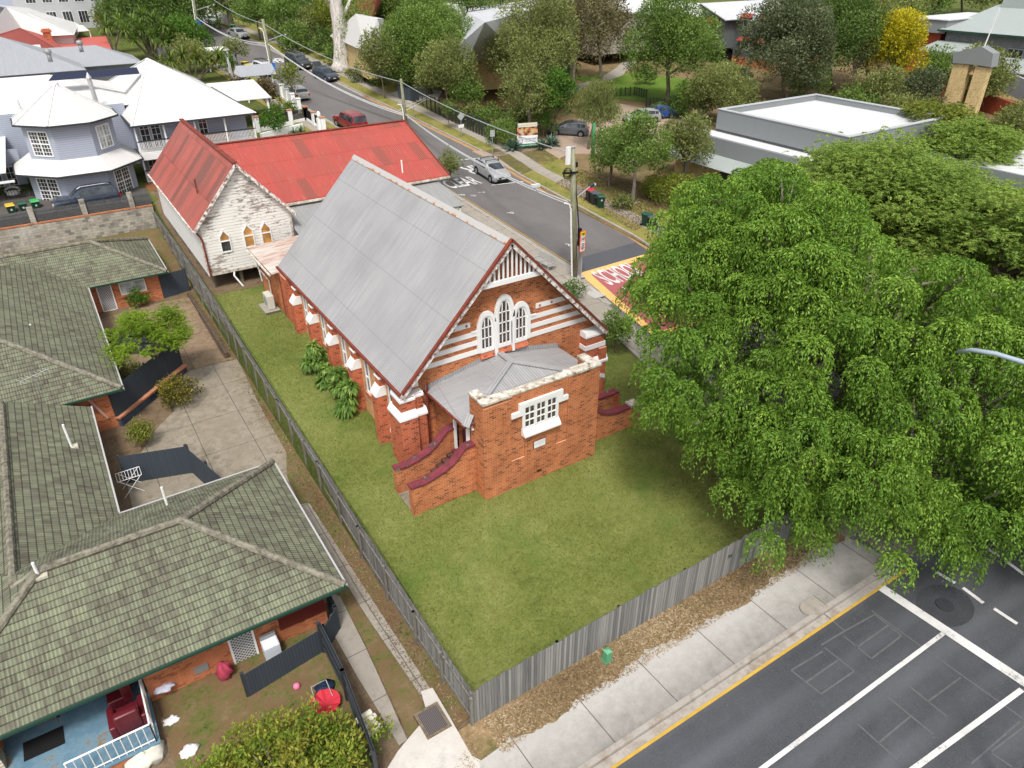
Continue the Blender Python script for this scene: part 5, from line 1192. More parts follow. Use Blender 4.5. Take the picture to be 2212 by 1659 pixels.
t = thing('washing_machine', 'white top loading washing machine against the brick wall', 'washing machine', (-9.75, -1.75, -1.5)); mb = MB(); soft(mb, -10.05, -9.5, -2.0, -1.42, -1.48, -.62, .03); part('body', mb, plain('appliance white', (.62, .66, .72), .4), t); mb = MB(); soft(mb, -10.05, -9.5, -1.55, -1.4, -.63, -.5, .03); part('control_panel', mb, GREY, t); mb = MB(); mb.box(-10.0, -9.55, -1.97, -1.6, -.62, -.6); part('lid', mb, WHITE, t)
t = thing('clothes_airer', 'white wire clothes airer standing in the drying yard', 'airer', at(290, 1060)); c = base_of(t)
mb = MB()
for i in range(9): mb.tube([(c.x - .5 + i * .125, c.y - .35, c.z + .95), (c.x - .5 + i * .125, c.y + .35, c.z + .95)], .012, 4)
for y in (-.35, .35): mb.tube([(c.x - .5, c.y + y, c.z + .95), (c.x + .5, c.y + y, c.z + .95)], .016, 4)
part('hanging_rack', mb, WHITE, t); mb = MB()
for y in (-.35, .35): mb.tube([(c.x - .45, c.y + y, c.z + .95), (c.x + .45, c.y + y, c.z)], .016, 4); mb.tube([(c.x + .45, c.y + y, c.z + .95), (c.x - .45, c.y + y, c.z)], .016, 4)
part('leg', mb, WHITE, t, split=True)
def tv_antenna(p, label, hgt=1.3, rz=0.5):
    t = thing('tv_antenna', label, 'antenna', p); c = base_of(t); mb = MB(); mb.tube([c, c + Vector((0, 0, hgt))], .02, 5); part('mast', mb, SILV, t); mb = MB(); d = Vector((math.cos(rz), math.sin(rz), .0)); n = Vector((-d.y, d.x, 0)); q = c + Vector((0, 0, hgt))
    mb.tube([q - d * .7, q + d * .7], .015, 4)
    for i in range(7): w_ = .45 - .03 * i; a = q + d * (-.65 + i * .21); mb.tube([a - n * w_, a + n * w_], .009, 4)
    part('elements', mb, SILV, t)
tv_antenna((A1_[0] + 3.1, 16.9, 1.55), 'small rooftop TV antenna standing near the edge of the far tiled roof', 1.0)
tv_antenna((-13.9, 35.0, 2.6), 'thin TV antenna above the far tiled roof beside the block wall', 1.5)
def roof_pipe(px, label, hgt=.9, zr=1.6, tilt=(0, 0)):
    p = G(px[0], px[1], zr); t = thing('vent_pipe', label, 'vent pipe', p, 'white vent pipes on the tiled roofs'); c = base_of(t)
    mb = MB(); mb.tube([c - Vector((0, 0, .2)), c + Vector((0, 0, hgt))], .05, 8); part('pipe', mb, WHITE, t); mb = MB(); mb.box(c.x - .25, c.x + .25, c.y - .16, c.y + .16, c.z - .06, c.z + .05); part('flashing', mb, plain('painted flashing', (.5, .47, .38), .7), t)
roof_pipe((367, 1108), 'tall white vent pipe on the gutter edge of the nearest tiled roof', 1.3, .95)
roof_pipe((155, 966), 'tall white vent pipe on the middle tiled roof', 1.2, 1.25); roof_pipe((74, 725), 'short vent pipe on the far tiled roof', .7, 2.0); roof_pipe((84, 1245), 'bent white vent pipe at the ridge junction of the tiled roofs', .6, 2.6)
mb = MB(); mb.blob((0, 0, .12), .12, 12, amp=0); x, y, z = at(642, 1487); o = solo('ball', mb, plain('pink plastic', (.8, .2, .35), .4), 'pink ball on the bare ground in front of the screen fence', 'ball', smooth=True); o.location = (x, y, z)
t = thing('folding_saucer_chair', 'collapsed red saucer chair with a silver frame lying beside the charcoal fence', 'chair', at(706, 1530)); c = base_of(t)
mb = MB(); k = 20; v = [(c.x, c.y, c.z + .18)] + [(c.x + .48 * math.cos(i * 2 * math.pi / k), c.y + .48 * math.sin(i * 2 * math.pi / k), c.z + .35 + .05 * math.sin(3 * i)) for i in range(k)]; mb.add(v, [(0, 1 + i, 1 + (i + 1) % k) for i in range(k)]); part('seat', mb, plain('red canvas', (.55, .03, .05), .7), t)
mb = MB(); mb.tube([(c.x - .3, c.y - .1, c.z), (c.x - .25, c.y + .5, c.z + .7), (c.x + .25, c.y + .5, c.z + .7), (c.x + .3, c.y - .1, c.z)], .018, 6); part('frame', mb, SILV, t)
def crumple(name, label, cat, px, r, mat, seed, z=.0, flat=.35):
    x, y, z_ = at(*px); mb = MB(); mb.blob((x, y, z_ + z + r * flat * .6), (r, r * .8, r * flat), 16, seed, .28); return solo(name, mb, mat, label, cat, smooth=True)
crumple('tarp', 'crumpled cream cloth heaped on the ground beside the patio', 'cloth', (318, 1638), .55, plain('cream cloth', (.62, .6, .52), .8), 3)
crumple('tarp', 'dark blue plastic sheet bunched up behind the red saucer chair', 'cloth', (704, 1492), .38, plain('navy plastic', (.02, .035, .07), .4), 8)
crumple('clothes_pile', 'small pile of white and patterned clothes on a log by the brick wall', 'clothes', (364, 1503), .3, plain('pale clothes', (.5, .5, .6), .8), 5, z=.4)
crumple('garment', 'dusky red garment hanging on the stump by the brick wall', 'clothes', (490, 1465), .26, plain('crimson cloth', (.4, .05, .09), .8), 6, z=.1, flat=1.6)
crumple('shopping_bag', 'white plastic bag on the ground below the patio railing', 'bag', (372, 1558), .24, WHITE, 9)
crumple('rubbish_bundle', 'white plastic bundle under the yellow green tree', 'bag', (410, 1625), .3, WHITE, 12)
t = thing('letterbox_stand', 'post carrying four stacked white letterboxes beside the driveway strips', 'letterbox', at(803, 1590)); c = base_of(t); mb = MB(); mb.box(c.x - .05, c.x + .05, c.y - .05, c.y + .05, c.z, c.z + .6); part('post', mb, DARKG, t); mb = MB()
for i, (dx, dy) in enumerate(((0.02, 0), (-.04, .2), (.02, .4), (-.05, .6))): mb.tube([(c.x - .26 + dx, c.y - .3 + dy, c.z + .62), (c.x + .26 + dx, c.y - .3 + dy + .06, c.z + .62)], .10, 10)
part('letterbox', mb, plain('cream letterbox', (.66, .63, .52), .5), t, split=True)
def pitm():
    a = NT('steel pit grate', .6, .4); s3 = a.sep(a.pos()); g = a.mt('LESS_THAN', a.mt('FRACT', a.mt('MULTIPLY', s3[0], 20.)), .35); a.col(a.mix(g, (.05, .04, .045), (.16, .14, .13))); return a.m
x, y, z = at(935, 1563); t = thing('drain_grate', 'square steel drain grate with a timber surround in the driveway corner', 'drain', (x, y, z)); mb = MB(); mb.box(x - .42, x + .42, y - .5, y + .5, z, z + .19); part('surround', mb, bark_mat('old timber surround', (.12, .09, .06), (.22, .17, .12)), t); mb = MB(); mb.box(x - .33, x + .33, y - .41, y + .41, z + .17, z + .205); part('grate', mb, pitm(), t)
x, y, z = at(1310, 1432); t = thing('pillar_box', 'green plastic electricity pillar on the dry verge outside the front fence', 'pillar', (x, y, z)); mb = MB(); cap3(mb, x - .16, x + .16, y - .14, y + .14, z + .0, .2, .02, .02); mb.add([(x - .13, y - .12, z + .15), (x + .13, y - .12, z + .15), (x + .13, y + .12, z + .15), (x - .13, y + .12, z + .15), (x - .1, y - .1, z + .62), (x + .1, y - .1, z + .62), (x + .1, y + .1, z + .62), (x - .1, y + .1, z + .62)], [(0, 1, 5, 4), (1, 2, 6, 5), (2, 3, 7, 6), (3, 0, 4, 7), (4, 5, 6, 7), (0, 3, 2, 1)])
part('body', mb, plain('mint green plastic', (.10, .30, .16), .5), t); mb = MB(); mb.add([(x - .12, y - .12, z + .62), (x + .12, y - .12, z + .62), (x + .12, y + .12, z + .62), (x - .12, y + .12, z + .62), (x, y, z + .70)], [(0, 1, 4), (1, 2, 4), (2, 3, 4), (3, 0, 4), (0, 3, 2, 1)]); part('lid', mb, plain('mint green plastic lid', (.13, .36, .2), .5), t)

# ================================================================== PALING FENCES ROUND THE CHURCH LAND
def paling_fence(name, label, pts, hgt_, zf, side=1, post_side=1, step=.105, top=None, mat=TIMB, lab='fence'):
    HG = (lambda p: hgt_(p.x, p.y)) if callable(hgt_) else (lambda p: hgt_)
    c = pts[0]; t = thing(name, label, lab, (c[0], c[1], zf(*c))); mb = MB(); mr = MB(); mp = MB(); rr = random.Random(3)
    for a, b in zip(pts, pts[1:]):
        a = Vector(a); b = Vector(b); L = (b - a).length; d = (b - a).normalized(); nn = Vector((-d.y, d.x)); n = int(L / step)
        for i in range(n):
            p = a + d * (i + .5) * L / n; z = zf(p.x, p.y); hgt = HG(p); w_ = step * .5; tt = .011; o = nn * rr.uniform(-.008, .008) ; hh = hgt + rr.uniform(-.035, .035)
            lean = rr.uniform(-.012, .012)
            v = []
            for zz, s_ in ((z - .05, 0), (z + hh, lean)):
                for (q, e) in ((-w_, -tt), (w_, -tt), (w_, tt), (-w_, tt)):
                    v.append((p.x + d.x * (q + s_) + nn.x * e + o.x, p.y + d.y * (q + s_) + nn.y * e + o.y, zz))
            mb.add(v, [(0, 1, 5, 4), (1, 2, 6, 5), (2, 3, 7, 6), (3, 0, 4, 7), (4, 5, 6, 7)])
        m_ = max(1, int(round(L / 2.4)))
        for i in range(m_):
            p = a.lerp(b, i / m_); q = a.lerp(b, (i + 1) / m_); zp, zq = zf(p.x, p.y), zf(q.x, q.y); o = nn * .05 * post_side
            hp, hq = HG(p), HG(q)
            for f in (.22, .82): mr.bar((p.x + o.x, p.y + o.y, zp + hp * f), (q.x + o.x, q.y + o.y, zq + hq * f), .05, .08)
            for w_, z in ([(p, zp)] if i < m_ - 1 else [(p, zp), (q, zq)]):
                hgt = HG(w_); o2 = nn * .1 * post_side; mp.box(w_.x + o2.x - .05, w_.x + o2.x + .05, w_.y + o2.y - .05, w_.y + o2.y + .05, z - .2, z + hgt - (.12 if post_side > 0 else -.03))
    part('palings', mb, mat, t); part('rails', mr, TIMBR, t); part('post', mp, TIMBR, t, split=True); return t
zfront = lambda x, y: h(x, y - .15) + .1
front_pts = [(-5.32, fence_y(-5.3)), (-2.2, fence_y(-2.2)), (.3, fence_y(.3)), (3.2, fence_y(3.2) - .03), (6.7, fence_y(6.7) - .05), (x1 - 7.2, fence_y(10) - .05)]
ff = paling_fence('paling_fence', 'weathered grey paling fence along the dry verge at the front of the lawn', front_pts, 1.62, zfront, post_side=1)
text_mesh('36', .26, BLACK, 'house_number', ff, frame_mat((at(1518, 1224)[0] + .25, fence_y(5.2) - .09, h(5.2, -8.5) + 1.15), (1, 0, 0), (0, 0, 1)))
zs = lambda x, y: h(-5.7, y) + .02
def ztop(x, y):
    K = [(-9, .72), (-4, .66), (2, .48), (10, .42), (18, .75), (22, 1.1), (28, 1.45), (36, 1.6), (44, 1.7)]
    for (a, za), (b, zb_) in zip(K, K[1:]):
        if y <= b: return za + (zb_ - za) * (y - a) / (b - a)
    return 1.7
side_pts = [(-5.3, fence_y(-5.3)), (-5.28, -4.2), (-5.2, 1.0), (-5.08, 6), (-5.05, 12), (-5.06, 18), (-5.1, 24), (-5.16, 31), (-5.2, 38), (-5.2, 43.5)]
paling_fence('paling_fence', 'long grey side fence dividing the church lawn from the units driveway', side_pts, lambda x, y: ztop(x, y) - zs(x, y), zs, post_side=1)
t = thing('sleeper_wall', 'low wall of dark timber sleepers at the foot of the side fence', 'retaining wall', (-5.7, 27, -.9)); mb = MB()
for i, (a, b) in enumerate(zip([20.5, 24, 27.5], [24, 27.5, 31])):
    for k in range(2): mb.bar((-5.75 + .05 * k, a, -1.0 + k * .22), (-5.75 + .05 * k, b - .05, -.95 + k * .22), .22, .2)
part('sleeper', mb, bark_mat('dark old sleeper', (.05, .035, .025), (.15, .11, .08)), t, split=True)

# ================================================================== BLOCK RETAINING WALL AND PICKET PANELS
RYW = 43.8
t = thing('retaining_wall', 'tall grey block retaining wall behind the units', 'wall', (-14, RYW, 0)); mb = MB(); mb.box(-30, -5.2, RYW, RYW + .25, -1.2, 2.05); part('wall', mb, BLOCK, t); mb = MB(); mb.box(-30, -5.2, RYW - .03, RYW + .28, 2.05, 2.15); part('capping', mb, BRICKU, t)
mb = MB()
for x in (-17.1, -13.55, -10.05, -6.65): mb.box(x - .19, x + .19, RYW - .02, RYW + .3, 1.9, 3.35); 
part('pillar', mb, BLOCK, t, split=True)
for i, (a, b) in enumerate(((-24, -17.3), (-16.9, -13.75), (-13.35, -10.25), (-9.85, -6.85), (-6.45, -5.25))):
    lb = ['leftmost', 'second', 'middle', 'fourth', 'rightmost short'][i] + ' dark picket panel on top of the block retaining wall'
    f = thing('picket_panel', lb, 'fence', (a, RYW + .1, 2.15), 'picket panels on the retaining wall'); mb = MB(); x = a
    while x < b: mb.extr([(x, 2.2), (x + .075, 2.2), (x + .075, 3.05), (x + .037, 3.12), (x, 3.05)], 'y', RYW + .1, RYW + .125); x += .105
    part('pickets', mb, plain('weathered charcoal pickets', (.12, .122, .13), .8, var=.4, sc=5), f); mb = MB(); mb.box(a, b, RYW + .125, RYW + .17, 2.4, 2.48); mb.box(a, b, RYW + .125, RYW + .17, 2.85, 2.93); part('rail', mb, DARKG, f, split=True)

# ================================================================== THE BLUE HOUSE WITH A TURRET
bh = thing('turret_house', 'pale blue weatherboard house with eight sided turret, white roofs and a balcony', 'house', (-4, 52, 2.4))
TC = (-9.2, 49.3)
def octa(ap, c=TC, k=8, ph=math.pi / 8):
    r = ap / math.cos(math.pi / k); return [(c[0] + r * math.cos(ph + 2 * math.pi * i / k), c[1] + r * math.sin(ph + 2 * math.pi * i / k)) for i in range(k)]
mb = MB(); mb.prism(octa(3.75), 2.2, 5.3); part('turret_lower_wall', mb, BLUEB, bh)
mb = MB(); mb.prism(octa(3.15), 5.2, 8.75); part('turret_upper_wall', mb, BLUEB, bh)
mb = MB(); a = octa(4.55); b = octa(3.1)
for i in range(8): mb.slab([a[i] + (5.0,), a[(i + 1) % 8] + (5.0,), b[(i + 1) % 8] + (5.95,), b[i] + (5.95,)], .05)
sk = part('turret_skirt_roof', mb, WCORR, bh)
mb = MB(); a = octa(3.6)
for i in range(8): mb.slab([a[i] + (8.5,), a[(i + 1) % 8] + (8.5,), (TC[0], TC[1], 10.95)], .05)
tr_ = part('turret_roof', mb, WCORR, bh)
for ap, z, pr in ((4.6, 4.97, sk), (3.65, 8.47, tr_)):
    o = octa(ap); mb = MB()
    for i in range(8): mb.bar(o[i] + (z,), o[(i + 1) % 8] + (z,), .1, .13)
    part('gutter', mb, DARKG, pr)
mb = MB(); a = octa(3.6)
for i in range(8): mb.bar(a[i] + (8.56,), (TC[0], TC[1], 11.0), .12, .04)
mb.cyl(TC[0], TC[1], 10.85, 11.05, .3, 10); part('hip_capping', mb, WHITE, tr_)
def oct_window(i, ap, z0, z1, w_, nx, nz, parent=bh, off=0.0, glass=GLASS):
    ang = math.pi / 4 * i; nn = Vector((math.cos(ang), math.sin(ang), 0)); tt = Vector((-nn.y, nn.x, 0)); c = Vector((TC[0], TC[1], 0)) + nn * (ap + .012) + tt * off
    d = sub('turret_window', parent, (c.x, c.y, z0)); mb = MB(); A = c - tt * w_; B = c + tt * w_
    mb.add([(A.x, A.y, z0), (B.x, B.y, z0), (B.x, B.y, z1), (A.x, A.y, z1)], [(0, 1, 2, 3)]); part('pane', mb, glass, d); mb = MB(); c2 = c + nn * .02
    for k in range(nx + 1):
        p = c2 + tt * (-w_ + 2 * w_ * k / nx); ww = .09 if k in (0, nx) or k * 2 == nx else .03; mb.bar((p.x, p.y, z0), (p.x, p.y, z1), ww, .04)
    for k in range(nz + 1):
        z = z0 + (z1 - z0) * k / nz; ww = .09 if k in (0, nz) or k * 2 == nz else .03; a_ = c2 - tt * w_; b_ = c2 + tt * w_; mb.bar((a_.x, a_.y, z), (b_.x, b_.y, z), .04, ww)
    part('frame', mb, WHITE, d)
oct_window(5, 3.15, 6.2, 8.0, .82, 6, 6); oct_window(7, 3.15, 6.3, 8.0, .7, 4, 4, glass=GLASSC)
oct_window(5, 3.75, 2.7, 4.6, .9, 6, 6); oct_window(7, 3.75, 2.7, 4.6, .85, 6, 6)
for i, ap, z0, z1 in ((6, 3.75, 2.2, 5.0), (6, 3.15, 5.8, 8.5)): pass
# main block
mb = MB(); mb.box(-4.3, 5.0, 50.6, 70, 2.0, 7.5); mb.box(-22, -4.3, 54, 68, 2.5, 8.3); part('main_wall', mb, BLUEB, bh)
mb = MB(); AP = (-0.8, 59.5, 11.1); e = 7.35; cs = [(-4.75, 48.3, e), (5.45, 48.3, e), (5.45, 71, e), (-4.75, 71, e)]
for i in range(4): mb.slab([cs[i], cs[(i + 1) % 4], AP], .05)
mr_ = part('main_roof', mb, WCORR, bh)
mb = MB()
for i in range(4): mb.bar(cs[i], cs[(i + 1) % 4], .12, .14)
part('gutter', mb, DARKG, mr_); mb = MB()
for i in range(4): mb.bar((cs[i][0], cs[i][1], e + .06), (AP[0], AP[1], AP[2] + .05), .14, .04)
part('hip_capping', mb, WHITE, mr_)
mb = MB(); q0 = [G(20, 217, 8.2), G(25, 232, 8.2)]
hip_roof(mb, -19.5, -2.5, 54.0, 67.0, 8.2, .32); part('rear_roof', mb, WCORR, bh)
mb = MB(); mb.slab([(5.2, 60, 6.6), (10.2, 60, 6.6), (10.2, 66, 7.6), (5.2, 66, 7.6)], .08); part('side_roof', mb, WCORR, bh); mb = MB(); mb.box(9.7, 9.9, 60.2, 60.4, 3, 6.5); mb.box(6.5, 6.7, 60.2, 60.4, 3, 6.5); part('side_post', mb, WHITE, bh, split=True)
# balcony
mb = MB(); mb.box(-4.6, 5.2, 48.6, 50.6, 4.78, 5.0); part('balcony_floor', mb, WHITE, bh)
mb = MB(); mb.box(-4.6, 5.2, 48.55, 48.62, 4.55, 5.05); part('balcony_fascia', mb, WHITE, bh)
def balusters(x0, x1, y, z, hgt, parent):
    mb = MB(); x = x0
    while x < x1: mb.box(x, x + .045, y, y + .03, z, z + hgt - .12); x += .12
    mb.box(x0, x1, y - .02, y + .05, z - .02, z + .06); part('balusters', mb, WHITE, parent); mb = MB(); mb.box(x0, x1, y - .03, y + .07, z + hgt - .12, z + hgt - .04); part('handrail', mb, DARKG, parent)
balusters(-4.6, 5.2, 48.62, 5.1, 1.05, bh)
mb = MB()
for x in (-4.55, -2.3, .2, 2.7, 5.15): mb.box(x - .06, x + .06, 48.6, 48.72, 5.0, 7.3)
for x in (-4.55, -2.3, .2, 2.7, 5.15): mb.box(x - .06, x + .06, 48.6, 48.72, 2.4, 4.6)
part('verandah_post', mb, WHITE, bh, split=True)
for x, z0 in ((-3.6, 5.1), (-2.7, 5.1), (1.2, 5.1), (-3.6, 2.5), (-2.6, 2.5)): window_y(x - .35, x + .35, 50.6, z0, z0 + 2.1, bh, glass=GLASS, nx=2, nz=4, name='french_door')
mb = MB(); mb.box(.7, 3.4, 50.1, 50.3, 5.25, 5.8); mb.box(.7, 3.4, 49.8, 50.2, 5.3, 5.4); part('timber_bench', mb, DECK, bh)
mb = MB(); mb.box(-5.0, 1, 46.3, 48.5, 2.3, 2.75); mb.box(-4.2, 1, 45.8, 46.3, 2.3, 2.55); part('deck', mb, DECK, bh)
balusters(-4.6, -1.5, 48.4, 2.8, 1.0, bh)
mb = MB(); p = Vector(G(208, 220, 8.7)); mb.tube([p - Vector((0, 0, .6)), p + Vector((-.05, 0, 1.9))], [.22, .17], 8); mb.cyl(p.x - .05, p.y, p.z + 1.9, p.z + 2.35, .24, 8, .02); part('flue', mb, SILV, bh); mb = MB(); p = Vector(G(43, 240, 8.4)); mb.tube([p - Vector((0, 0, .4)), p + Vector((0, 0, .9))], .17, 8); part('flue', mb, WHITE, bh)
# left verandah of the house
mb = MB(); mb.slab([(-14.3, 47.2, 5.3), (-26, 47.2, 5.3), (-26, 55, 6.9), (-13.6, 55, 6.9)][::-1], .05); part('terrace_roof', mb, WCORR, bh); mb = MB(); mb.box(-26, -13.9, 46.4, 46.55, 4.7, 4.85); mb.box(-16.2, -16.08, 46.4, 46.52, 2.4, 4.75); mb.bar((-16.1, 46.5, 4.75), (-16.1, 48.5, 4.8), .1, .1); part('pergola_beam', mb, WHITE, bh)
mb = MB(); mb.box(-24, -13.0, 48.5, 52, 2.4, 2.75); mb.box(-24, -16.5, 47.6, 48.5, 2.4, 2.6); part('deck', mb, DECK, bh)
mb = MB(); mb.box(-24, -13.2, 52, 52.2, 2.4, 6); part('terrace_wall', mb, BLUEB, bh)
for x in (-16.3, -15.2, -14.2): window_y(x - .32, x + .32, 52, 2.75, 4.7, bh, glass=GLASS, nx=2, nz=4, name='french_door')
railing([(-14.9, 48.6, 0), (-13.2, 48.6, 0)], 2.75, .9, bh, mat=BLACK)
for i, (x, col, l) in enumerate(((-15.9, (.45, .42, .38), 'round back wicker chair with cream cushions on the terrace, left'), (-14.4, (.5, .48, .45), 'round back wicker chair with white cushions on the terrace, right'))):
    t = thing('wicker_chair', l, 'chair', (x, 49.8, 2.75)); mb = MB(); mb.blob((x, 49.8, 3.1), (.5, .5, .25), 12, i, .05); part('cushion', mb, plain('cushion%d' % i, (.62, .6, .56), .8), t, smooth=True); mb = MB(); mb.tube([(x + .5 * math.cos(a), 49.9 + .5 * math.sin(a), 3.3 + .15 * math.sin(a)) for a in np.linspace(-.3, math.pi + .3, 9)], .1, 6); part('backrest', mb, plain('wicker%d' % i, col, .8), t, smooth=True)

# ================================================================== NEIGHBOURING HOUSES
def px_roof_house(name, label, eaves, apexes, ze, za, roofmat, wallmat, zb=None, inset=.4, faces=None, ymin=None):
    """roof from picture points: eaves and apexes at real heights"""
    if isinstance(ze, str): c_ = [at(u, v, float(ze)) for u, v in eaves]; ze = sum(p[2] for p in c_) / len(c_); za = ze + za
    E_ = [G(u, v, ze) for u, v in eaves]; A_ = [G(u, v, z) for (u, v), z in zip(apexes, za if isinstance(za, (list, tuple)) else [za] * len(apexes))]
    cx = sum(p[0] for p in E_) / len(E_); cy = sum(p[1] for p in E_) / len(E_); zb = h(cx, cy) - .5 if zb is None else zb
    t = thing(name, label, 'house' if 'house' in name else 'building', (cx, cy, zb)); mb = MB(); V = E_ + A_
    for f in faces: mb.slab([V[i] for i in f], .06)
    rf = part('roof', mb, roofmat, t); W_ = [(cx + (p[0] - cx) * (1 - inset / 8), cy + (p[1] - cy) * (1 - inset / 8)) for p in E_]
    mb = MB(); mb.prism(W_, zb, ze - .05); part('wall', mb, wallmat, t); return t, E_, A_, V
GZ = 6.5
# grey roofed house behind the blue one
t = thing('grey_house', 'grey weatherboard house with mid grey iron roofs behind the turret house', 'house', (-14, 76, 3.6))
mb = MB(); hip_roof(mb, -22, -5.2, 71, 84, 9.2, .45); hip_roof(mb, -30, -17.5, 66, 80, 8.6, .40, 'y'); hip_roof(mb, -12, 1.0, 76, 84, 8.9, .42); part('roof', mb, GCORR, t)
mb = MB(); mb.box(-21, -5.9, 72, 83, 3, 9.2); mb.box(-29, -18.3, 67, 79, 2.5, 8.6); mb.box(-12, .3, 77, 83, 3, 8.9); part('wall', mb, GREYB, t)
window_y(-22.5, -20.8, 67, 5.6, 7.2, t, glass=GLASSC)
p = G(205, 163, 10.4); mb = MB(); mb.slab([(p[0] - 3.6, p[1], 10.3), (p[0] + 3.6, p[1], 10.3), (p[0] + 3.6, p[1] + .9, 10.7), (p[0] - 3.0, p[1] + .9, 10.7)], .06); part('solar_panels', mb, plain('solar cells', (.015, .02, .05), .2, .6), t)
for uv, l in (((105, 118), ''), ((173, 98), '')):
    p = G(uv[0], uv[1], 11.6); mb = MB(); mb.cyl(p[0], p[1], 11.0, 11.7, .2, 10); mb.blob((p[0], p[1], 11.85), (.34, .34, .26), 10, 1, .02); part('whirly_vent', mb, GREY, t, smooth=True)
# coral red roof
t, E_, A_, V = px_roof_house('red_roofed_house', 'house with a smooth coral red iron roof, brick chimney and a square skylight', [(-60, 165), (150, 120), (243, 110), (228, 78), (120, 84), (-60, 110)], [(42, 60), (-40, 85)], 8.3, 12.2, RCORR, WBOARD, faces=[(0, 1, 6, 7), (1, 4, 6), (1, 2, 3, 4), (4, 5, 7, 6)])
p = G(104, 82, 9.9); mb = MB(); mb.box(p[0] - .45, p[0] + .45, p[1] - .4, p[1] + .4, 8.5, 11.0); mb.box(p[0] - .6, p[0] + .6, p[1] - .5, p[1] + .5, 10.6, 10.85); part('chimney', mb, BRICKD, t)
p = G(72, 103, 10.6); mb = MB(); mb.bar((p[0] - .7, p[1], p[2] + .1), (p[0] + .7, p[1], p[2] + .1), 1.0, .25); part('skylight', mb, WHITE, t)
t, E_, A_, V = px_roof_house('white_roofed_house', 'large white iron roofed house at the top left beyond the red roof', [(-60, 130), (60, 80), (160, 75), (170, 52), (110, 20), (-60, 5)], [(12, 14), (60, 28)], 9.5, [13.2, 12.2], WCORR, WBOARD, faces=[(0, 1, 6), (1, 2, 7, 6), (2, 3, 4, 7), (4, 5, 6, 7)])
mb = MB(); a = G(150, 70, 9.2); b = G(193, 66, 9.2); cc = G(180, 55, 9.6); d = G(152, 50, 9.6); mb.slab([a, b, cc, d], .06); part('verandah_roof', mb, WCORR, t); mb = MB()
for q in (a, b): mb.cyl(q[0], q[1] + .2, 6.0, 9.2, .09, 6)
part('verandah_post', mb, WHITE, t, split=True)
# two storey grey house at top left
p0 = at(200, 50); q0 = at(110, 60); t = thing('two_storey_house', 'two storey grey house with a row of shuttered windows at the top left', 'house', (p0[0], p0[1], p0[2]))
A = at(238, 58); B = (A[0] - 14, A[1], A[2]); mb = MB(); mb.box(B[0] - 20, A[0], A[1], A[1] + 10, A[2] - 1, A[2] + 7.2); part('wall', mb, plain('pale grey render', (.42, .43, .44), .8), t)
for k in range(5):
    for z in (.8, 3.9): window_y(A[0] - 1.9 - k * 2.3, A[0] - .5 - k * 2.3, A[1], A[2] + z, A[2] + z + 1.8, t, glass=GLASS, nx=3)
mb = MB(); mb.box(B[0] - 20.5, A[0] + .6, A[1] - .7, A[1] + 11, A[2] + 7.2, A[2] + 7.5); part('roof', mb, GCORR, t); mb = MB(); mb.box(B[0] - 20, A[0] - 13.0, A[1] - .05, A[1], A[2] + 3, A[2] + 7); part('blue_cladding', mb, BLUEB, t)
# houses right of the street
t, E_, A_, V = px_roof_house('white_roofed_house', 'white roofed cottage behind the tall white gum', [(712, 78), (790, 112), (832, 110), (840, 40), (760, 22)], [(768, 30), (815, 40)], '3.0', 3.6, WCORR, BRICKC, faces=[(0, 1, 5), (1, 2, 6, 5), (2, 3, 6), (3, 4, 5, 6)])
t, E_, A_, V = px_roof_house('terracotta_house', 'house with terracotta tiled roof and cream gable behind the white gum', [(735, 40), (800, 48), (860, 20), (800, -10)], [(775, -6), (815, -2)], '3.4', 3.2, TILET, WBOARD, faces=[(0, 1, 5, 4), (1, 2, 5), (2, 3, 4, 5)])
t, E_, A_, V = px_roof_house('school_hall', 'broad building with pale grey iron roof and a cream chimney in the trees', [(968, 118), (1010, 132), (1120, 122), (1300, 45), (1180, -5), (1000, 20)], [(1048, 48), (1180, 12)], '3.4', 4.6, LGREYR, BRICKC, faces=[(0, 1, 6), (1, 2, 6), (2, 3, 7, 6), (3, 4, 7), (4, 5, 6, 7), (5, 0, 6)])
t, E_, A_, V = px_roof_house('white_roofed_house', 'long low white roofed building at the top edge behind the school trees', [(940, 36), (962, 52), (1000, 36), (1010, 2), (950, 8)], [(975, 12)], '3.2', 2.6, WCORR, WBOARD, faces=[(0, 1, 5), (1, 2, 5), (2, 3, 5), (3, 4, 5)])
# long white roof + shade sail
t = thing('covered_walkway', 'long white roofed school block with cream walls behind the shade tent', 'building', at(1450, 50)); a = G(1295, 22, 12); b = G(1590, 42, 9.6); c2 = G(1600, 12, 11.5); d = G(1320, -6, 13.4); mb = MB(); mb.slab([a, b, c2, d], .1); part('roof', mb, WCORR2, t); mb = MB(); mb.prism([(a[0], a[1] + .6), (b[0], b[1] + .6), (b[0], b[1] + 9), (a[0], a[1] + 9)], 6, [a[2] - .2, b[2] - .2, b[2] - .2, a[2] - .2]); part('wall', mb, plain('grey cream render wall', (.34, .31, .26), .8), t)  # walkway wall in an even grey cream render
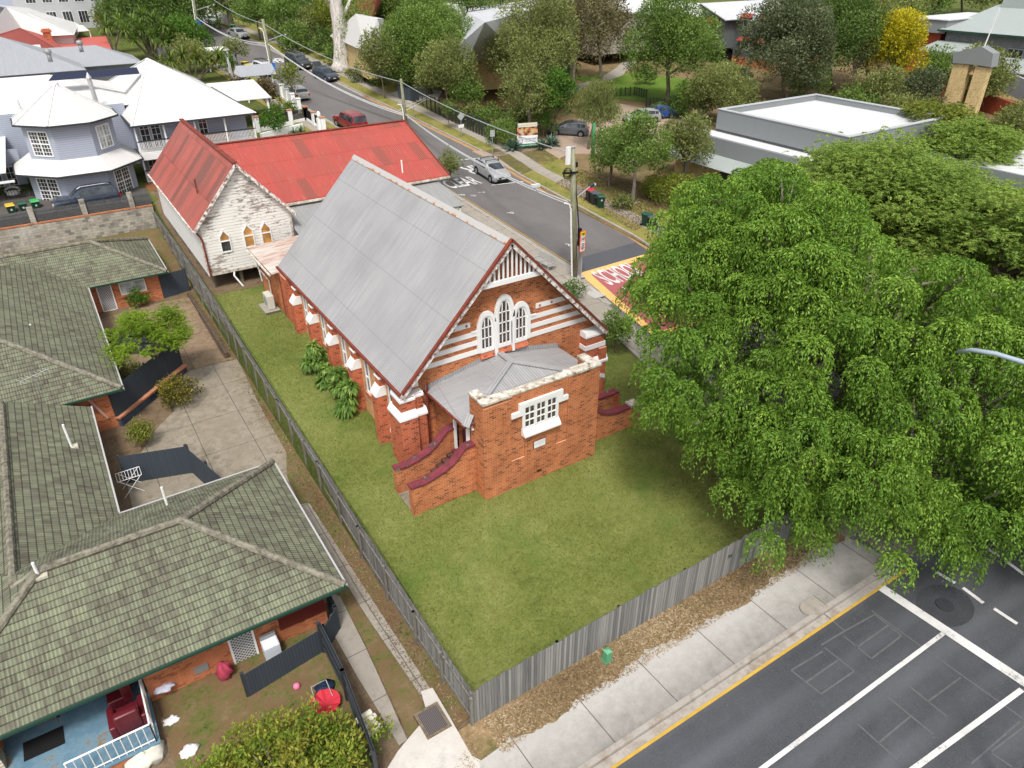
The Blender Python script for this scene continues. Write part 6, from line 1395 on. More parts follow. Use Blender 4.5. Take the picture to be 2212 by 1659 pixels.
# dark grey two storey school block with red awnings (its gable looks along -x)
def Z5(a, b): return ((1800 + a / 2.304) / 1.736, (b / 2.304) / 1.736)
def Z4(a, b): return ((2700 + a / 1.929) / 1.736, (b / 1.929) / 1.736)
RA = plain('red awning', (.33, .045, .035), .6)
def window_x(y0, y1, x, z0, z1, parent, nx=3, nz=1, fw=.1, frame=WHITE, glass=GLASS, name='window'):
    d = sub(name, parent, (x, (y0 + y1) / 2, z0)); mb = MB(); mb.box(x - .02, x, y0, y1, z0, z1); part('pane', mb, glass, d); mb = MB()
    for i in range(nx + 1):
        y = y0 + (y1 - y0) * i / nx; w_ = fw if i in (0, nx) else fw * .6; mb.box(x - .05, x, y - w_ / 2, y + w_ / 2, z0, z1)
    for i in range(nz + 1):
        z = z0 + (z1 - z0) * i / nz; w_ = fw if i in (0, nz) else fw * .6; mb.box(x - .048, x, y0, y1, z - w_ / 2, z + w_ / 2)
    part('frame', mb, frame, d); return d
g_ = at(*Z5(2050, 545)); XG = g_[0]; zg_ = g_[2]
sb = thing('school_block', 'dark grey two storey school building with red window awnings and brick base', 'building', (XG, g_[1], zg_))
qL = PX(*Z5(1800, 100), XG); qA = PX(*Z5(1940, 35), XG); qR = PX(*Z5(2125, 165), XG); qB = PX(*Z5(2085, 420), XG)
yl, yr = qL[1], qR[1]
mb = MB(); mb.extr([(yr, qB[2]), (yl, qB[2]), (yl, qL[2]), (qA[1], qA[2]), (yr, qR[2])], 'x', XG, XG + 16); part('wall', mb, DARKC, sb)
mb = MB(); mb.box(XG + 1.5, XG + 15, yr + .5, yl - .5, zg_ - 2, qB[2]); part('undercroft', mb, BLACK, sb)
mb = MB(); mb.slab([(XG - .8, yl + .8, qL[2] - .1), (XG - .8, qA[1], qA[2] + .15), (XG + 16, qA[1], qA[2] + .15), (XG + 16, yl + .8, qL[2] - .1)], .12); mb.slab([(XG - .8, qA[1], qA[2] + .15), (XG - .8, yr - .8, qR[2] - .05), (XG + 16, yr - .8, qR[2] - .05), (XG + 16, qA[1], qA[2] + .15)], .12); part('roof', mb, LGREYR, sb)
mb = MB(); mb.box(XG + 2.5, XG + 15, yr - 7.5, yr, zg_ - 2, zg_ + 1.0); part('brick_base', mb, BRICKU, sb)
mb = MB(); mb.box(XG + 2.5, XG + 15, yr - 7.5, yr, zg_ + 1.0, qR[2] - .5); part('wing_wall', mb, DARKC, sb)
mb = MB(); mb.slab([(XG + 2, yr - 8, qR[2] - .7), (XG + 16, yr - 8, qR[2] - .7), (XG + 16, yr, qR[2] + .3), (XG + 2, yr, qR[2] + .3)], .1); part('wing_roof', mb, LGREYR, sb)
def awnx(y0, y1, x, z0, z1):
    window_x(y0, y1, x, z0, z1, sb, nx=max(2, int(abs(y1 - y0) / .8))); mb = MB(); mb.slab([(x - .9, y0 - .25, z1 - .1), (x - .9, y1 + .25, z1 - .1), (x - .05, y1 + .25, z1 + .45), (x - .05, y0 - .25, z1 + .45)], .05); part('awning', mb, RA, sb)
wa = PX(*Z5(1880, 170), XG); wb = PX(*Z5(2055, 185), XG); awnx(wb[1], wa[1], XG, wa[2] - 1.5, wa[2])
for zz in (2.0, 5.2):
    awnx(yr - 3.0, yr - 1.4, XG + 2.5, zg_ + zz, zg_ + zz + 1.4); awnx(yr - 6.4, yr - 4.8, XG + 2.5, zg_ + zz, zg_ + zz + 1.4)
# shade tent
def tent(name, label, px, r_, hgt, mat, pole=3.0):
    b = at(*px); t = thing(name, label, 'shade sail', b); c = Vector(b); mb = MB()
    cs = [(c.x - r_, c.y - r_, c.z + pole), (c.x + r_, c.y - r_, c.z + pole), (c.x + r_, c.y + r_, c.z + pole), (c.x - r_, c.y + r_, c.z + pole)]; ap = (c.x, c.y, c.z + pole + hgt)
    n = 6
    for i in range(4):
        A_, B_ = Vector(cs[i]), Vector(cs[(i + 1) % 4]); P_ = Vector(ap)
        for k in range(n):
            f0, f1 = k / n, (k + 1) / n; z0_ = lambda p, f: Vector((p.x, p.y, p.z - .9 * r_ / 4 * math.sin(f * math.pi)))
            mb.add([z0_(A_.lerp(P_, f0), f0), z0_(B_.lerp(P_, f0), f0), z0_(B_.lerp(P_, f1), f1), z0_(A_.lerp(P_, f1), f1)], [(0, 1, 2, 3)])
    part('canopy', mb, mat, t); mb = MB()
    for p in cs: mb.cyl(p[0], p[1], c.z, p[2], .08, 6)
    part('pole', mb, DARKG, t, split=True); return t
tent('shade_tent', 'peaked sage grey shade tent behind the bare school trees', (1340, 88), 3.4, 2.6, plain('sage canvas', (.26, .33, .30), .8))
# curved green shade over the playground
b = at(1065, 205); t = thing('playground_shade', 'turquoise green curved shade roof behind the bare trees', 'shade roof', b); mb = MB(); n = 10
for k in range(n):
    a0, a1 = math.pi * k / n, math.pi * (k + 1) / n; f = lambda a: (b[1] - 3.0 * math.cos(a), b[2] + 2.2 + 1.7 * math.sin(a))
    p, q = f(a0), f(a1); mb.add([(b[0] - 3, p[0], p[1]), (b[0] + 10, p[0], p[1]), (b[0] + 10, q[0], q[1]), (b[0] - 3, q[0], q[1])], [(0, 1, 2, 3)])
part('canopy', mb, plain('turquoise canvas', (.17, .37, .31), .7), t, smooth=True); mb = MB()
for x in (-2.8, 3.5, 9.8):
    for y in (-2.9, 2.9): mb.cyl(b[0] + x, b[1] + y, b[2] - .5, b[2] + 2.3, .07, 6)
part('pole', mb, DARKG, t, split=True)

# ================================================================== FLAT ROOFED GREY BUILDING ACROSS THE STREET
fb = thing('flat_roofed_building', 'grey flat roofed building with a white deck roof behind the big green tree', 'building', (49, 20, 1.5))
Z7 = 7.0
q = [(42.2, 28.1), (56.4, 28.2), (55.6, 14.3), (42.2, 14.6)]
mb = MB(); mb.box(42.2, 56.0, 14.5, 28.2, 1, 6.45); part('upper_wall', mb, DARKC, fb)
GP = plain('grey cladding', (.22, .235, .24), .6, var=.08); 
mb = MB()
for a in ((42.2, 56.0, 14.4, 14.75), (42.2, 56, 27.85, 28.2), (42.1, 42.45, 14.4, 28.2), (55.7, 56.05, 14.4, 28.2)): mb.box(a[0], a[1], a[2], a[3], 5.3, Z7)
part('parapet', mb, GP, fb)
mb = MB(); mb.box(42.45, 55.7, 14.75, 27.85, 6.4, 6.5); part('deck_roof', mb, WCORR2, fb)
mb = MB()
for a in ((42.05, 56.1, 14.35, 14.8), (42.05, 56.1, 27.8, 28.25), (42.05, 42.5, 14.8, 27.8), (55.65, 56.1, 14.8, 27.8)): mb.box(a[0], a[1], a[2], a[3], Z7, Z7 + .06)
part('parapet_cap', mb, plain('pale grey cap', (.42, .44, .45), .5), fb)
mb = MB(); mb.slab([(39.6, 10.5, 4.95), (42.2, 10.5, 5.05), (42.2, 29.2, 5.05), (39.6, 29.2, 4.95)], .06); mb.slab([(42.2, 10.5, 5.05), (58, 10.5, 5.05), (58, 14.4, 5.1), (42.2, 14.4, 5.1)], .06); part('lower_deck_roof', mb, WCORR2, fb)
mb = MB(); mb.box(39.2, 39.6, 10.1, 29.6, 3.6, 5.3); mb.box(39.6, 58, 10.1, 10.5, 3.6, 5.3); mb.box(39.6, 42.2, 29.2, 29.6, 3.6, 5.3); part('lower_parapet', mb, GP, fb)
mb = MB(); mb.slab([(37.0, 9, 3.4), (39.2, 9, 3.9), (39.2, 30, 3.9), (37.0, 30, 3.4)], .06); part('eave_roof', mb, SAGER, fb)
mb = MB(); mb.box(38.2, 58, 11, 29, .8, 3.6); part('lower_wall', mb, BRICKC, fb); mb = MB()
for y in (12, 15, 18.5, 22): mb.box(38.14, 38.2, y, y + 1.4, 1.2, 3.1)
part('dark_window', mb, GLASS, fb, split=True)
fb2 = thing('flat_roofed_building', 'lower grey building with a white ribbed roof behind the feathery trees at right', 'building', (62, 0, 2))
mb = MB(); mb.box(50, 80, -6, 8.5, 1, 4.6); part('wall', mb, DARKC, fb2); mb = MB(); mb.slab([(49.6, -6.4, 4.9), (80, -6.4, 4.9), (80, 9, 4.9), (49.6, 9, 4.9)], .1); part('deck_roof', mb, WCORR2, fb2); mb = MB(); mb.box(49.3, 49.6, -6.6, 9, 4.2, 5.2); mb.box(49.6, 80, -6.6, -6.4, 4.2, 5.2); mb.box(49.3, 80, 9, 9.3, 4.2, 5.2); part('parapet', mb, GP, fb2)
# bell tower of cream brick, slabs facing -x
tb = at(*Z4(1842, 905)); TX = tb[0]; tz = tb[2]
bt_ = thing('bell_tower', 'tall bell tower of two cream brick slabs under a grey folded cap', 'tower', tb)
def leg(tl, tr, bl, dx=0.0):
    a = PX(*Z4(*tl), TX + dx); b = PX(*Z4(*tr), TX + dx); mb = MB(); mb.box(TX + dx, TX + dx + .9, min(a[1], b[1]), max(a[1], b[1]), tz - 1.5, (a[2] + b[2]) / 2); part('brick_leg', mb, BRICKC, bt_)
leg((1690, 460), (1805, 462), 0); leg((1850, 478), (1945, 490), 0)
P3 = [PX(*Z4(*w_), TX - .2) for w_ in ((1680, 455), (1690, 380), (1890, 335), (1975, 388), (1960, 488), (1855, 470))]
mb = MB(); mb.extr([(p_[1], p_[2]) for p_ in P3], 'x', TX - .2, TX + 1.3); part('folded_cap', mb, GP, bt_)
mb = MB(); mb.tube([(TX + .5, P3[2][1], P3[2][2] - .2), (TX + .5, P3[2][1] - .4, P3[2][2] + 4.0)], .07, 5); part('mast', mb, WHITE, bt_)
mb = MB(); q_ = PX(*Z4(1835, 510), TX + .4); mb.tube([(q_[0], q_[1], q_[2] + .35), (q_[0], q_[1], q_[2]), (q_[0], q_[1], q_[2] - .4)], [.12, .3, .5], 12); part('bell', mb, plain('bronze bell', (.35, .2, .1), .5), bt_)
# sports hall at top right, long wall facing -x
g0 = at(2150, 222); HX = g0[0] + 6; zg = g0[2]
hh_ = thing('sports_hall', 'large hall with sage grey roof, grey upper wall and cream brick base', 'hall', (HX, g0[1], zg))
e0 = PX(2027, 61, HX); e1 = PX(2212, 83, HX); ez_ = (e0[2] + e1[2]) / 2; yN = e0[1]; yS = e1[1] - 25
rr0 = PX(2137, 9, HX + 15)
rzv = rr0[2]
mb = MB(); mb.extr([(HX + .8, zg - 3), (HX + 30, zg - 3), (HX + 30, ez_ - .1), (HX + .8, ez_ - .1)], 'y', yS + 1, yN - 1); part('upper_wall', mb, BRICKG, hh_)
mb = MB(); mb.slab([(HX, yS, ez_), (HX, yN, ez_), (HX + 15, yN, rzv), (HX + 15, yS, rzv)], .15); mb.slab([(HX + 15, yS, rzv), (HX + 15, yN, rzv), (HX + 30, yN, ez_), (HX + 30, yS, ez_)], .15); rf_ = part('roof', mb, SAGER, hh_)
v0 = PX(2175, 10, HX + 15); mb = MB(); mb.box(HX + 13.5, HX + 16.5, yS, v0[1], rzv - .4, rzv + 1.0); part('ridge_vent', mb, SAGER, hh_)
mb = MB(); mb.bar((HX - .06, yS, ez_ - .05), (HX - .06, yN, ez_ - .05), .15, .25); part('gutter', mb, GREENG, hh_)
l0 = PX(*Z4(2100, 525), HX - 3.5); l1 = PX(*Z4(1990, 430), HX + .7)
mb = MB(); mb.slab([(HX - 3.5, yS, l0[2]), (HX - 3.5, l1[1] + 1, l0[2]), (HX + .8, l1[1] + 1, l0[2] + 1.3), (HX + .8, yS, l0[2] + 1.3)], .12); part('lower_roof', mb, SAGER, hh_)
mb = MB(); mb.box(HX - 2.6, HX + .8, yS, l1[1] + .5, zg - 3, l0[2] + .2); part('lower_wall', mb, BRICKC, hh_)
c0 = PX(*Z4(1435, 322), HX - 6); c1 = PX(*Z4(1700, 385), HX - 6); c2 = PX(*Z4(1575, 300), HX + .7)
mb = MB(); mb.slab([(HX - 6, c1[1], c1[2]), (HX - 6, c0[1], c1[2]), (HX + .8, c0[1] + 1, c1[2] + .7), (HX + .8, c1[1], c1[2] + .7)], .3); part('entry_canopy', mb, SAGER, hh_)
mb = MB()
for y in (c0[1] - .5, c1[1] + .5): mb.tube([(HX - 5.6, y, zg - 1), (HX - 5.6, y, c1[2] - .2)], .14, 6)
part('canopy_post', mb, GREY, hh_, split=True)
mb = MB(); mb.box(HX - 2, HX + .8, c0[1] - 6.5, c0[1] - 2.5, zg - 1.5, c1[2]); part('entry_wall', mb, BRICKC, hh_)
for (a_, b_) in (((1945, 325), (2040, 345)), ((2090, 345), (2199, 365))):
    s0 = PX(*Z4(*a_), HX + .8); s1 = PX(*Z4(*b_), HX + .8); window_x(s1[1], s0[1], HX + .8, s0[2] - 1.5, s0[2] - .1, hh_, frame=GREY)
s0 = PX(*Z4(2090, 560), HX - 2.6); window_x(s0[1] - 3.5, s0[1], HX - 2.6, s0[2] - 1.3, s0[2] - .2, hh_, frame=DARKG, name='low_window')
w0 = PX(*Z4(1390, 130), HX + 1); w1 = PX(*Z4(1575, 240), HX + 1)
t = thing('annex_block', 'grey fascia block with white roof joined to the left of the sports hall', 'building', (HX + 4, w0[1] - 3, zg))
mb = MB(); mb.box(HX + 1, HX + 16, w1[1] - 1, w0[1], w1[2], w0[2]); part('fascia', mb, GP, t); mb = MB(); mb.box(HX + .8, HX + 17, w1[1] - 1.2, w0[1] + .3, w0[2], w0[2] + .12); part('roof', mb, WCORR2, t); mb = MB(); mb.box(HX + 2, HX + 15, w1[1], w0[1] - .5, zg - 1, w1[2]); part('wall', mb, plain('red orange panels', (.45, .10, .05), .7), t)
a_ = at(*Z4(1440, 640)); b_ = at(*Z4(2110, 890)); mb = MB(); mb.bar((a_[0], a_[1], a_[2] + .9), (b_[0], b_[1], b_[2] + .9), .3, 2.6)
solo('boundary_wall', mb, plain('brick red paint', (.34, .07, .035), .8), 'brick red painted wall running below the sports hall', 'wall')
mb = MB(); mb.bar((a_[0] + 6, a_[1] - 4, a_[2] + 2.6), (b_[0] + 5, b_[1] + 1, b_[2] + 2.8), .3, 2.4); solo('ramp_fascia', mb, plain('pale blue cladding', (.42, .46, .50), .6), 'pale blue ramp panel between the red wall and the sports hall', 'ramp panel')
sheet('school_road', W((2080, 285), (2110, 262), (2212, 290), (2330, 320), (2330, 360), (2180, 330)), ASPH, .2)
# ================================================================== CARS
TYRE = plain('tyre rubber', (.018, .018, .02), .9, .1); RIM = plain('alloy rim', (.36, .36, .37), .35, .5, metal=.6); CGL = glass_mat('car glass', (.02, .025, .03), .06)
RLAMP = plain('red lamp lens', (.35, .01, .01), .25, .5); HLAMP = plain('clear lamp lens', (.55, .57, .6), .15, .6, metal=.2); PLATE = plain('number plate', (.6, .6, .6), .5); BPL = plain('black plastic trim', (.025, .025, .027), .6)
def paint(name, c, metal=.35, rough=.28):
    a = NT(name, rough, .5); a.b.inputs['Metallic'].default_value = metal; a.b.inputs['Coat Weight'].default_value = .5; a.b.inputs['Coat Roughness'].default_value = .08; f = a.noise(a.pos(), 3., 4); a.col(a.mix(a.ramp(f, [(.4, 0.), (.7, .12)]), c, (.3, .28, .25))); MATS[name] = a.m; return a.m
PROF = {
 'hatch': dict(L=4.25, W=1.79, wb=2.62, st=[(-2.12, .32, .62, 0), (-2.06, .24, .86, 0), (-1.95, .22, .98, 1.0), (-1.72, .22, .98, 1.36), (-1.25, .2, .96, 1.44), (-.35, .2, .94, 1.46), (.28, .2, .93, 1.38), (1.05, .2, .93, .95), (1.75, .22, .84, 0), (2.05, .26, .70, 0), (2.12, .32, .55, 0)]),
 'sedan': dict(L=4.5, W=1.78, wb=2.65, st=[(-2.25, .32, .65, 0), (-2.2, .24, .92, 0), (-1.7, .22, .98, .99), (-1.05, .2, .96, 1.37), (-.3, .2, .94, 1.43), (.3, .2, .93, 1.36), (1.05, .2, .93, .95), (1.85, .22, .82, 0), (2.15, .26, .68, 0), (2.25, .32, .52, 0)]),
 'suv': dict(L=4.75, W=1.88, wb=2.8, st=[(-2.37, .4, .75, 0), (-2.32, .34, 1.0, 0), (-2.22, .32, 1.1, 1.15), (-2.0, .32, 1.1, 1.66), (-1.2, .3, 1.08, 1.74), (-.2, .3, 1.06, 1.74), (.45, .3, 1.05, 1.62), (1.15, .3, 1.06, 1.08), (2.05, .32, 1.0, 0), (2.3, .36, .88, 0), (2.37, .42, .6, 0)]),
 'wagon': dict(L=4.68, W=1.80, wb=2.73, st=[(-2.34, .45, .8, 0), (-2.3, .4, 1.06, 1.1), (-2.12, .38, 1.08, 1.74), (-1.2, .36, 1.08, 1.80), (-.1, .36, 1.07, 1.80), (.5, .36, 1.06, 1.72), (.95, .36, 1.07, 1.09), (2.0, .38, 1.04, 0), (2.22, .42, .98, 0), (2.34, .46, .62, 0)]),
 'ute': dict(L=5.1, W=1.80, wb=3.05, st=[(-2.55, .5, .85, 0), (-2.5, .45, 1.05, 1.1), (-2.42, .42, 1.06, 1.72), (-1.4, .4, 1.06, 1.78), (-.5, .4, 1.06, 1.78), (.15, .4, 1.05, 1.70), (.85, .4, 1.05, 1.08), (2.1, .4, .98, 0), (2.45, .42, .88, 0), (2.55, .5, .62, 0)]),
}
def car(name, label, kind, mat, px=None, loc=None, heading=0.0, rails=False, hatch_open=False, bars=False, extra=None, cat='car', group=None, boxy=False, rack=False):
    d = PROF[kind]; hw_ = d['W'] / 2; st = d['st']; t = thing(name, label, cat, (0, 0, 0), group)
    body = MB(); gl = MB(); rings = []
    for (x, zb, zh, zr) in st:
        end = abs(x) > d['L'] / 2 - .12; w_ = hw_ * (.86 if abs(x) > d['L'] / 2 - .03 else (.95 if end else 1.0)); wr = w_ * (.86 if boxy else .80)
        if zr > 0: R_ = [(w_ * .93, zb), (w_, zb + .14), (w_ * 1.0, zh - .22), (w_ * .965, zh), (wr if zr > zh + .1 else w_ * .9, zr - (.05 if zr > zh + .1 else 0)), (wr * .82 if zr > zh + .1 else w_ * .6, zr), (0, zr + .025)]
        else: R_ = [(w_ * .93, zb), (w_, zb + .12), (w_, zh - .2 if zh > .75 else zh - .12), (w_ * .95, zh - .05), (w_ * .82, zh - .01), (w_ * .5, zh + .015), (0, zh + .03)]
        rings.append((x, zh, zr, R_))
    for i in range(len(rings) - 1):
        x0, h0, r0, A = rings[i]; x1_, h1, r1, B = rings[i + 1]
        cab0 = r0 > h0 + .1; cab1 = r1 > h1 + .1
        for s_ in (-1, 1):
            for k in range(6):
                q = [(x0, s_ * A[k][0], A[k][1]), (x1_, s_ * B[k][0], B[k][1]), (x1_, s_ * B[k + 1][0], B[k + 1][1]), (x0, s_ * A[k + 1][0], A[k + 1][1])]
                if s_ < 0: q = q[::-1]
                body.add(q, [(0, 1, 2, 3)])
                side_glass = k == 3 and cab0 and cab1
                screen = k in (4, 5) and (cab0 != cab1)
                corner = k == 3 and (cab0 != cab1)
                if side_glass or screen:
                    c = Vector((0, 0, 0))
                    for p in q: c += Vector(p) / 4
                    nn = (Vector(q[1]) - Vector(q[0])).cross(Vector(q[2]) - Vector(q[0])).normalized()
                    if nn.dot(Vector((0, s_ * .5 if side_glass else 0, .6 if screen else 0)) ) < 0: nn = -nn
                    if screen:
                        Q = []
                        for p in q:
                            p = Vector(p); e_ = Vector((c.x + (p.x - c.x) * .86, p.y * .94 if abs(p.y) > .01 else 0, c.z + (p.z - c.z) * .86)); Q.append(e_ + nn * .012)
                    else: Q = [c + (Vector(p) - c) * (.93) + nn * .012 for p in q]; Q = [Vector((p.x, p.y, c.z + (p.z - c.z) * .85)) for p in Q]
                    gl.add([tuple(p) for p in Q], [(0, 1, 2, 3)])
    for (x, zh, zr, A), sgn in ((rings[0], -1), (rings[-1], 1)):
        v = [(x, p[0], p[1]) for p in A] + [(x, -p[0], p[1]) for p in A[::-1][1:]]; body.add(v, [tuple(range(len(v)))])
    b = part('body', body, mat, t); part('window', gl, CGL, t)
    # black sills, arches, bumpers
    mb = MB(); mb.box(-d['L'] / 2 + .4, d['L'] / 2 - .4, -hw_ * .96, hw_ * .96, st[4][1] - .06, st[4][1] + .06); part('underbody', mb, BPL, t)
    for sx in (-1, 1):
        for sy in (-1, 1):
            cx = sx * d['wb'] / 2; r_ = .33 if kind in ('hatch', 'sedan') else .37; wn_ = sub('wheel', t, (cx, sy * (hw_ - .1), r_))
            mb = MB(); mb.tube([(cx, sy * (hw_ - .2), r_), (cx, sy * (hw_ + .012), r_)], r_, 18); part('tyre', mb, TYRE, wn_)
            mb = MB(); mb.tube([(cx, sy * (hw_ - .1), r_), (cx, sy * (hw_ + .022), r_)], r_ * .62, 14); part('rim', mb, RIM, wn_)
    for sx in (-1, 1):
        for sy in (-1, 1): mb = MB(); mb.tube([(sx * d['wb'] / 2, sy * (hw_ - .08), .37), (sx * d['wb'] / 2, sy * (hw_ + .006), .37)], (.33 if kind in ('hatch', 'sedan') else .37) + .06, 18); part('wheel_arch', mb, BPL, t)
    zh_f = st[-2][2]; xf = d['L'] / 2; zr_ = st[1][2]
    for sy in (-1, 1):
        mb = MB(); mb.bar((xf - .16, sy * hw_ * .74, zh_f - .08), (xf - .04, sy * hw_ * .66, zh_f - .1), .34, .15); part('headlight', mb, HLAMP, t)
        mb = MB(); mb.bar((-xf + .14, sy * hw_ * .86, zr_ - .12), (-xf + .01, sy * hw_ * .80, zr_ - .12), .2, .2 if kind in ('hatch', 'sedan') else .34); part('tail_light', mb, RLAMP, t)
        mb = MB(); cxm = [q for q in st if q[3] > q[2] + .1][-1][0] + .35; mb.box(cxm - .05, cxm + .08, sy * (hw_ + .02), sy * (hw_ + .17), st[5][2], st[5][2] + .14); part('mirror', mb, mat, t)
    mb = MB(); mb.box(xf - .01, xf + .03, -hw_ * .5, hw_ * .5, zh_f - .18, zh_f - .08); mb.box(xf - .02, xf + .03, -hw_ * .7, hw_ * .7, .34, .46); part('grille', mb, BPL, t)
    mb = MB(); mb.box(xf + .0, xf + .045, -.2, .2, .46, .57); mb.box(-xf - .03, -xf, -.2, .2, .6 if kind != 'ute' else .5, .72 if kind != 'ute' else .62); part('number_plate', mb, PLATE, t, split=True)
    mb = MB(); mb.box(-xf - .03, -xf + .1, -hw_ * .9, hw_ * .9, .34, .5); part('rear_bumper', mb, BPL if kind in ('ute', 'wagon') else mat, t)
    zt = max(q[3] for q in st)
    if rails:
        for sy in (-1, 1): mb = MB(); mb.tube([(-1.8, sy * hw_ * .68, zt + .02), (-1.6, sy * hw_ * .7, zt + .1), (.2, sy * hw_ * .7, zt + .08), (.5, sy * hw_ * .7, zt - .06)], .025, 6); part('roof_rail', mb, SILV, t)
    if bars:
        for x in (-.9, .05):
            mb = MB(); mb.bar((x, -hw_ * .78, zt + .12), (x, hw_ * .78, zt + .12), .07, .035)
            for sy in (-1, 1): mb.box(x - .05, x + .05, sy * hw_ * .72 - .03, sy * hw_ * .72 + .03, zt - .03, zt + .13)
            part('roof_bar', mb, BPL, t)
    if rack:
        mb = MB()
        for k in range(9): mb.bar((-2.2 + k * .3, -.62, zt + .14), (-2.2 + k * .3, .62, zt + .14), .05, .03)
        for sy in (-.62, .62): mb.bar((-2.3, sy, zt + .1), (.3, sy, zt + .1), .04, .04)
        part('roof_rack', mb, BPL, t)
    if hatch_open:
        mb = MB(); mb.slab([(-1.75, -hw_ * .7, 1.42), (-1.75, hw_ * .7, 1.42), (-2.35, hw_ * .7, 1.85), (-2.35, -hw_ * .7, 1.85)], .06); part('open_tailgate', mb, mat, t); mb = MB(); mb.slab([(-1.85, -hw_ * .55, 1.52), (-1.85, hw_ * .55, 1.52), (-2.2, hw_ * .55, 1.77), (-2.2, -hw_ * .55, 1.77)], .03); part('tailgate_glass', mb, CGL, t)
    if extra: extra(t, d)
    p = loc or at(*px); t.location = p
    # lie along the slope of the ground
    ca, sa = math.cos(heading), math.sin(heading); e = 1.4
    sl = (h(p[0] + ca * e, p[1] + sa * e) - h(p[0] - ca * e, p[1] - sa * e)) / (2 * e) if loc is None else 0
    t.rotation_euler = Matrix((Vector((ca, sa, sl)).normalized(), Vector((-sa, ca, 0)), Vector((ca, sa, sl)).normalized().cross(Vector((-sa, ca, 0))))).transposed().to_euler()
    t.location.z += .035
    return t
PSIL = paint('silver paint', (.42, .43, .44)); PWHT = paint('white car paint', (.72, .72, .72), 0.0); PDK = paint('dark blue grey paint', (.035, .05, .08)); PDK2 = paint('dark grey paint', (.05, .055, .06)); PRED = paint('dark red paint', (.22, .012, .018), .1); PBLU = paint('bright blue paint', (.015, .07, .30), .2); PCH = paint('champagne paint', (.40, .39, .36)); PGR = paint('mid grey paint', (.12, .13, .15))
dn = math.radians(-93); up_ = math.radians(88)   # facing down the street / up the street
car('parked_car', 'silver hatchback with black roof bars stopped beside the road lettering', 'hatch', PSIL, (1062, 383), heading=math.radians(-92), bars=True)
car('parked_car', 'boxy dark red four wheel drive wagon behind the long red roof', 'wagon', PRED, (757, 278), heading=math.radians(97), boxy=True)
car('parked_car', 'champagne silver hatchback parked beside the yellow green street tree', 'hatch', PCH, (640, 212), heading=math.radians(96))
car('parked_car', 'dark blue hatchback with its tailgate raised near the white gum', 'hatch', PDK, (705, 172), heading=math.radians(-80), hatch_open=True)
car('parked_car', 'dark grey four wheel drive with a bull bar parked on the far kerb', 'suv', PDK2, (646, 146), heading=math.radians(-78), rails=True)
def toyo(t, d):
    M_ = frame_mat((-d['L'] / 2 - .035, 0, .86), (0, -1, 0), (0, 0, 1)); text_mesh('TOYOTA', .26, plain('grey tailgate lettering', (.16, .15, .14), .6), 'tailgate_lettering', t, M_)
car('parked_car', 'white utility with canopy and black roof rack beside the yellow lidded bins', 'ute', PWHT, (564, 160), heading=math.radians(100), boxy=True, rack=True, extra=toyo, cat='ute')
car('parked_car', 'silver sedan parked alone under the overhead wires on the far kerb', 'sedan', PSIL, (516, 82), heading=math.radians(-76))
car('parked_car', 'white sedan, the nearer of two white cars far up the street', 'sedan', PWHT, (454, 52), heading=math.radians(-72))
car('parked_car', 'white wagon, the farther of two white cars far up the street', 'hatch', PWHT, (433, 45), heading=math.radians(-66))
car('parked_car', 'silver hatchback in the school car park beside a blue coupe', 'hatch', PSIL, (1385, 265), heading=math.radians(168))
car('parked_car', 'bright blue coupe in the school car park', 'sedan', PBLU, (1420, 256), heading=math.radians(165))
car('parked_car', 'mid grey small hatchback under the weeping tree by the school sign', 'hatch', PGR, (1228, 292), heading=math.radians(140))
car('parked_car', 'long navy van with roof rails behind the block wall', 'suv', PDK, loc=(-9.6, 45.35, 2.25), heading=math.radians(180), rails=True, cat='van')
car('parked_car', 'dark car on the school road half hidden behind the feathery trees', 'sedan', PDK2, (2140, 292), heading=math.radians(190))
car('parked_car', 'dark car parked between the houses below the white verandah roof', 'sedan', PDK, (385, 128), heading=math.radians(10))

# ================================================================== BINS
def bin_(label, lid, body, px=None, loc=None, rz=0.0, name='wheelie_bin'):
    t = thing(name, label, 'bin', (0, 0, 0)); mb = MB(); mb.add([(-.22, -.26, .06), (.22, -.26, .06), (.22, .22, .06), (-.22, .22, .06), (-.28, -.34, .96), (.28, -.34, .96), (.28, .32, .96), (-.28, .32, .96)], [(0, 3, 2, 1), (4, 5, 6, 7), (0, 1, 5, 4), (1, 2, 6, 5), (2, 3, 7, 6), (3, 0, 4, 7)]); mb.box(-.3, .3, -.36, .34, .90, .97); part('body', mb, body, t)
    mb = MB(); mb.add([(-.31, -.38, .97), (.31, -.38, .97), (.31, .40, .97), (-.31, .40, .97), (-.27, -.32, 1.06), (.27, -.32, 1.06), (.27, .36, 1.05), (-.27, .36, 1.05)], [(0, 3, 2, 1), (4, 5, 6, 7), (0, 1, 5, 4), (1, 2, 6, 5), (2, 3, 7, 6), (3, 0, 4, 7)]); part('lid', mb, lid, t)
    for sx in (-.26, .26): mb = MB(); mb.tube([(sx - .03, .30, .1), (sx + .03, .30, .1)], .1, 12); part('wheel', mb, BLACK, t)
    mb = MB(); mb.tube([(-.2, .42, .98), (.2, .42, .98)], .018, 6); part('handle', mb, BLACK, t)
    mb = MB(); mb.box(-.06, .06, -.325, -.305, .62, .76); part('council_mark', mb, plain('white bin stamp', (.5, .52, .5), .6), t)
    p = loc or at(*px); t.location = (p[0], p[1], p[2] + (.15 if px else 0)); t.rotation_euler = (0, 0, rz); return t
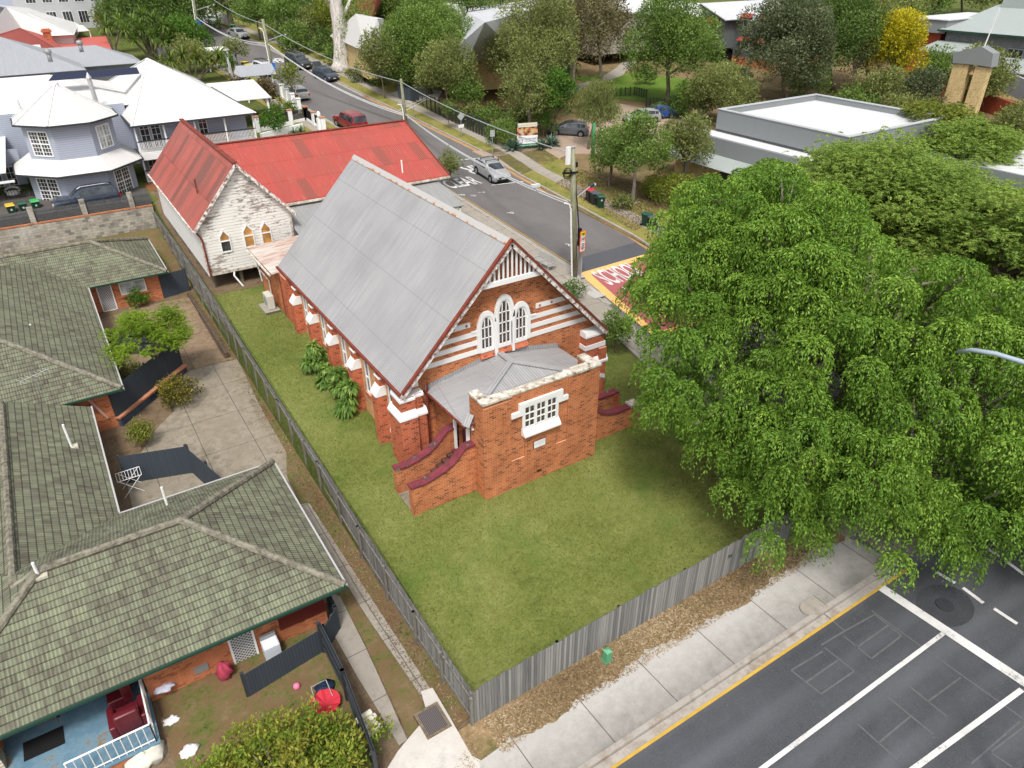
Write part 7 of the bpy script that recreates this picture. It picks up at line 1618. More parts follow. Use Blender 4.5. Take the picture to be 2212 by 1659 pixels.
BG = plain('dark green bin plastic', (.012, .045, .028), .5, .3); BK = plain('charcoal bin plastic', (.025, .028, .032), .5, .3); LR = plain('red lid', (.50, .03, .04), .45); LGn = plain('green lid', (.03, .09, .06), .5); LGy = plain('grey lid', (.09, .10, .12), .5); LY = plain('yellow lid', (.62, .42, .04), .45); LB = plain('bright green lid', (.05, .38, .10), .45)
bin_('dark bin with a bright red lid, farthest of three on the grass', LR, BK, (1273, 438), rz=-.3)
bin_('dark bin with a grey lid, middle of three on the grass', LGy, BK, (1283, 445), rz=-.2)
bin_('dark green bin, nearest of three on the grass', LGn, BG, (1296, 452), rz=-.35)
bin_('dark green bin half hidden by the big tree, the farther of the pair', LGn, BG, (1395, 492), rz=.2)
bin_('dark bin with a grey lid beside the big tree, the nearer of the pair', LGy, BK, (1410, 500), rz=.1)
bin_('green bin with a yellow lid behind the picket panels', LY, BG, loc=(-14.75, 45.6, 2.3), rz=.1)
bin_('green bin with a dark green lid between two bins behind the picket panels', LGn, BG, loc=(-13.95, 45.7, 2.3), rz=.1)
bin_('green bin with a bright green lid behind the picket panels', LB, BG, loc=(-13.1, 45.8, 2.3), rz=.1)
bin_('bin with a yellow lid at the kerb beside the white utility, farther one', LY, BG, (531, 153), rz=.4)
bin_('bin with a yellow lid at the kerb beside the white utility, nearer one', LY, BG, (538, 159), rz=.4)
bin_('bin with a red lid at the kerb beside the white utility', LR, BK, (548, 167), rz=.4)
bin_('dark green bin under the round street tree', LGn, BG, (500, 141), rz=.2)
bin_('bin with a bright green lid on the far footpath near the silver sedan', LB, BG, (505, 70), rz=.2)

# ================================================================== POLES, LIGHTS AND WIRES
def pole(label, base, top, r=.17, lamp=None, mat=WOODP, name='power_pole', extra=None, dz=.1, conduit=None):
    b = Vector(at(*base)); tp = PY(top[0], top[1], b.y); t = thing(name, label, 'pole', tuple(b)); H_ = tp[2] - b.z; lean = tp[0] - b.x; lean = max(-.6, min(.6, lean))
    T_ = Vector((b.x + lean, b.y, tp[2])); mb = MB(); mb.tube([b - Vector((0, 0, .3)), b.lerp(T_, .5), T_], [r * 1.15, r, r * .82], 10); part('shaft', mb, mat, t, smooth=True)
    if lamp:
        f, L, az = lamp; q = b.lerp(T_, f); d = Vector((math.cos(az), math.sin(az), .22)); e = q + d * L; l = sub('street_light', t, tuple(q)); mb = MB(); mb.tube([q, e], .045, 6); part('arm', mb, SILV, l); mb = MB(); mb.bar(e - d * .05, e + d * .35, .26, .14); part('housing', mb, DARKG, l); mb = MB(); mb.blob(tuple(e + d * .4 - Vector((0, 0, .06))), (.2, .16, .1), 10, 1, 0); part('lens', mb, plain('milky lens', (.6, .62, .62), .3), l, smooth=True)
    if conduit:
        dx, f = conduit; mb = MB(); mb.tube([b + Vector((dx, -.12, 0)), b.lerp(T_, f) + Vector((dx, -.12, 0)), b.lerp(T_, f) + Vector((dx - .15, -.1, .35)), b.lerp(T_, f) + Vector((dx - .5, -.1, .5))], .06, 8); part('conduit', mb, WHITE, t)
    if extra: extra(t, b, T_)
    return t, b, T_
def near_extra(t, b, T_):
    mb = MB(); mb.box(T_.x - .45, T_.x - .2, T_.y - .1, T_.y + .1, T_.z - 1.0, T_.z + .05); part('white_unit', mb, WHITE, t)
    mb = MB(); mb.cyl(T_.x, T_.y, T_.z, T_.z + .05, .19, 10); part('cap', mb, SILV, t)
    z = T_.z - 1.45; mb = MB()
    for k in range(5): mb.tube([(T_.x - .15 - .3 + .3 * math.cos(a), T_.y - .12 - .02 * k, z - .12 * (k % 2) + .28 * math.sin(a)) for a in np.linspace(0, 2 * math.pi, 12)], .018, 5)
    mb.bar((T_.x - .8, T_.y - .15, z), (T_.x + .35, T_.y - .15, z - .1), .12, .12); mb.box(T_.x + .15, T_.x + .4, T_.y - .1, T_.y + .12, z + .2, z + .5); part('cable_coil', mb, BLACK, t)
    mb = MB(); mb.tube([(b.x + .2, b.y, b.z + 3.4), (T_.x + .2, T_.y - .05, z)], .04, 6); mb.box(b.x + .15, b.x + .35, b.y - .12, b.y + .08, b.z + 2.3, b.z + 3.5); part('cable_cover', mb, BLACK, t)
    mb = MB(); mb.box(b.x - .55, b.x + .55, b.y - .5, b.y + .5, b.z + .1, b.z + .17); part('concrete_pad', mb, CONC, t)
PN, PNb, PNt = pole('tall timber power pole with cable coil and street light behind the church gable', (1241, 601), (1237, 318), .2, lamp=(.62, 2.0, .35), extra=near_extra, conduit=(-.3, .56))
mb = MB(); mb.box(PNb.x + .32, PNb.x + .52, PNb.y - .1, PNb.y + .1, PNb.z, PNb.z + 3.2); solo('service_post', mb, plain('galvanised grey steel', (.4, .4, .4), .5), 'square grey steel post standing against the timber power pole', 'post')
P2, P2b, P2t = pole('timber power pole between the wires behind the long red roof', (878, 275), (866, 170), .17, conduit=(-.25, .4))
P3_, P3b, P3t = pole('green tinted power pole with a street light beside the white utility', (594, 176), (567, 41), .2, lamp=(.66, 2.2, .2), conduit=(-.25, .8))
P4, P4b, P4t = pole('leaning power pole with street light at the top of the street', (432, 97), (412, -40), .2, lamp=(.55, 2.6, .2), conduit=(-.22, .7))
pole('short green tinted pole behind the bushes at the top of the street', (372, 58), (364, 15), .14, mat=WOODP)
pole('green painted pole with a white cable beside the school driveway', (1280, 345), (1284, 265), .16, mat=plain('green pole paint', (.03, .22, .08), .6))
def wires(label, pts, r, n=2, sag=.6, mat=None, sp_=.3, off=(0, 0, 0)):
    a, b = pts; o = thing('overhead_wires', label, 'wires', tuple(Vector(a)))
    for k in range(n):
        d = Vector((sp_ * k, 0, -sp_ * k)); L = []
        for i in range(17):
            f = i / 16; p = Vector(a).lerp(Vector(b), f) + d; p.z -= sag * 4 * f * (1 - f); L.append(p)
        mb = MB(); mb.tube(L, r, 5, cap=False); part('wire', mb, mat or plain('pale cable', (.55, .56, .57), .5), o)
    return o
j1 = PNb.lerp(PNt, .62) + Vector((-.5, -.1, 0)); j2 = P2b.lerp(P2t, .28); j3 = P3b.lerp(P3t, .62); j4 = P4b.lerp(P4t, .45)
wires('pair of thick pale cables strung from the near power pole to the next pole', (j1, j2), .045, 2, .7)
wires('pair of pale cables crossing the street between the two middle poles', (j2, j3), .05, 2, 1.0)
wires('pair of pale cables running up the street to the leaning pole', (j3, j4), .05, 2, .9)
wires('single high wire from the near pole to the pole by the red roof', (PNt - Vector((0, 0, .4)), P2t - Vector((0, 0, .3))), .035, 1, .5, mat=plain('grey wire', (.35, .38, .37), .5))
wires('single high wire between the two middle poles', (P2t - Vector((0, 0, .3)), P3t - Vector((0, 0, .5))), .035, 1, .8, mat=MATS['grey wire'])
wires('single high wire from the green tinted pole up the street', (P3t - Vector((0, 0, .5)), P4t), .035, 1, .8, mat=MATS['grey wire'])
mb = MB(); q = j1 + (j2 - j1) * .13; q.z -= .1; mb.bar(q - Vector((.3, 0, 0)), q + Vector((.35, 0, 0)), .22, .2); solo('cable_junction', mb, plain('white junction box', (.6, .63, .63), .5), 'white junction box hanging on the cables near the timber power pole', 'junction box')
# street light arm at the right edge
LH = 12.6; e = Vector(G(2070, 760, LH - .2)); tp = Vector(G(2640, 960, LH - .6)); b = Vector((tp.x + .3, tp.y - .1, h(tp.x, tp.y))); t = thing('street_lamp', 'curved pale steel street lamp arm reaching in from the right edge', 'street lamp', (b.x, b.y, b.z)); mb = MB(); mb.tube([b, Vector((b.x, b.y, LH - 2.0)), tp, Vector(G(2480, 880, LH - .1)), Vector(G(2330, 822, LH + .05)), Vector(G(2212, 783, LH + .1)), Vector(G(2150, 764, LH + .15)), Vector(G(2100, 756, LH + .1)), e], [.09, .08, .07, .065, .06, .055, .052, .048, .042], 10); part('arm', mb, plain('galvanised lamp steel', (.30, .37, .42), .4), t, smooth=True)
# ================================================================== SIGNS
def board(t, c, w_, h_, mat, rz=0.0, thick=.03, name='panel', y=0.0):
    mb = MB(); d = Vector((math.cos(rz), math.sin(rz), 0)); n = Vector((-d.y, d.x, 0)); o = Vector(c) + n * y
    mb.bar(o - d * w_ / 2, o + d * w_ / 2, thick, h_); return part(name, mb, mat, t)
b = Vector(at(1253, 605)); rz = math.radians(8)
tz_ = PY(1250, 500, b.y)[2]; bz_ = PY(1250, 546, b.y)[2]
t = thing('speed_sign', 'school zone speed sign with orange border, yellow top and a 40 in a ring', 'sign', tuple(b)); mb = MB(); mb.tube([b, (b.x, b.y, tz_ - .3)], .035, 8); part('post', mb, GREY, t)
hgt = tz_ - bz_; wid = hgt * .36; c = Vector((b.x + .02, b.y - .06, (tz_ + bz_) / 2)); d = Vector((math.cos(rz), math.sin(rz), 0)); nf = Vector((d.y, -d.x, 0))
def rrect(w_, h_, r_, n=5):
    o = []
    for (sx, sy, a0) in ((1, 1, 0), (-1, 1, 90), (-1, -1, 180), (1, -1, 270)):
        for i in range(n + 1): a = math.radians(a0 + 90 * i / n); o.append((sx * (w_ / 2 - r_) + r_ * math.cos(a), sy * (h_ / 2 - r_) + r_ * math.sin(a)))
    return o
def flat_shape(name, pts, off, mat, par, cc=None, th=.02):
    cc = cc or c; P = [cc + d * p[0] + Vector((0, 0, p[1])) + nf * off for p in pts]; Q = [p - nf * th for p in P]; n = len(P); mb = MB(); mb.add(P + Q, [tuple(range(n)), tuple(range(n, 2 * n))[::-1]] + [(i, n + i, n + (i + 1) % n, (i + 1) % n) for i in range(n)]); return part(name, mb, mat, par)
flat_shape('border', rrect(wid, hgt, .12), 0.0, plain('fluorescent orange', (.80, .12, .05), .5), t)
flat_shape('white_panel', [(p[0], p[1] - hgt * .09) for p in rrect(wid * .72, hgt * .70, .04)], .012, WHITE, t)
flat_shape('yellow_panel', [(p[0], p[1] + hgt * .36) for p in rrect(wid * .72, hgt * .19, .03)], .014, plain('fluorescent yellow', (.75, .78, .02), .5), t)
ring_ = lambda r0: [(r0 * math.cos(a), hgt * .13 + r0 * math.sin(a)) for a in np.linspace(0, 2 * math.pi, 28)[:-1]]
flat_shape('ring', ring_(wid * .33), .018, plain('sign blue red ring', (.25, .03, .12), .5), t); flat_shape('ring_face', ring_(wid * .27), .024, WHITE, t)
SB = plain('sign black', (.02, .02, .03), .6)
def stext(txt, zf, size, par=t): text_mesh(txt, size, SB, 'lettering', par, frame_mat(tuple(c + nf * .03 + Vector((0, 0, zf * hgt))), d, (0, 0, 1)), bold=.006)
stext('40', .13, wid * .42); stext('7-9am', -.10, wid * .2); stext('2-4pm', -.19, wid * .2); stext('SCHOOL', -.28, wid * .14); stext('DAYS', -.345, wid * .14); stext('SCHOOL\nZONE', .36, wid * .14)
# school name board
b = Vector(at(1139, 325)); tl = PY(1117, 276, b.y); br_ = PY(1160, 318, b.y); wv = 3.0; t = thing('school_sign', 'school name board with photo, round emblem and green bottom strip', 'sign', tuple(b)); rz = math.radians(-16); d = Vector((math.cos(rz), math.sin(rz), 0)); nf = Vector((d.y, -d.x, 0))
s_ = dist(b) / CF; wid = 43 * s_ * 1.02; hgt = 42 * s_ * 1.06; c = Vector((b.x, b.y, b.z + hgt / 2 + .5)); 
mb = MB()
for k in (-1, 1): q = c + d * (k * wid * .49) - nf * .08; mb.box(q.x - .06, q.x + .06, q.y - .06, q.y + .06, b.z - .1, c.z + hgt * .5)
part('post', mb, DARKG, t, split=True)
R_ = lambda x0, x1, y0, y1: [(x0 * wid, y0 * hgt), (x1 * wid, y0 * hgt), (x1 * wid, y1 * hgt), (x0 * wid, y1 * hgt)]
flat_shape('lower_panel', R_(-.5, .5, -.42, -.06), 0, WHITE, t); flat_shape('green_strip', R_(-.46, .5, -.54, -.42), .004, plain('sign green', (.01, .22, .13), .5), t); flat_shape('title_panel', R_(-.46, .46, .32, .5), .05, plain('cream panel', (.68, .64, .5), .5), t)
def photom():
    a = NT('blurred group photo', .5, .3); f = a.noise(a.pos(), 2.3, 3, .5, out=0); c_ = a.ramp(f, [(.36, (.02, .025, .05)), (.44, (.30, .09, .04)), (.5, (.55, .26, .14)), (.57, (.45, .35, .08)), (.63, (.5, .4, .38))]); a.col(c_); return a.m
flat_shape('photo_panel', R_(-.5, .5, -.06, .32), .004, photom(), t)
cc = [(-.36 * wid + .16 * wid * math.cos(a) * .75, -.24 * hgt + .15 * hgt * math.sin(a)) for a in np.linspace(0, 2 * math.pi, 24)]
mb = MB(); mb.tube([c + d * p[0] + Vector((0, 0, p[1])) + nf * .03 for p in cc[3:24]], .022, 5); mb.bar(c + d * (-.36 * wid) + Vector((0, 0, -.40 * hgt)) + nf * .03, c + d * (-.36 * wid) + Vector((0, 0, -.06 * hgt)) + nf * .03, .03, .03); part('emblem', mb, plain('emblem navy', (.04, .04, .12), .5), t)
def s2(txt, x, y, size, m_): text_mesh(txt, size, m_, 'lettering', t, frame_mat(tuple(c + nf * .06 + d * (x * wid) + Vector((0, 0, y * hgt))), d, (0, 0, 1)))
s2("St Ambrose's", .1, -.19, .33, plain('sign slate', (.16, .17, .3), .6)); s2('Primary School', .14, -.30, .17, MATS['sign slate']); s2('Through and Staff Parking', .04, -.48, .19, WHITE); s2('School Carnival Fete', 0, .41, .26, plain('pale sign letters', (.45, .5, .48), .6))
def small_sign(label, base, top, w_, h_, mat, diamond=False, two=False, double=False):
    b = Vector(at(*base)); tp = PY(*top, b.y); t = thing('street_sign', label, 'sign', tuple(b)); mb = MB(); mb.tube([b, (b.x, b.y, tp[2])], .04, 6); part('post', mb, GREY, t)
    if double: mb = MB(); mb.tube([b + Vector((1.0, .2, 0)), (b.x + 1.0, b.y + .2, tp[2])], .04, 6); part('post', mb, GREY, t)
    mb = MB(); z = tp[2] - h_ / 2; o = .5 if double else 0
    if diamond: r_ = w_ * .7; mb.add([(b.x - r_, b.y - .06, z), (b.x, b.y - .06, z - r_), (b.x + r_, b.y - .06, z), (b.x, b.y - .06, z + r_)], [(0, 1, 2, 3)]); mb.add([(b.x - r_, b.y - .03, z), (b.x, b.y - .03, z - r_), (b.x + r_, b.y - .03, z), (b.x, b.y - .03, z + r_)], [(3, 2, 1, 0)])
    else: mb.box(b.x + o - w_ / 2, b.x + o + w_ / 2, b.y - .07, b.y - .04, z - h_ / 2, z + h_ / 2)
    part('panel', mb, mat, t)
    if two: mb = MB(); mb.box(b.x - .32, b.x + .32, b.y - .07, b.y - .04, z - h_ * 1.15 - .3, z - h_ * 1.15); part('lower_panel', mb, WHITE, t)
    return t
small_sign('grey backed diamond sign with a white plate below, on the far verge', (997, 300), (998, 243), .62, .7, plain('sign back grey', (.4, .41, .42), .5), diamond=True, two=True)
small_sign('small square grey sign on a thin post in front of the school sign', (1064, 340), (1062, 281), .5, .6, MATS['sign back grey'])
small_sign('green topped school sign on two white posts below the white gum', (768, 157), (760, 122), 1.5, .45, plain('pale green sign', (.25, .42, .25), .6), double=True)
b = Vector(at(877, 260)); 
t = thing('blue_parking_sign', 'pair of blue signs fixed to the green tinted pole beside the white utility', 'sign', tuple(P3b.lerp(P3t, .12)))
q = P3b.lerp(P3t, .17); mb = MB(); mb.box(q.x - .3, q.x + .3, q.y - .3, q.y - .26, q.z + .5, q.z + 1.05); mb.box(q.x - .34, q.x + .34, q.y - .3, q.y - .26, q.z - .25, q.z + .45); part('panel', mb, plain('sign blue', (.02, .15, .50), .5), t, split=True)
q = Vector((P4b.x + .0, P4b.y - .25, P4b.lerp(P4t, .33).z)); mb = MB(); mb.box(q.x - .15, q.x + .75, q.y - .05, q.y, q.z, q.z + .6); solo('blue_sign', mb, MATS['sign blue'], 'single blue sign on the leaning pole up the street', 'sign')
b = Vector(at(435, 128)); mb = MB(); mb.box(b.x - .25, b.x + .25, b.y - .05, b.y + .05, b.z, b.z + 1.6); solo('advertising_board', mb, plain('yellow edged board', (.5, .38, .05), .6), 'narrow dark board edged in yellow standing on the footpath up the street', 'board')
b = Vector(at(900, 238)); tp = Vector(PY(878, 230, b.y))
t = thing('aerial_mast', 'thin mast with long aerial arms standing between the poles and the footpath', 'antenna', tuple(Vector(at(895, 258)))); b = base_of(t); z = PY(895, 224, b.y)[2]; mb = MB(); mb.tube([b, (b.x, b.y, z)], .04, 6); part('mast', mb, GREY, t); mb = MB(); mb.tube([(b.x - 1.8, b.y, z - .5), (b.x + 2.6, b.y, z + .8)], .03, 5); mb.tube([(b.x - 1.8, b.y - .3, z - .8), (b.x + 1.6, b.y - .3, z + .4)], .03, 5)
for k in range(6): mb.tube([(b.x + .2 + k * .4, b.y - .4, z + .1 + k * .11), (b.x + .2 + k * .4, b.y + .4, z + .15 + k * .11)], .02, 4)
part('aerial_arms', mb, SILV, t)
# bench
b = Vector(at(1183, 572)); t = thing('park_bench', 'slatted aluminium bench on the pavement behind the church gable', 'bench', tuple(b)); p0_ = Vector(at(1160, 566)); p1_ = Vector(at(1198, 590)); dd = (Vector((p1_.x, p1_.y, 0)) - Vector((p0_.x, p0_.y, 0))).normalized(); cc = (p0_ + p1_) / 2; L = 2.0; nb = Vector((dd.y, -dd.x, 0)); nb = nb if nb.x < 0 else -nb; z = cc.z + .12
SLM = plain('bench aluminium', (.5, .49, .47), .45, .4, metal=.3)
mb = MB()
for k in range(6): o = nb * (-.02 + .085 * k); mb.bar(cc + o - dd * L / 2 + Vector((0, 0, .47)), cc + o + dd * L / 2 + Vector((0, 0, .47)), .06, .03)
part('seat', mb, SLM, t); mb = MB()
for k in range(5): o = nb * (-.06 - .025 * k) + Vector((0, 0, .55 + .09 * k)); mb.bar(cc + o - dd * L / 2, cc + o + dd * L / 2, .025, .07)
part('backrest', mb, SLM, t); mb = MB()
for s_ in (-.85, 0, .85): q = cc + dd * s_; mb.bar(q + Vector((0, 0, .0)), q + Vector((0, 0, .5)), .06, .05); mb.bar(q + nb * .42, q + nb * .42 + Vector((0, 0, .62 if s_ else .45)), .05, .05); mb.bar(q - nb * .08 + Vector((0, 0, .62)), q + nb * .42 + Vector((0, 0, .62)), .05, .03)
part('leg', mb, SLM, t, split=True)
for v, l in (((1247, 607), 'x'),): pass
for uvs, l in ((((1210, 552 + 8), (1232, 575)), 0),): pass
x, y, z = at(1278, 636); mb = MB(); mb.box(x - .45, x + .45, y - .9, y + .9, z + .13, z + .17); o = solo('service_pit_lid', mb, CONC, 'pale rectangular pit lid in the pavement beside the school zone surface', 'pit lid')
x, y, z = at(1373, 441); mb = MB(); mb.box(x - .35, x + .35, y - .3, y + .3, z + .17, z + .2); solo('service_pit_lid', mb, CONCW, 'small square pit lid in the grass near the dark bins', 'pit lid')
# air conditioner at the rear of the church
p = Vector((-2.45, 21.6, .95)); t = thing('air_conditioner', 'cream air conditioner unit on a slab behind the church', 'air conditioner', tuple(p)); mb = MB(); soft(mb, p.x - .2, p.x + .2, p.y - .5, p.y + .45, p.z + .15, p.z + 1.0, .02); part('casing', mb, plain('cream casing', (.55, .53, .47), .6), t); mb = MB(); mb.tube([(p.x - .2, p.y - .05, p.z + .6), (p.x - .23, p.y - .05, p.z + .6)], .28, 18); part('fan_grille', mb, GREY, t); mb = MB(); mb.box(p.x - .5, p.x + .4, p.y - .8, p.y + .8, p.z - .1, p.z + .12); part('slab', mb, CONCW, t)

# ================================================================== FRONT GARDEN STRUCTURES OF THE TURRET HOUSE
b = Vector(at(557, 220)); t = thing('gate_arbour', 'white timber gate arbour with a grey pitched roof beside the magnolia', 'arbour', tuple(b)); s_ = dist(b) / CF
a0 = Vector(at(549, 216)); sx, sy = 2.6, 2.2; zt = b.z + 2.9; mb = MB()
for x in (0, sx):
    for y in (0, sy): mb.box(b.x - 1.0 + x - .08, b.x - 1.0 + x + .08, b.y + y - .08, b.y + y + .08, b.z, zt)
part('post', mb, WHITE, t, split=True); mb = MB(); x0, x1_ = b.x - 1.6, b.x + 2.6; y0, ym, y1_ = b.y - .6, b.y + 1.1, b.y + 2.8; mb.slab([(x0, y0, zt), (x1_, y0, zt), (x1_, ym, zt + 1.0), (x0, ym, zt + 1.0)], .06); mb.slab([(x0, ym, zt + 1.0), (x1_, ym, zt + 1.0), (x1_, y1_, zt), (x0, y1_, zt)], .06); part('roof', mb, GCORR, t); mb = MB(); mb.extr([(y0 + .1, zt), (y1_ - .1, zt), (ym, zt + .92)], 'x', x0 + .05, x0 + .12); part('gable_panel', mb, WHITE, t)
def masonry_fence(label, px0, px1, n, hgt, infill, name='front_fence', dz=0, pill=.22):
    a = Vector(at(*px0)); b = Vector(at(*px1)); t = thing(name, label, 'fence', tuple(a)); mb = MB(); mc = MB(); mi = MB()
    for i in range(n + 1):
        p = a.lerp(b, i / n); p.z = h(p.x, p.y) + dz; mb.box(p.x - pill, p.x + pill, p.y - pill, p.y + pill, p.z - .3, p.z + hgt + .15); mc.box(p.x - pill - .05, p.x + pill + .05, p.y - pill - .05, p.y + pill + .05, p.z + hgt + .15, p.z + hgt + .23)
    part('pillar', mb, WHITE, t, split=True); part('pillar_cap', mc, WHITE if infill == 'white' else BRICKU, t, split=True)
    for i in range(n):
        p = a.lerp(b, i / n); q = a.lerp(b, (i + 1) / n); p.z = h(p.x, p.y) + dz; q.z = h(q.x, q.y) + dz
        m1 = MB(); m1.bar(p + Vector((0, 0, .1)), q + Vector((0, 0, .1)), .2, .6); part('base_wall', m1, WHITE, t)
        if infill == 'white': m1 = MB(); m1.bar(p + Vector((0, 0, hgt * .6)), q + Vector((0, 0, hgt * .6)), .08, hgt * .75); part('panel', m1, WHITE, t)
        else:
            m1 = MB(); L = (q - p).length; k = int(L / .13)
            for j in range(1, k): w_ = p.lerp(q, j / k); m1.box(w_.x - .045, w_.x + .045, w_.y - .015, w_.y + .015, w_.z + .4, w_.z + hgt)
            part('pickets', m1, BLACK, t)
    return t
masonry_fence('white rendered boundary fence with panels along the footpath by the arbour', (601, 205), (648, 247), 4, 1.5, 'white')
masonry_fence('white pillared fence with black pickets in front of the turret house', (558, 285), (663, 262), 3, 1.35, 'black')
masonry_fence('white pillared fence with iron panels near the red wagon', (663, 262), (700, 285), 2, 1.3, 'black')
a = Vector(at(566, 306)); b = Vector(at(655, 284)); mb = MB(); mb.bar(a + Vector((0, 0, .3)), b + Vector((0, 0, .3)), .3, 1.0); solo('garden_wall', mb, WHITE, 'low white garden retaining wall below the black picket fence', 'wall')
b = Vector(at(693, 283)); mb = MB(); mb.box(b.x - .25, b.x + .25, b.y - .25, b.y + .25, b.z, b.z + 1.3); mb.blob((b.x, b.y, b.z + 1.65), (.22, .22, .35), 10, 1, .02); solo('gate_pillar', mb, WHITE, 'white gate pillar with an urn on top near the red wagon', 'pillar')
a = Vector(at(490, 150)); b = Vector(at(503, 170)); t = thing('lattice_screen', 'white lattice gate screen and pergola near the round street tree', 'screen', tuple(a)); mb = MB()
L = (b - a).length
for k in range(14): p = a.lerp(b, k / 13); mb.box(p.x - .04, p.x + .04, p.y - .03, p.y + .03, p.z, p.z + 2.0 + .3 * math.sin(k * .3))
for z in (.3, 1.0, 1.8): mb.bar(a + Vector((0, 0, z)), b + Vector((0, 0, z)), .05, .08)
part('pickets', mb, WHITE, t); mb = MB(); c = Vector(at(477, 152)); mb.slab([(c.x - 1.8, c.y - 1.0, c.z + 2.6), (c.x + 1.4, c.y - 1.0, c.z + 2.6), (c.x + 1.4, c.y + 1.2, c.z + 2.8), (c.x - 1.8, c.y + 1.2, c.z + 2.8)], .12)
part('pergola_top', mb, WHITE, t); mb = MB()
for x in (-1.5, 1.1): mb.box(c.x + x - .1, c.x + x + .1, c.y - .9, c.y - .7, c.z, c.z + 2.6)
part('post', mb, WHITE, t, split=True)
def run_fence(label, pts, hgt, mat, name='fence', solid=True, zoff=0, cat='fence', n=6):
    P = [Vector(at(*p)) for p in pts]; t = thing(name, label, cat, tuple(P[0])); mb = MB(); mp = MB()
    for a, b in zip(P, P[1:]):
        for i in range(n):
            p = a.lerp(b, i / n); q = a.lerp(b, (i + 1) / n); p.z = h(p.x, p.y) + zoff; q.z = h(q.x, q.y) + zoff
            if solid: mb.bar(p + Vector((0, 0, hgt / 2)), q + Vector((0, 0, hgt / 2)), .05, hgt)
            else:
                L = (q - p).length; k = max(2, int(L / .18))
                for j in range(k): w_ = p.lerp(q, j / k); mb.box(w_.x - .015, w_.x + .015, w_.y - .015, w_.y + .015, w_.z, w_.z + hgt)
                mb.bar(p + Vector((0, 0, hgt * .92)), q + Vector((0, 0, hgt * .92)), .03, .04); mb.bar(p + Vector((0, 0, hgt * .1)), q + Vector((0, 0, hgt * .1)), .03, .04)
            mp.box(p.x - .05, p.x + .05, p.y - .05, p.y + .05, p.z, p.z + hgt + .1)
    part('panels', mb, mat, t); part('post', mp, mat, t, split=True)
run_fence('dark metal bar fence along the inner side of the far footpath', [(870, 215), (905, 228), (960, 258), (1010, 283), (1048, 300), (1075, 318)], 1.8, DARKG, solid=False)
run_fence('white paling fence at the far end of the street', [(395, 22), (430, 30), (480, 52), (505, 62)], 1.8, WBOARD)
run_fence('weathered timber fence behind the palms up the street', [(345, 132), (385, 128), (430, 122), (452, 118)], 1.7, TIMB)
run_fence('brown paling fence behind the shrubs above the silver sedan', [(600, 55), (640, 50), (690, 60)], 1.8, TIMB)
run_fence('low wire fence on posts around the school lawn', [(1270, 218), (1310, 213), (1370, 208), (1400, 215)], 1.1, DARKG, solid=False)
run_fence('black mesh fence behind the car park shrubs', [(1395, 235), (1440, 240), (1475, 235)], 1.3, DARKG, solid=False)
run_fence('dark slatted gates at the paved school entrance', [(862, 216), (890, 222), (905, 226)], 1.6, DARKB, name='school_gate', cat='gate', n=3)
# ================================================================== VEGETATION
LF = leaf_mat('weeping fig leaves', (.05, .115, .014), (.125, .235, .026), (.28, .43, .06), .24)
LJ = leaf_mat('feathery fern green leaves', (.09, .15, .025), (.22, .33, .06), (.42, .50, .12), .35)
LG = leaf_mat('mid green leaves', (.055, .105, .02), (.145, .235, .048), (.28, .38, .09), .35)
LD = leaf_mat('dark green leaves', (.04, .08, .018), (.105, .175, .038), (.20, .28, .065), .3)
LO = leaf_mat('olive green leaves', (.085, .105, .03), (.20, .235, .07), (.34, .37, .14), .35)
LB_ = leaf_mat('brighter garden green leaves', (.03, .09, .01), (.08, .18, .02), (.18, .29, .04), .3)
LY_ = leaf_mat('golden yellow leaves', (.2, .2, .01), (.52, .46, .02), (.78, .66, .04), .35)
LYG = leaf_mat('yellow green leaves', (.07, .10, .012), (.17, .21, .025), (.34, .35, .06), .3)
LGRY = leaf_mat('grey green leaves', (.05, .07, .03), (.11, .14, .065), (.22, .24, .13), .25)
LBR = leaf_mat('bronze leaves', (.04, .03, .012), (.10, .06, .02), (.17, .15, .04), .25)
LBARE = leaf_mat('sparse dry leaves', (.07, .06, .03), (.15, .13, .06), (.22, .22, .09), .25)
LDR = leaf_mat('dracaena strap leaves', (.04, .10, .016), (.11, .205, .03), (.32, .42, .10), .25)
LAG = leaf_mat('blue green agave leaves', (.06, .11, .08), (.11, .18, .13), (.20, .28, .22), .1)
LFR = leaf_mat('foreground lime and amber leaves', (.06, .12, .012), (.18, .26, .03), (.42, .43, .07), .3, hue2=(.36, .31, .055))
LJB = leaf_mat('bright lime feathery leaves', (.09, .16, .012), (.20, .31, .025), (.38, .47, .06), .35)
LCR = leaf_mat('mixed croton leaves', (.04, .02, .03), (.12, .12, .02), (.42, .34, .04), .25)
LPA = leaf_mat('palm fronds', (.05, .09, .015), (.13, .18, .03), (.30, .30, .06), .3)
def inpoly(x, y, P):
    c = False; n = len(P)
    for i in range(n):
        (x0, y0), (x1_, y1_) = P[i], P[(i + 1) % n]
        if (y0 > y) != (y1_ > y) and x < (x1_ - x0) * (y - y0) / (y1_ - y0) + x0: c = not c
    return c
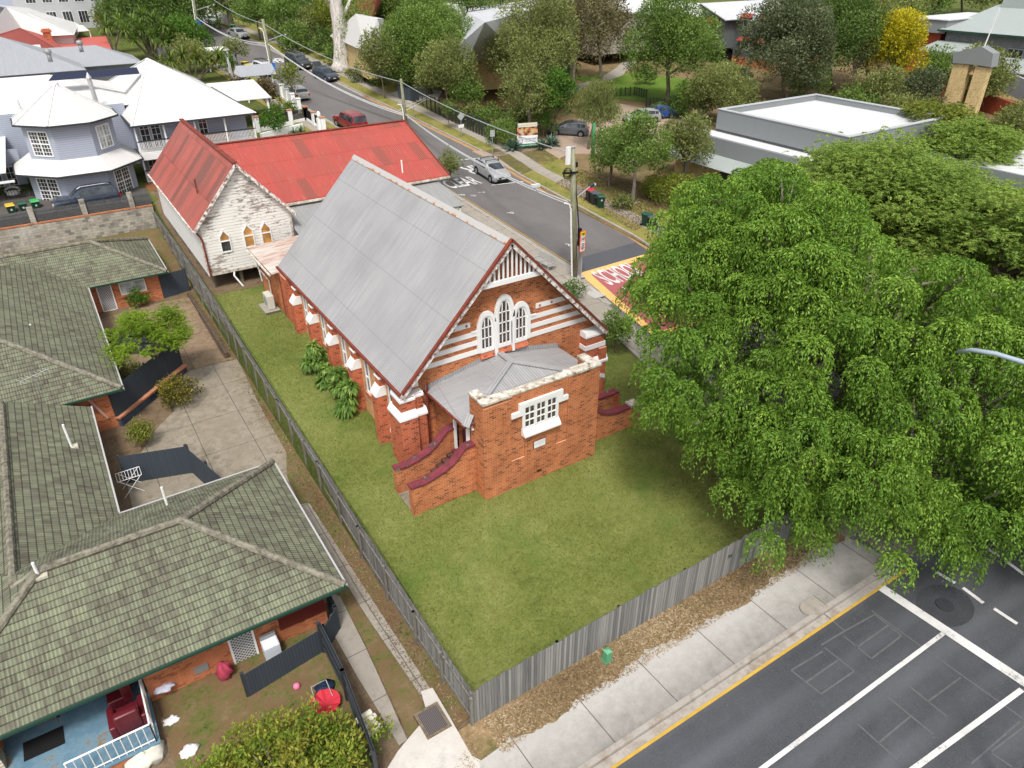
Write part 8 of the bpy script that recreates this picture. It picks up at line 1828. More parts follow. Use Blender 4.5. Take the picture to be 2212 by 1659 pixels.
def weeping(domes, strands, per, lsize, drop=1.6):
    P = []; D = []; T = []; L = []
    for (c, r, od) in domes:
        k = int(strands * rng.uniform(.85, 1.15) * min(1.5, r)); th = rng.uniform(0, 2 * math.pi, k)
        d = np.stack([np.cos(th), np.sin(th), np.zeros(k)], 1) + od * .45; tone = rng.uniform(-.14, .14); sh = rng.uniform(.85, 1.2)
        rr = rng.uniform(.82, 1.06, k)
        for j in range(k):
            t = np.sort(rng.uniform(.02, 1, per)) ** .85; rad_ = r * rr[j] * np.sin(np.minimum(t * 1.25, 1) * math.pi / 2)
            z = r * (.5 * sh - drop * rr[j] * t ** 2.3)
            p = c + d[j] * rad_[:, None] + np.stack([np.zeros(per), np.zeros(per), z], 1) + rng.normal(size=(per, 3)) * r * .05
            tan = d[j] * (np.cos(np.minimum(t * 1.25, 1) * math.pi / 2) * 1.3)[:, None] + np.stack([np.zeros(per), np.zeros(per), -1.9 * t - .1], 1)
            P.append(p); D.append(unit(unit(tan) + rng.normal(size=(per, 3)) * .42)); T.append(.45 + tone + .10 * (1 - t) + rng.normal(size=per) * .13); L.append(rng.uniform(.75, 1.3, per) * lsize)  # sky light painted into the tone: each spray lighter toward its top
    return np.concatenate(P), np.concatenate(D), np.concatenate(T), np.concatenate(L)
# ---- the big weeping fig
FC = np.array([18.0, -3.6]); FR = 13.6; FH = 13.2
FPOLY = [(1445, 625), (1448, 550), (1480, 504), (1545, 444), (1610, 404), (1675, 387), (1746, 441), (1846, 508), (1941, 561), (2047, 625), (2250, 690), (2500, 900), (2450, 1200), (2162, 1054), (2063, 1063), (2044, 1131), (1886, 1126), (1824, 1056), (1735, 1039), (1671, 1096), (1627, 997), (1570, 916), (1475, 862), (1450, 777), (1497, 741), (1447, 699)]
def fig_z(x, y):
    q = ((x - FC[0]) ** 2 + (y - FC[1]) ** 2) / FR ** 2
    return FH * max(0.0, 1 - q ** 1.5) ** .5
lobes = []; tries = 0
while len(lobes) < 170 and tries < 60000:
    tries += 1; a = rng.uniform(0, 2 * math.pi); q = math.sqrt(rng.uniform(0, 1)); x, y = FC[0] + FR * q * math.cos(a), FC[1] + FR * q * math.sin(a); z = max(3.0, fig_z(x, y)) + rng.uniform(-2.0, .3)
    if q > .82: z = rng.uniform(2.6, max(2.8, z))
    p = np.array([x, y, z]); u, v = proj(p)
    if u < 2700 and not inpoly(u, v, FPOLY): continue
    r = rng.uniform(1.25, 2.05)
    if any(np.linalg.norm((p - d[0]) * (1, 1, .7)) < .62 * (r + d[1]) for d in lobes): continue
    lobes.append((p, r, np.array([x - FC[0], y - FC[1], 0]) / FR))
domes = []
for (c, r, od) in lobes:
    loc_ = []
    for _ in range(400):
        if len(loc_) >= 12: break
        d = unit(rng.normal(size=3) + np.array([od[0], od[1], .55]) * .7)
        if d[2] < -.35: continue
        p = c + d * np.array([1, 1, .85]) * r * .82 - np.array([0, 0, .25 * r * (1 - d[2])]); rs = rng.uniform(.45, .85)
        if p[2] < 1.9 or any(np.linalg.norm(p - q[0]) < .62 * (rs + q[1]) for q in loc_): continue
        loc_.append((p, rs, od * .5 + np.array([d[0], d[1], 0]) * .5))
    domes += loc_
fg = thing('fig_tree', 'huge spreading weeping fig with drooping bright green foliage at the street corner', 'tree', (17.2, -4.8, h(17.2, -4.8)))
P, D, T, L = weeping(domes, 96, 15, .118, drop=1.55)
inner = [(np.array([FC[0] + (d[0][0] - FC[0]) * .84, FC[1] + (d[0][1] - FC[1]) * .84, max(3.0, d[0][2] - 1.7)]), 1.7) for d in lobes]
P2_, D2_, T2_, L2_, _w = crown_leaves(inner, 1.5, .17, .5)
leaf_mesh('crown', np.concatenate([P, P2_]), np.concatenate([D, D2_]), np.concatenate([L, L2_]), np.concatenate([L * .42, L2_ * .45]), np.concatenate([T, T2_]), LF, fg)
mb = MB(); b = base_of(fg); tr_b = [(d[0] - np.array([0, 0, .2]), 1) for d in domes]
for k, (dx, dy, r_) in enumerate(((0, 0, .6), (.9, .5, .42), (-.8, .4, .45), (.2, -.9, .4))):
    limbs(mb, b + Vector((dx * .5, dy * .5, -.3)), b + Vector((dx * 3, dy * 3, 5.0)), r_, tr_b, 26, 8)
part('trunk', mb, BARK, fg, smooth=True)
# twigs that show between the clumps
mb = MB()
for (c, r, od) in domes[::9]:
    e = Vector(c) + Vector((od[0], od[1], 0)) * r * .6 + Vector((0, 0, r * .48)); s_ = Vector(c) - Vector((od[0], od[1], 0)) * 1.6 + Vector((0, 0, -.9)); mb.tube([s_, s_.lerp(e, .6) + Vector((0, 0, .25)), e], [.05, .035, .015], 4)
part('twigs', mb, BARKP, fg, kind='stuff')
def feathery(name, label, px, rpx, base, cz, k, mat, ry=None, leaf=.34, per=1.0, rel=.22, trunk=.22, cat='tree', flat=.42, prune=None, group=None, low=-.15, fill=.25, bark=None, hz_=1.0):
    b = Vector(at(*base)); c = Vector(PY(px[0], px[1], b.y + cz)); s_ = dist(c) / CF; R = (rpx[0] * s_, ry or rpx[0] * s_, rpx[1] * s_ * 1.08 * hz_); t = thing(name, label, cat, tuple(b), group); cl = clumps(tuple(c), R, k, rel, low=low, fill=fill)
    if prune: cl = [q for q in cl if inpoly(*proj(q[0]), prune)]
    P = []; D = []; T = []; L = []
    for (cc, r) in cl:   # layered sprays of pinnate leaves
        n = int(per * 16 * r * r) + 5; tone = rng.uniform(-.15, .15)
        for j in range(n):
            o = cc + np.array([rng.normal() * r * .45, rng.normal() * r * .45, rng.normal() * r * .25]); az = rng.uniform(0, 2 * math.pi); L0 = rng.uniform(.5, .9) * leaf * 2.0; m = 9
            f = np.linspace(.1, 1, m); ax = np.array([math.cos(az), math.sin(az), .25]); q = o + ax * (f * L0)[:, None] + np.array([0, 0, -.5 * L0]) * (f ** 2)[:, None]; sd = np.array([-math.sin(az), math.cos(az), 0])
            for sg in (-1, 1):
                P.append(q); D.append(unit(sd * sg + ax * .5 + rng.normal(size=(m, 3)) * .2 + np.array([0, 0, -.2]))); T.append(.42 + tone + .25 * (f - .3) + rng.normal(size=m) * .1); L.append(leaf * .62 * (1 - .5 * f) * rng.uniform(.8, 1.2))
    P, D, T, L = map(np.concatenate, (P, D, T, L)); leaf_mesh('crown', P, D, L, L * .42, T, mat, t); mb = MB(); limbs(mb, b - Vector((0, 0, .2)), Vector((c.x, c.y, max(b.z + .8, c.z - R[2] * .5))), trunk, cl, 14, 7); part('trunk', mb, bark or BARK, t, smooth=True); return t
feathery('jacaranda', 'wide feathery leaved tree spreading behind the weeping fig', (2000, 450), (290, 150), (1990, 560), 0, 460, LJ, ry=8.5, rel=.18, per=2.6, leaf=.34, hz_=1.1, low=-.5, fill=.4, prune=[(1660, 400), (1700, 340), (1790, 305), (1890, 330), (1930, 300), (2020, 350), (2110, 385), (2240, 450), (2500, 600), (2300, 720), (2000, 560), (1850, 470)])
feathery('jacaranda', 'feathery tree at the right edge between the fig and the wide feathery tree', (2170, 525), (95, 90), (2230, 660), 1, 110, LJ, ry=5, rel=.22, per=2.4, leaf=.34, low=-.7, fill=.4)
feathery('jacaranda', 'feathery tree with yellow green tips in front of the bell tower', (2090, 325), (95, 48), (2060, 480), 2, 80, LJ, ry=4, rel=.26, per=2.2, leaf=.36)
feathery('jacaranda', 'small flat topped feathery crown in front of the flat roof and bell tower', (2030, 248), (72, 22), (2050, 440), 4, 30, LYG, ry=3, rel=.3, per=2.2, leaf=.36)
feathery('jacaranda', 'small lime green feathery tree beside the unit driveway', (322, 728), (82, 60), (345, 830), -.6, 52, LJB, ry=1.9, leaf=.17, per=11, rel=.26, trunk=.07)
# ---- strap leaved plants
def straps(name, label, c, n, L, w_, mat, cat='plant', droop=1.0, group=None, stem=None, up=.9, seg=5, rz=1.0, heads=None):
    t = thing(name, label, cat, tuple(c), group); P = []; F = []; tn = []; rr = random.Random(int(abs(c[0] * 97 + c[1] * 31)))
    for (hx, hy, hz2, sc) in (heads or [(0, 0, 0, 1)]):
        for i in range(n):
            az = rr.uniform(0, 2 * math.pi); el = rr.uniform(.05, 1.0) ** rz * math.pi / 2 * up; l = L * sc * rr.uniform(.7, 1.15); p = Vector((c[0] + hx, c[1] + hy, c[2] + hz2)); d = Vector((math.cos(az) * math.cos(el), math.sin(az) * math.cos(el), math.sin(el))); sd = Vector((-math.sin(az), math.cos(az), 0)); tone = rr.uniform(.1, .8); b0 = len(P)
            for k in range(seg + 1):
                f = k / seg; ww = w_ * (.5 + 1.2 * f) * (1 - f) ** .5 + .004; P.append(tuple(p - sd * ww)); P.append(tuple(p + sd * ww)); p = p + d * l / seg; d = (d + Vector((0, 0, -droop * .34))).normalized()
            for k in range(seg): F.append((b0 + 2 * k, b0 + 2 * k + 1, b0 + 2 * k + 3, b0 + 2 * k + 2)); tn.append(tone)
    o = base_of(t); me = bpy.data.meshes.new('leaves'); me.from_pydata([(q[0] - o.x, q[1] - o.y, q[2] - o.z) for q in P], [], F); me.materials.append(mat); a_ = me.attributes.new('tone', 'FLOAT', 'FACE'); a_.data.foreach_set('value', tn); ob = bpy.data.objects.new('leaves', me); COL.objects.link(ob); ob.parent = t
    if stem: mb = MB(); [mb.tube([(c[0], c[1], c[2] - .1), (c[0] + q[0] * .6, c[1] + q[1] * .6, c[2] + q[2] * .6), (c[0] + q[0], c[1] + q[1], c[2] + q[2])], [stem * 1.3, stem, stem * .7], 7) for q in (heads or [(0, 0, 1, 1)])]; part('stem', mb, BARK, t)
    return t
for i, (u, v, s_, l) in enumerate(((690, 808, 1.2, 'farthest of four strappy dracaena clumps against the church side wall'), (714, 838, .95, 'second and smallest strappy dracaena clump against the church side wall'), (737, 862, 1.05, 'third strappy dracaena clump against the church side wall'), (768, 900, 1.25, 'nearest and roundest of the strappy dracaena clumps by the church wall'))):
    c = at(u, v); hd = [(rng.normal() * .2 * s_, rng.normal() * .2 * s_, .3 + .2 * k * s_, 1 - .05 * k) for k in range(6)]
    straps('dracaena', l, (c[0] - .1, c[1] + .3, c[2] + .04), 130, .6 * s_, .05, LDR, droop=1.5, group='dracaenas along the church wall', heads=hd, stem=.05, up=.95)
for u, v, s_, l in ((1107, 325, 1.0, 'pale blue green agave to the left of the school sign'), (1190, 318, 1.05, 'blue green agave clump to the right of the school sign'), (1168, 322, .8, 'smaller agave tucked beside the school sign post')):
    straps('agave', l, at(u, v, .15), 60, 1.1 * s_, .1, LAG, droop=.25, heads=[(0, 0, .2, 1), (.5, .3, .2, .8)])
hd = [(dx, dy, z_, 1) for dx, dy, z_ in ((-2.6, 0, 3.6), (-1.2, .8, 4.6), (0, 0, 5.2), (1.3, .6, 4.5), (2.5, 0, 3.9), (-1.8, -1, 2.4), (.4, -1.2, 2.8), (2.2, -1.0, 2.2), (-.6, -.9, 3.7), (3.2, .4, 2.8))]
straps('pandanus', 'cluster of strappy yucca like trees behind the grey roof', at(330, 128), 110, 1.9, .06, LG, cat='tree', droop=.8, heads=hd, stem=.14)
hd = [(dx, dy, z_, 1) for dx, dy, z_ in ((-2.2, 0, 2.6), (-.6, .4, 3.1), (.9, 0, 2.7), (2.4, .3, 2.2), (3.6, 0, 2.6), (-3.2, .5, 2.0))]
straps('palm_clump', 'clump of yellow green palms beside the white lattice screen', at(420, 180), 60, 2.3, .09, LPA, cat='palm', droop=.9, heads=hd, stem=.1)
c = at(502, 66); straps('palm_tree', 'tall palm with a skirt of dead brown fronds beside the far footpath', c, 60, 2.6, .1, LBARE, cat='palm', droop=1.7, heads=[(0, 0, 5.6, 1), (0, 0, 4.6, .9)], stem=.4)
hd = [(0, 0, 4.5, 1)]
straps('palm_tree', 'small feathery palm among the shrubs left of the white gum', at(668, 92), 46, 2.6, .12, LG, cat='palm', droop=.9, heads=[(0, 0, 3.2, 1)], stem=.14)
straps('palm_tree', 'palm standing left of the coral roof end near the lattice fence', at(245, 118), 50, 2.2, .1, LG, cat='palm', droop=.9, heads=[(0, 0, 3.4, 1), (2.0, .5, 3.8, 1)], stem=.14)
straps('grass_clump', 'clump of bright strappy grass by the red roof edge and garden wall', at(636, 290), 80, .9, .03, LB_, droop=.9, heads=[(0, 0, .1, 1), (.7, .2, .1, 1), (-.6, .1, .1, 1)])

# ---- ordinary trees and shrubs: centre, radii, base on the ground, look
T_ = tree
ST = 'street and garden trees'
T_('street_tree', 'round headed dark tree, the left of two on the leaf strewn verge', 'tree', (1325, 335), (52, 52), (1314, 408), .2, 22, mat=LG, trunk=.16)
T_('street_tree', 'round headed dark tree, the right of two with a pale forked trunk', 'tree', (1372, 330), (68, 66), (1369, 436), .2, 34, mat=LG, trunk=.17, bark=BARKP)
T_('street_tree', 'light olive bushy tree in front of the grey flat roofed building', 'tree', (1487, 318), (58, 62), (1470, 420), .2, 30, mat=LO, up=.4)
T_('shrub', 'low yellow green bushes under the olive tree by the grey building', 'shrub', (1452, 412), (62, 26), (1455, 437), .18, 22, mat=LYG, trunk=.05)
T_('tree', 'tall round green tree standing alone on the school lawn', 'tree', (1447, 103), (74, 80), (1441, 236), .22, 46, mat=LG, trunk=.28, ry=7.0)
T_('tree', 'dense olive shrubbery tree behind the white flat roof', 'tree', (1555, 205), (62, 52), (1560, 272), .22, 32, mat=LO, trunk=.15)
T_('tree', 'lower dense shrub mass beside the parked blue coupe', 'tree', (1500, 215), (38, 40), (1505, 262), .22, 18, mat=LG, trunk=.1)
T_('tree', 'upright grey green tree left of the golden tree', 'tree', (1690, 110), (58, 100), (1700, 222), .24, 46, mat=LGRY, trunk=.25, ry=6)
T_('tree', 'dark green tree behind the grey green one, with bare twigs', 'tree', (1790, 70), (75, 70), (1800, 200), .26, 36, mat=LD, trunk=.3, ry=7)
T_('tree', 'dark leafy tree at the top edge above the golden tree', 'tree', (1860, 40), (75, 55), (1880, 185), .26, 32, mat=LO, trunk=.3, ry=7)
T_('tree', 'thin pale barked half bare tree left of the golden tree', 'tree', (1848, 130), (42, 58), (1838, 212), .22, 22, mat=LBARE, trunk=.12, per=.45, nl=20, bark=BARKP)
T_('tree', 'golden yellow tree between the grey green tree and the bell tower', 'tree', (1930, 118), (42, 74), (1935, 215), .22, 36, mat=LY_, trunk=.16, rel=.36)
T_('tree', 'dark lower green tree beneath the golden tree', 'tree', (1900, 195), (50, 36), (1905, 235), .22, 22, mat=LO, trunk=.1)
T_('tree', 'pale grey green bush right of the golden tree by the white flat roof', 'tree', (1990, 200), (44, 38), (1985, 240), .22, 26, mat=LGRY, trunk=.1)
T_('tree', 'round green tree left of the bell tower', 'tree', (2030, 150), (36, 34), (2032, 198), .22, 22, mat=LG, trunk=.1)
T_('tree', 'loose olive tree directly behind the bell tower', 'tree', (2118, 185), (48, 62), (2130, 240), .22, 30, mat=LO, trunk=.12)
T_('tree', 'dark green tree at the right edge beside the school road', 'tree', (2192, 272), (44, 44), (2190, 322), .22, 26, mat=LO, trunk=.12)
T_('tree', 'dense dark tree at the top left of the sports hall', 'tree', (1940, 50), (55, 40), (1960, 130), .26, 24, mat=LD, trunk=.2)
T_('tree', 'slim bronze tipped tree rising in front of the white flat roof', 'tree', (1812, 272), (16, 34), (1812, 345), .2, 14, mat=LBR, trunk=.07)
T_('tree', 'half bare olive tree, left front of the school tree belt', 'tree', (1122, 150), (58, 70), (1125, 268), .22, 36, mat=LO, trunk=.2, per=.8, nl=16, bark=BARKP, ry=6)
T_('tree', 'tall olive tree with bare twigs in the middle of the school tree belt', 'tree', (1155, 90), (70, 85), (1165, 255), .22, 44, mat=LO, trunk=.3, per=.75, nl=18, ry=6)
T_('tree', 'bare grey twigged tree in front of the long white school roof', 'tree', (1245, 75), (70, 78), (1235, 215), .22, 44, mat=LBARE, trunk=.25, per=.6, nl=34, bark=BARKP, ry=6)
T_('tree', 'bare grey twigged tree right behind the pale hall roof', 'tree', (1290, 40), (55, 55), (1300, 180), .24, 34, mat=LBARE, trunk=.22, per=.7, nl=26, bark=BARKP, ry=6)
T_('tree', 'olive tree above the school sign with a dark thick trunk', 'tree', (1140, 215), (48, 60), (1148, 300), .2, 30, mat=LO, trunk=.28, per=1.0)
T_('tree', 'bright light green young tree left of the weeping tree', 'tree', (1200, 215), (42, 52), (1196, 300), .2, 26, mat=LB_, trunk=.1)
T_('tree', 'fresh green small tree beside the grey hatchback', 'tree', (1172, 268), (26, 26), (1176, 300), .18, 14, mat=LB_, trunk=.06)
T_('tree', 'open young tree by the curved lawn path', 'tree', (1223, 160), (26, 30), (1226, 205), .18, 14, mat=LB_, trunk=.07, per=.9)
T_('weeping_tree', 'weeping she oak with hanging dark needles beside the school driveway', 'tree', (1287, 232), (40, 58), (1270, 325), .26, 34, mat=LO, droop=2.6, up=-.8, aspect=.14, trunk=.14, per=1.2)
T_('tree', 'broad bright green tree overhanging the far footpath', 'tree', (925, 110), (88, 74), (930, 205), .24, 60, mat=LG, trunk=.25, ry=7)
T_('tree', 'smaller olive tree with a thin trunk growing from the far verge', 'tree', (818, 128), (38, 52), (833, 215), .22, 26, mat=LO, trunk=.09)
T_('tree', 'dense dark tree behind the broad bright green one', 'tree', (866, 18), (78, 46), (880, 110), .28, 34, mat=LD, trunk=.3, ry=7)
T_('tree', 'yellow green tree crown between the two dense green ones', 'tree', (858, 45), (34, 32), (850, 120), .24, 18, mat=LYG, trunk=.12)
T_('tree', 'olive tree with two pale stems in front of the black bar fence', 'tree', (962, 160), (58, 62), (968, 262), .22, 36, mat=LO, trunk=.12, per=1.1)
T_('tree', 'thin tree with lopped branches at the fence by the diamond sign', 'tree', (1005, 205), (38, 45), (1003, 268), .2, 22, mat=LG, trunk=.1)
T_('street_tree', 'small dark street tree on the verge opposite the red roof corner', 'tree', (967, 240), (17, 22), (971, 282), .18, 10, mat=LD, trunk=.06)
T_('tree', 'dark tree behind the pale hall chimney at the top edge', 'tree', (1010, -8), (60, 30), (1010, 80), .28, 22, mat=LD, trunk=.2)
T_('shrub', 'rounded blue green groundcover shrub beside the far footpath', 'shrub', (783, 166), (30, 13), (785, 176), .16, 14, mat=LGRY, trunk=.03)
T_('shrub', 'tiny green shrub at the foot of the white gum', 'shrub', (756, 160), (9, 8), (757, 167), .16, 6, mat=LYG, trunk=.03)
for i, (u, v, ru, rv, bu, bv, m_, l) in enumerate(((640, 95, 34, 34, 645, 118, LG, 'dense green shrub tree nearest the grey four wheel drive'), (675, 60, 34, 34, 690, 110, LO, 'tall olive shrub tree left of the white gum'), (705, 40, 28, 32, 710, 112, LYG, 'yellow green tree just left of the white gum'), (608, 40, 36, 40, 622, 105, LG, 'shady green tree above the brown paling fence'), (700, 95, 26, 26, 708, 128, LD, 'dark shrub tucked behind the gum and kerb'), (722, 120, 22, 22, 727, 145, LG, 'green shrub on the near side of the white gum trunk'), (655, 15, 40, 30, 660, 80, LD, 'dark tree at the top edge left of the white gum'))):
    T_('tree', l, 'tree', (u, v), (ru, rv), (bu, bv), .24, 22, mat=m_, trunk=.12)
T_('tree', 'green tree with a bare trunk on the verge above the silver sedan', 'tree', (552, 22), (46, 40), (561, 88), .24, 30, mat=LG, trunk=.18)
T_('tree', 'dark leaning tree over the white cars at the top of the street', 'tree', (462, 8), (46, 26), (475, 62), .26, 22, mat=LD, trunk=.2)
T_('street_tree', 'small street tree in front of the white paling fence', 'tree', (415, 5), (22, 16), (418, 38), .22, 12, mat=LG, trunk=.1)
T_('tree', 'large dark tree at the very top behind the street bend', 'tree', (600, -10), (60, 34), (600, 70), .3, 22, mat=LD, trunk=.2)
T_('tree', 'great dark fig with several thick pale trunks behind the two storey house', 'tree', (345, 20), (95, 48), (322, 78), .28, 46, mat=LD, trunk=.45, ry=8, nl=18, bark=BARKP)
T_('tree', 'second part of the dark fig hanging over the street bend', 'tree', (372, 50), (30, 40), (366, 92), .26, 20, mat=LD, trunk=.2)
T_('tree', 'bamboo like light green clump by the two storey house', 'tree', (235, 40), (28, 28), (240, 75), .24, 16, mat=LO, trunk=.08)
T_('tree', 'bright green dense bush at the kerb behind the leaning pole', 'tree', (400, 82), (44, 32), (392, 118), .22, 28, mat=LB_, trunk=.12)
T_('tree', 'rounded olive green tree above the palm clump', 'tree', (410, 122), (36, 34), (408, 158), .2, 24, mat=LO, trunk=.1)
T_('street_tree', 'round topped street tree beside the green bin', 'tree', (507, 108), (23, 24), (514, 148), .18, 14, mat=LO, trunk=.08)
T_('street_tree', 'thin yellow green street tree in front of the champagne hatchback', 'tree', (626, 172), (26, 28), (641, 228), .17, 16, mat=LYG, trunk=.05, per=.9)
T_('shrub', 'small green tree beside the white pergola', 'shrub', (490, 136), (16, 17), (489, 158), .16, 10, mat=LB_, trunk=.04)
T_('magnolia', 'upright bronze and green magnolia beside the gate arbour', 'tree', (579, 208), (19, 34), (578, 246), .17, 16, mat=LBR, trunk=.06, rel=.4)
T_('shrub', 'tall bronze hedge shrub left of the gate arbour', 'shrub', (523, 188), (18, 27), (523, 218), .17, 12, mat=LBR, trunk=.06)
T_('shrub', 'glossy green garden tree beside the black picket fence', 'shrub', (590, 265), (24, 29), (588, 296), .15, 18, mat=LB_, trunk=.06)
T_('shrub', 'low garden shrubs with pink and white flowers behind the arbour', 'shrub', (610, 240), (28, 12), (612, 252), .15, 14, mat=LG, trunk=.03)
T_('shrub', 'low flowering shrubs by the balcony corner', 'shrub', (558, 252), (16, 12), (560, 262), .15, 8, mat=LO, trunk=.03)
T_('shrub', 'olive shrub beyond the right end of the long red roof', 'shrub', (972, 362), (25, 33), (972, 402), .16, 22, mat=LO, trunk=.08)
T_('shrub', 'bright green shrub peeping over the church gable roof near the pole', 'shrub', (1238, 628), (24, 20), (1240, 652), .14, 14, mat=LB_, trunk=.05)
T_('shrub', 'dense dark green bush on the lawn at the right corner of the church', 'shrub', (1329, 716), (34, 40), (1330, 762), .14, 30, mat=LG, trunk=.07)
T_('shrub', 'clipped round green bush at the far unit wall', 'shrub', (298, 645), (18, 18), (299, 664), .1, 22, mat=LB_, trunk=.03, rel=.3, per=1.4)
T_('shrub', 'loose grey green shrub inside the dark courtyard fence', 'shrub', (275, 810), (28, 20), (280, 838), .12, 16, mat=LO, trunk=.04)
T_('shrub', 'mixed yellow and purple croton bush beside the driveway', 'shrub', (385, 848), (42, 28), (380, 876), .13, 26, mat=LCR, trunk=.04)
T_('shrub', 'small yellow flowering bush along the edge stones', 'shrub', (305, 940), (22, 30), (302, 968), .12, 18, mat=LYG, trunk=.03)
T_('tree', 'lime and amber leaved tree crown at the bottom edge below the units', 'tree', (600, 1690), (215, 92), (590, 1750), .14, 120, mat=LFR, trunk=.1, per=1.35, rel=.17, nl=40, bark=BARKP, ry=1.7, low=-.1, dz=0)
T_('shrub', 'dark green low hedge behind the parked blue coupe', 'shrub', (1450, 240), (40, 16), (1452, 254), .2, 16, mat=LD, trunk=.05)
T_('shrub', 'small yellowing frangipani behind the green pole', 'shrub', (1297, 270), (13, 9), (1299, 292), .2, 6, mat=LYG, trunk=.04)
T_('shrub', 'green undergrowth at the left of the school sign', 'shrub', (1085, 290), (40, 28), (1085, 316), .18, 22, mat=LG, trunk=.05)
for i, (u, v, ru, rv, bu, bv, m_, l) in enumerate(((1020, 245, 34, 24, 1020, 272, LO, 'olive shrub behind the black bar fence, left of the diamond sign'), (1055, 255, 30, 26, 1055, 288, LG, 'green shrub behind the black bar fence, right of the diamond sign'), (1115, 255, 30, 24, 1115, 280, LD, 'dark shrub under the half bare olive trees'), (1620, 250, 40, 26, 1620, 275, LO, 'olive bush touching the back edge of the white flat roof'), (1585, 175, 34, 28, 1585, 208, LO, 'olive shrub in front of the brick based wing of the grey school block'), (1745, 180, 44, 34, 1745, 215, LG, 'shadowy green bush between the grey green and golden trees'), (1950, 235, 40, 20, 1950, 262, LO, 'low olive shrub behind the right rim of the white flat roof'), (900, 170, 40, 34, 905, 205, LD, 'dark bush under the broad bright green tree'), (1850, 215, 46, 22, 1850, 240, LG, 'low green shrub directly behind the white flat roof'), (1395, 165, 22, 18, 1395, 185, LG, 'small green shrub at the left of the lone lawn tree'), (1545, 350, 30, 26, 1545, 385, LYG, 'yellow green shrub at the cream brick wall beside the big fig'), (1345, 440, 24, 16, 1342, 458, MATS['dry'] if 'dry' in MATS else LO, 'scrubby olive shrub behind the dark bins'), (790, 95, 44, 34, 795, 135, LG, 'green tree in front of the cottage behind the gum'), (760, 125, 26, 20, 762, 148, LD, 'dark shrub directly right of the gum trunk'), (832, 160, 30, 30, 838, 196, LD, 'dark hedge behind the green topped school sign'))):
    T_('shrub', l, 'shrub', (u, v), (ru, rv), (bu, bv), .22, 18, mat=m_, trunk=.06)
# white gum
b = Vector(at(738, 155)); t = thing('white_gum', 'huge white barked gum trunk leaning out of the top of the picture', 'tree', tuple(b)); s_ = dist(b) / CF
tp = Vector(PY(722, -30, b.y)); mb = MB(); n = 10; pts = []; rs = []
for i in range(n + 1): f = i / n; p = b.lerp(tp, f); p.x += .35 * math.sin(f * 4); pts.append(p); rs.append(s_ * (17 - 6 * f) * (1.5 - 5 * f if f < .1 else 1))
mb.tube(pts, rs, 14)
for k in range(7): a = k * .9; mb.tube([b + Vector((math.cos(a) * 1.1, math.sin(a) * 1.1, -.2)), b + Vector((math.cos(a) * .5, math.sin(a) * .5, 1.4)), b + Vector((0, 0, 2.8))], [.25, .22, .1], 6)
e1_ = Vector(PY(690, -20, b.y)); mb.tube([pts[8], (pts[8] + e1_) / 2 + Vector((-.5, 0, .2)), e1_], [.45, .4, .3], 8); e2_ = Vector(PY(760, -10, b.y)); mb.tube([pts[8], Vector(PY(745, 30, b.y)), e2_], [.35, .3, .22], 8)
part('trunk', mb, BARKW, t, smooth=True)
cl = [(np.array(PY(u, v, b.y - .5)), 1.5) for u, v in ((750, 20), (758, 42), (765, 65), (752, 75), (745, 55), (772, 30), (785, 18), (765, 90), (745, 110))]
P, D, T, L, Wd = crown_leaves(cl, .9, .3, .3, 1.2); leaf_mesh('crown', P, D, L, Wd, T, LG, t)
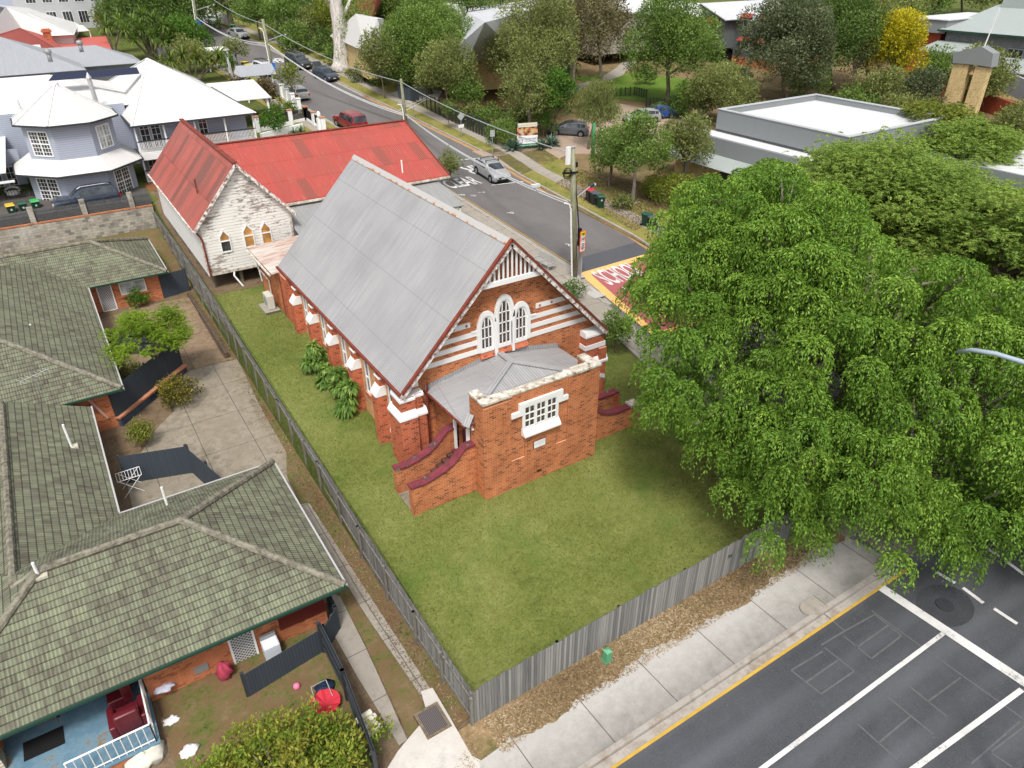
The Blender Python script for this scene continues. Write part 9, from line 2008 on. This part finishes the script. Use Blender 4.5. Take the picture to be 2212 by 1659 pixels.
# dense far vegetation closing the view
FL = ['above the white roofs at the far left', 'left of the two storey house', 'behind the roof of the two storey house', 'left of the great fig', 'between the street bend and the white gum', 'just right of the white gum top', 'right of the dense dark tree behind the broad green one', 'above the pale hall roof', 'above the middle of the school tree belt', 'above the bare twigged trees', 'behind the dark grey school block', 'right of the dark grey school block', 'against the right wall of the grey school block', 'above the golden tree', 'left of the sports hall ridge', 'over the sports hall ridge', 'over the right part of the sports hall roof', 'at the top right corner', 'above the shade tent', 'above the lone lawn tree', 'beside the annex fascia', 'touching the annex roof from behind']
k = 0
for (u, v, bu, bv, r, m_) in ((20, -15, 20, 30, 50, LD), (120, -20, 120, 25, 60, LG), (200, -25, 200, 22, 50, LD), (290, -25, 290, 25, 55, LD), (700, -25, 700, 45, 60, LG), (770, -30, 770, 40, 55, LD), (940, -30, 940, 40, 50, LG), (1080, -35, 1080, 35, 60, LD), (1180, -35, 1180, 30, 55, LG), (1290, -40, 1290, 30, 55, LD), (1660, -10, 1660, 60, 60, LG), (1730, 0, 1740, 90, 60, LD), (1620, 30, 1625, 100, 34, LG), (1900, -25, 1900, 50, 60, LD), (1990, -25, 1990, 45, 60, LG), (2080, -30, 2080, 40, 60, LO), (2170, -35, 2170, 35, 60, LD), (2260, -30, 2260, 40, 60, LD), (1400, -42, 1400, 26, 60, LG), (1500, -42, 1500, 26, 60, LD), (1960, 20, 1955, 90, 40, LO), (2010, 5, 2010, 60, 36, LD)):
    T_('tree', ('dark' if m_ == LD else 'green' if m_ == LG else 'olive') + ' far tree ' + FL[k], 'tree', (u, v), (r, 42), (bu, bv), .35, 20, mat=m_, trunk=.3, rel=.36, group='far trees along the top edge'); k += 1

# ================================================================== GRASS BLADES AND FALLEN LEAVES
LGB = leaf_mat('grass blades', (.075, .092, .02), (.135, .16, .036), (.24, .25, .09), .3)
def scatter(name, label, cat, poly, n, L, w_, mat, flat, lift, hf=h, tone=(.5, .25), rect=None):
    xs = [p[0] for p in poly]; ys = [p[1] for p in poly]; P = []
    while len(P) < n:
        x, y = rng.uniform(min(xs), max(xs)), rng.uniform(min(ys), max(ys))
        if inpoly(x, y, poly): P.append((x, y, hf(x, y) + lift))
    P = np.array(P); D = rng.normal(size=(n, 3)); D[:, 2] = flat * np.abs(D[:, 2]) + flat * .6; D = unit(D); t_ = tone[0] + rng.normal(size=n) * tone[1] * .6 + .25 * np.sin(P[:, 0] * .9) * np.sin(P[:, 1] * .7 + 1)
    o = leaf_mesh(name, P, D, rng.uniform(.6, 1.3, n) * L, rng.uniform(.7, 1.2, n) * w_, t_, mat); o['kind'] = 'stuff'; o['label'] = label; o['category'] = cat; return o
scatter('grass', 'short yellow green grass blades over the church lawn', 'grass', lawn_pts, 130000, .09, .02, LGB, 1.1, .03)
LLT = leaf_mat('dry fallen leaves', (.10, .065, .035), (.26, .185, .10), (.48, .38, .25), .1)
scatter('leaf_litter', 'dry straw coloured leaves and chips strewn over the front verge', 'leaf litter', [(-7.5, -9.6), (-5.5, -8.5), (-5.3, -8.3), (x1 - 6, -8.6), (x1 - 7, -9.9), (3, -9.75), (-4, -9.5)], 16000, .11, .035, LLT, .12, .145)
scatter('leaf_litter', 'dry brown leaves scattered over the earth strip beside the side fence', 'leaf litter', [(-6.3, -7.8), (-5.35, -7.8), (-5.3, 30), (-5.9, 30), (-6.0, 4)], 5000, .09, .035, LLT, .12, .07, tone=(.3, .2))
scatter('leaf_litter', 'brown leaves lying under the trees across the street', 'leaf litter', W((1200, 400), (1370, 505), (1440, 470), (1400, 400), (1250, 370)), 9000, .13, .06, LLT, .12, .2, tone=(.25, .2))
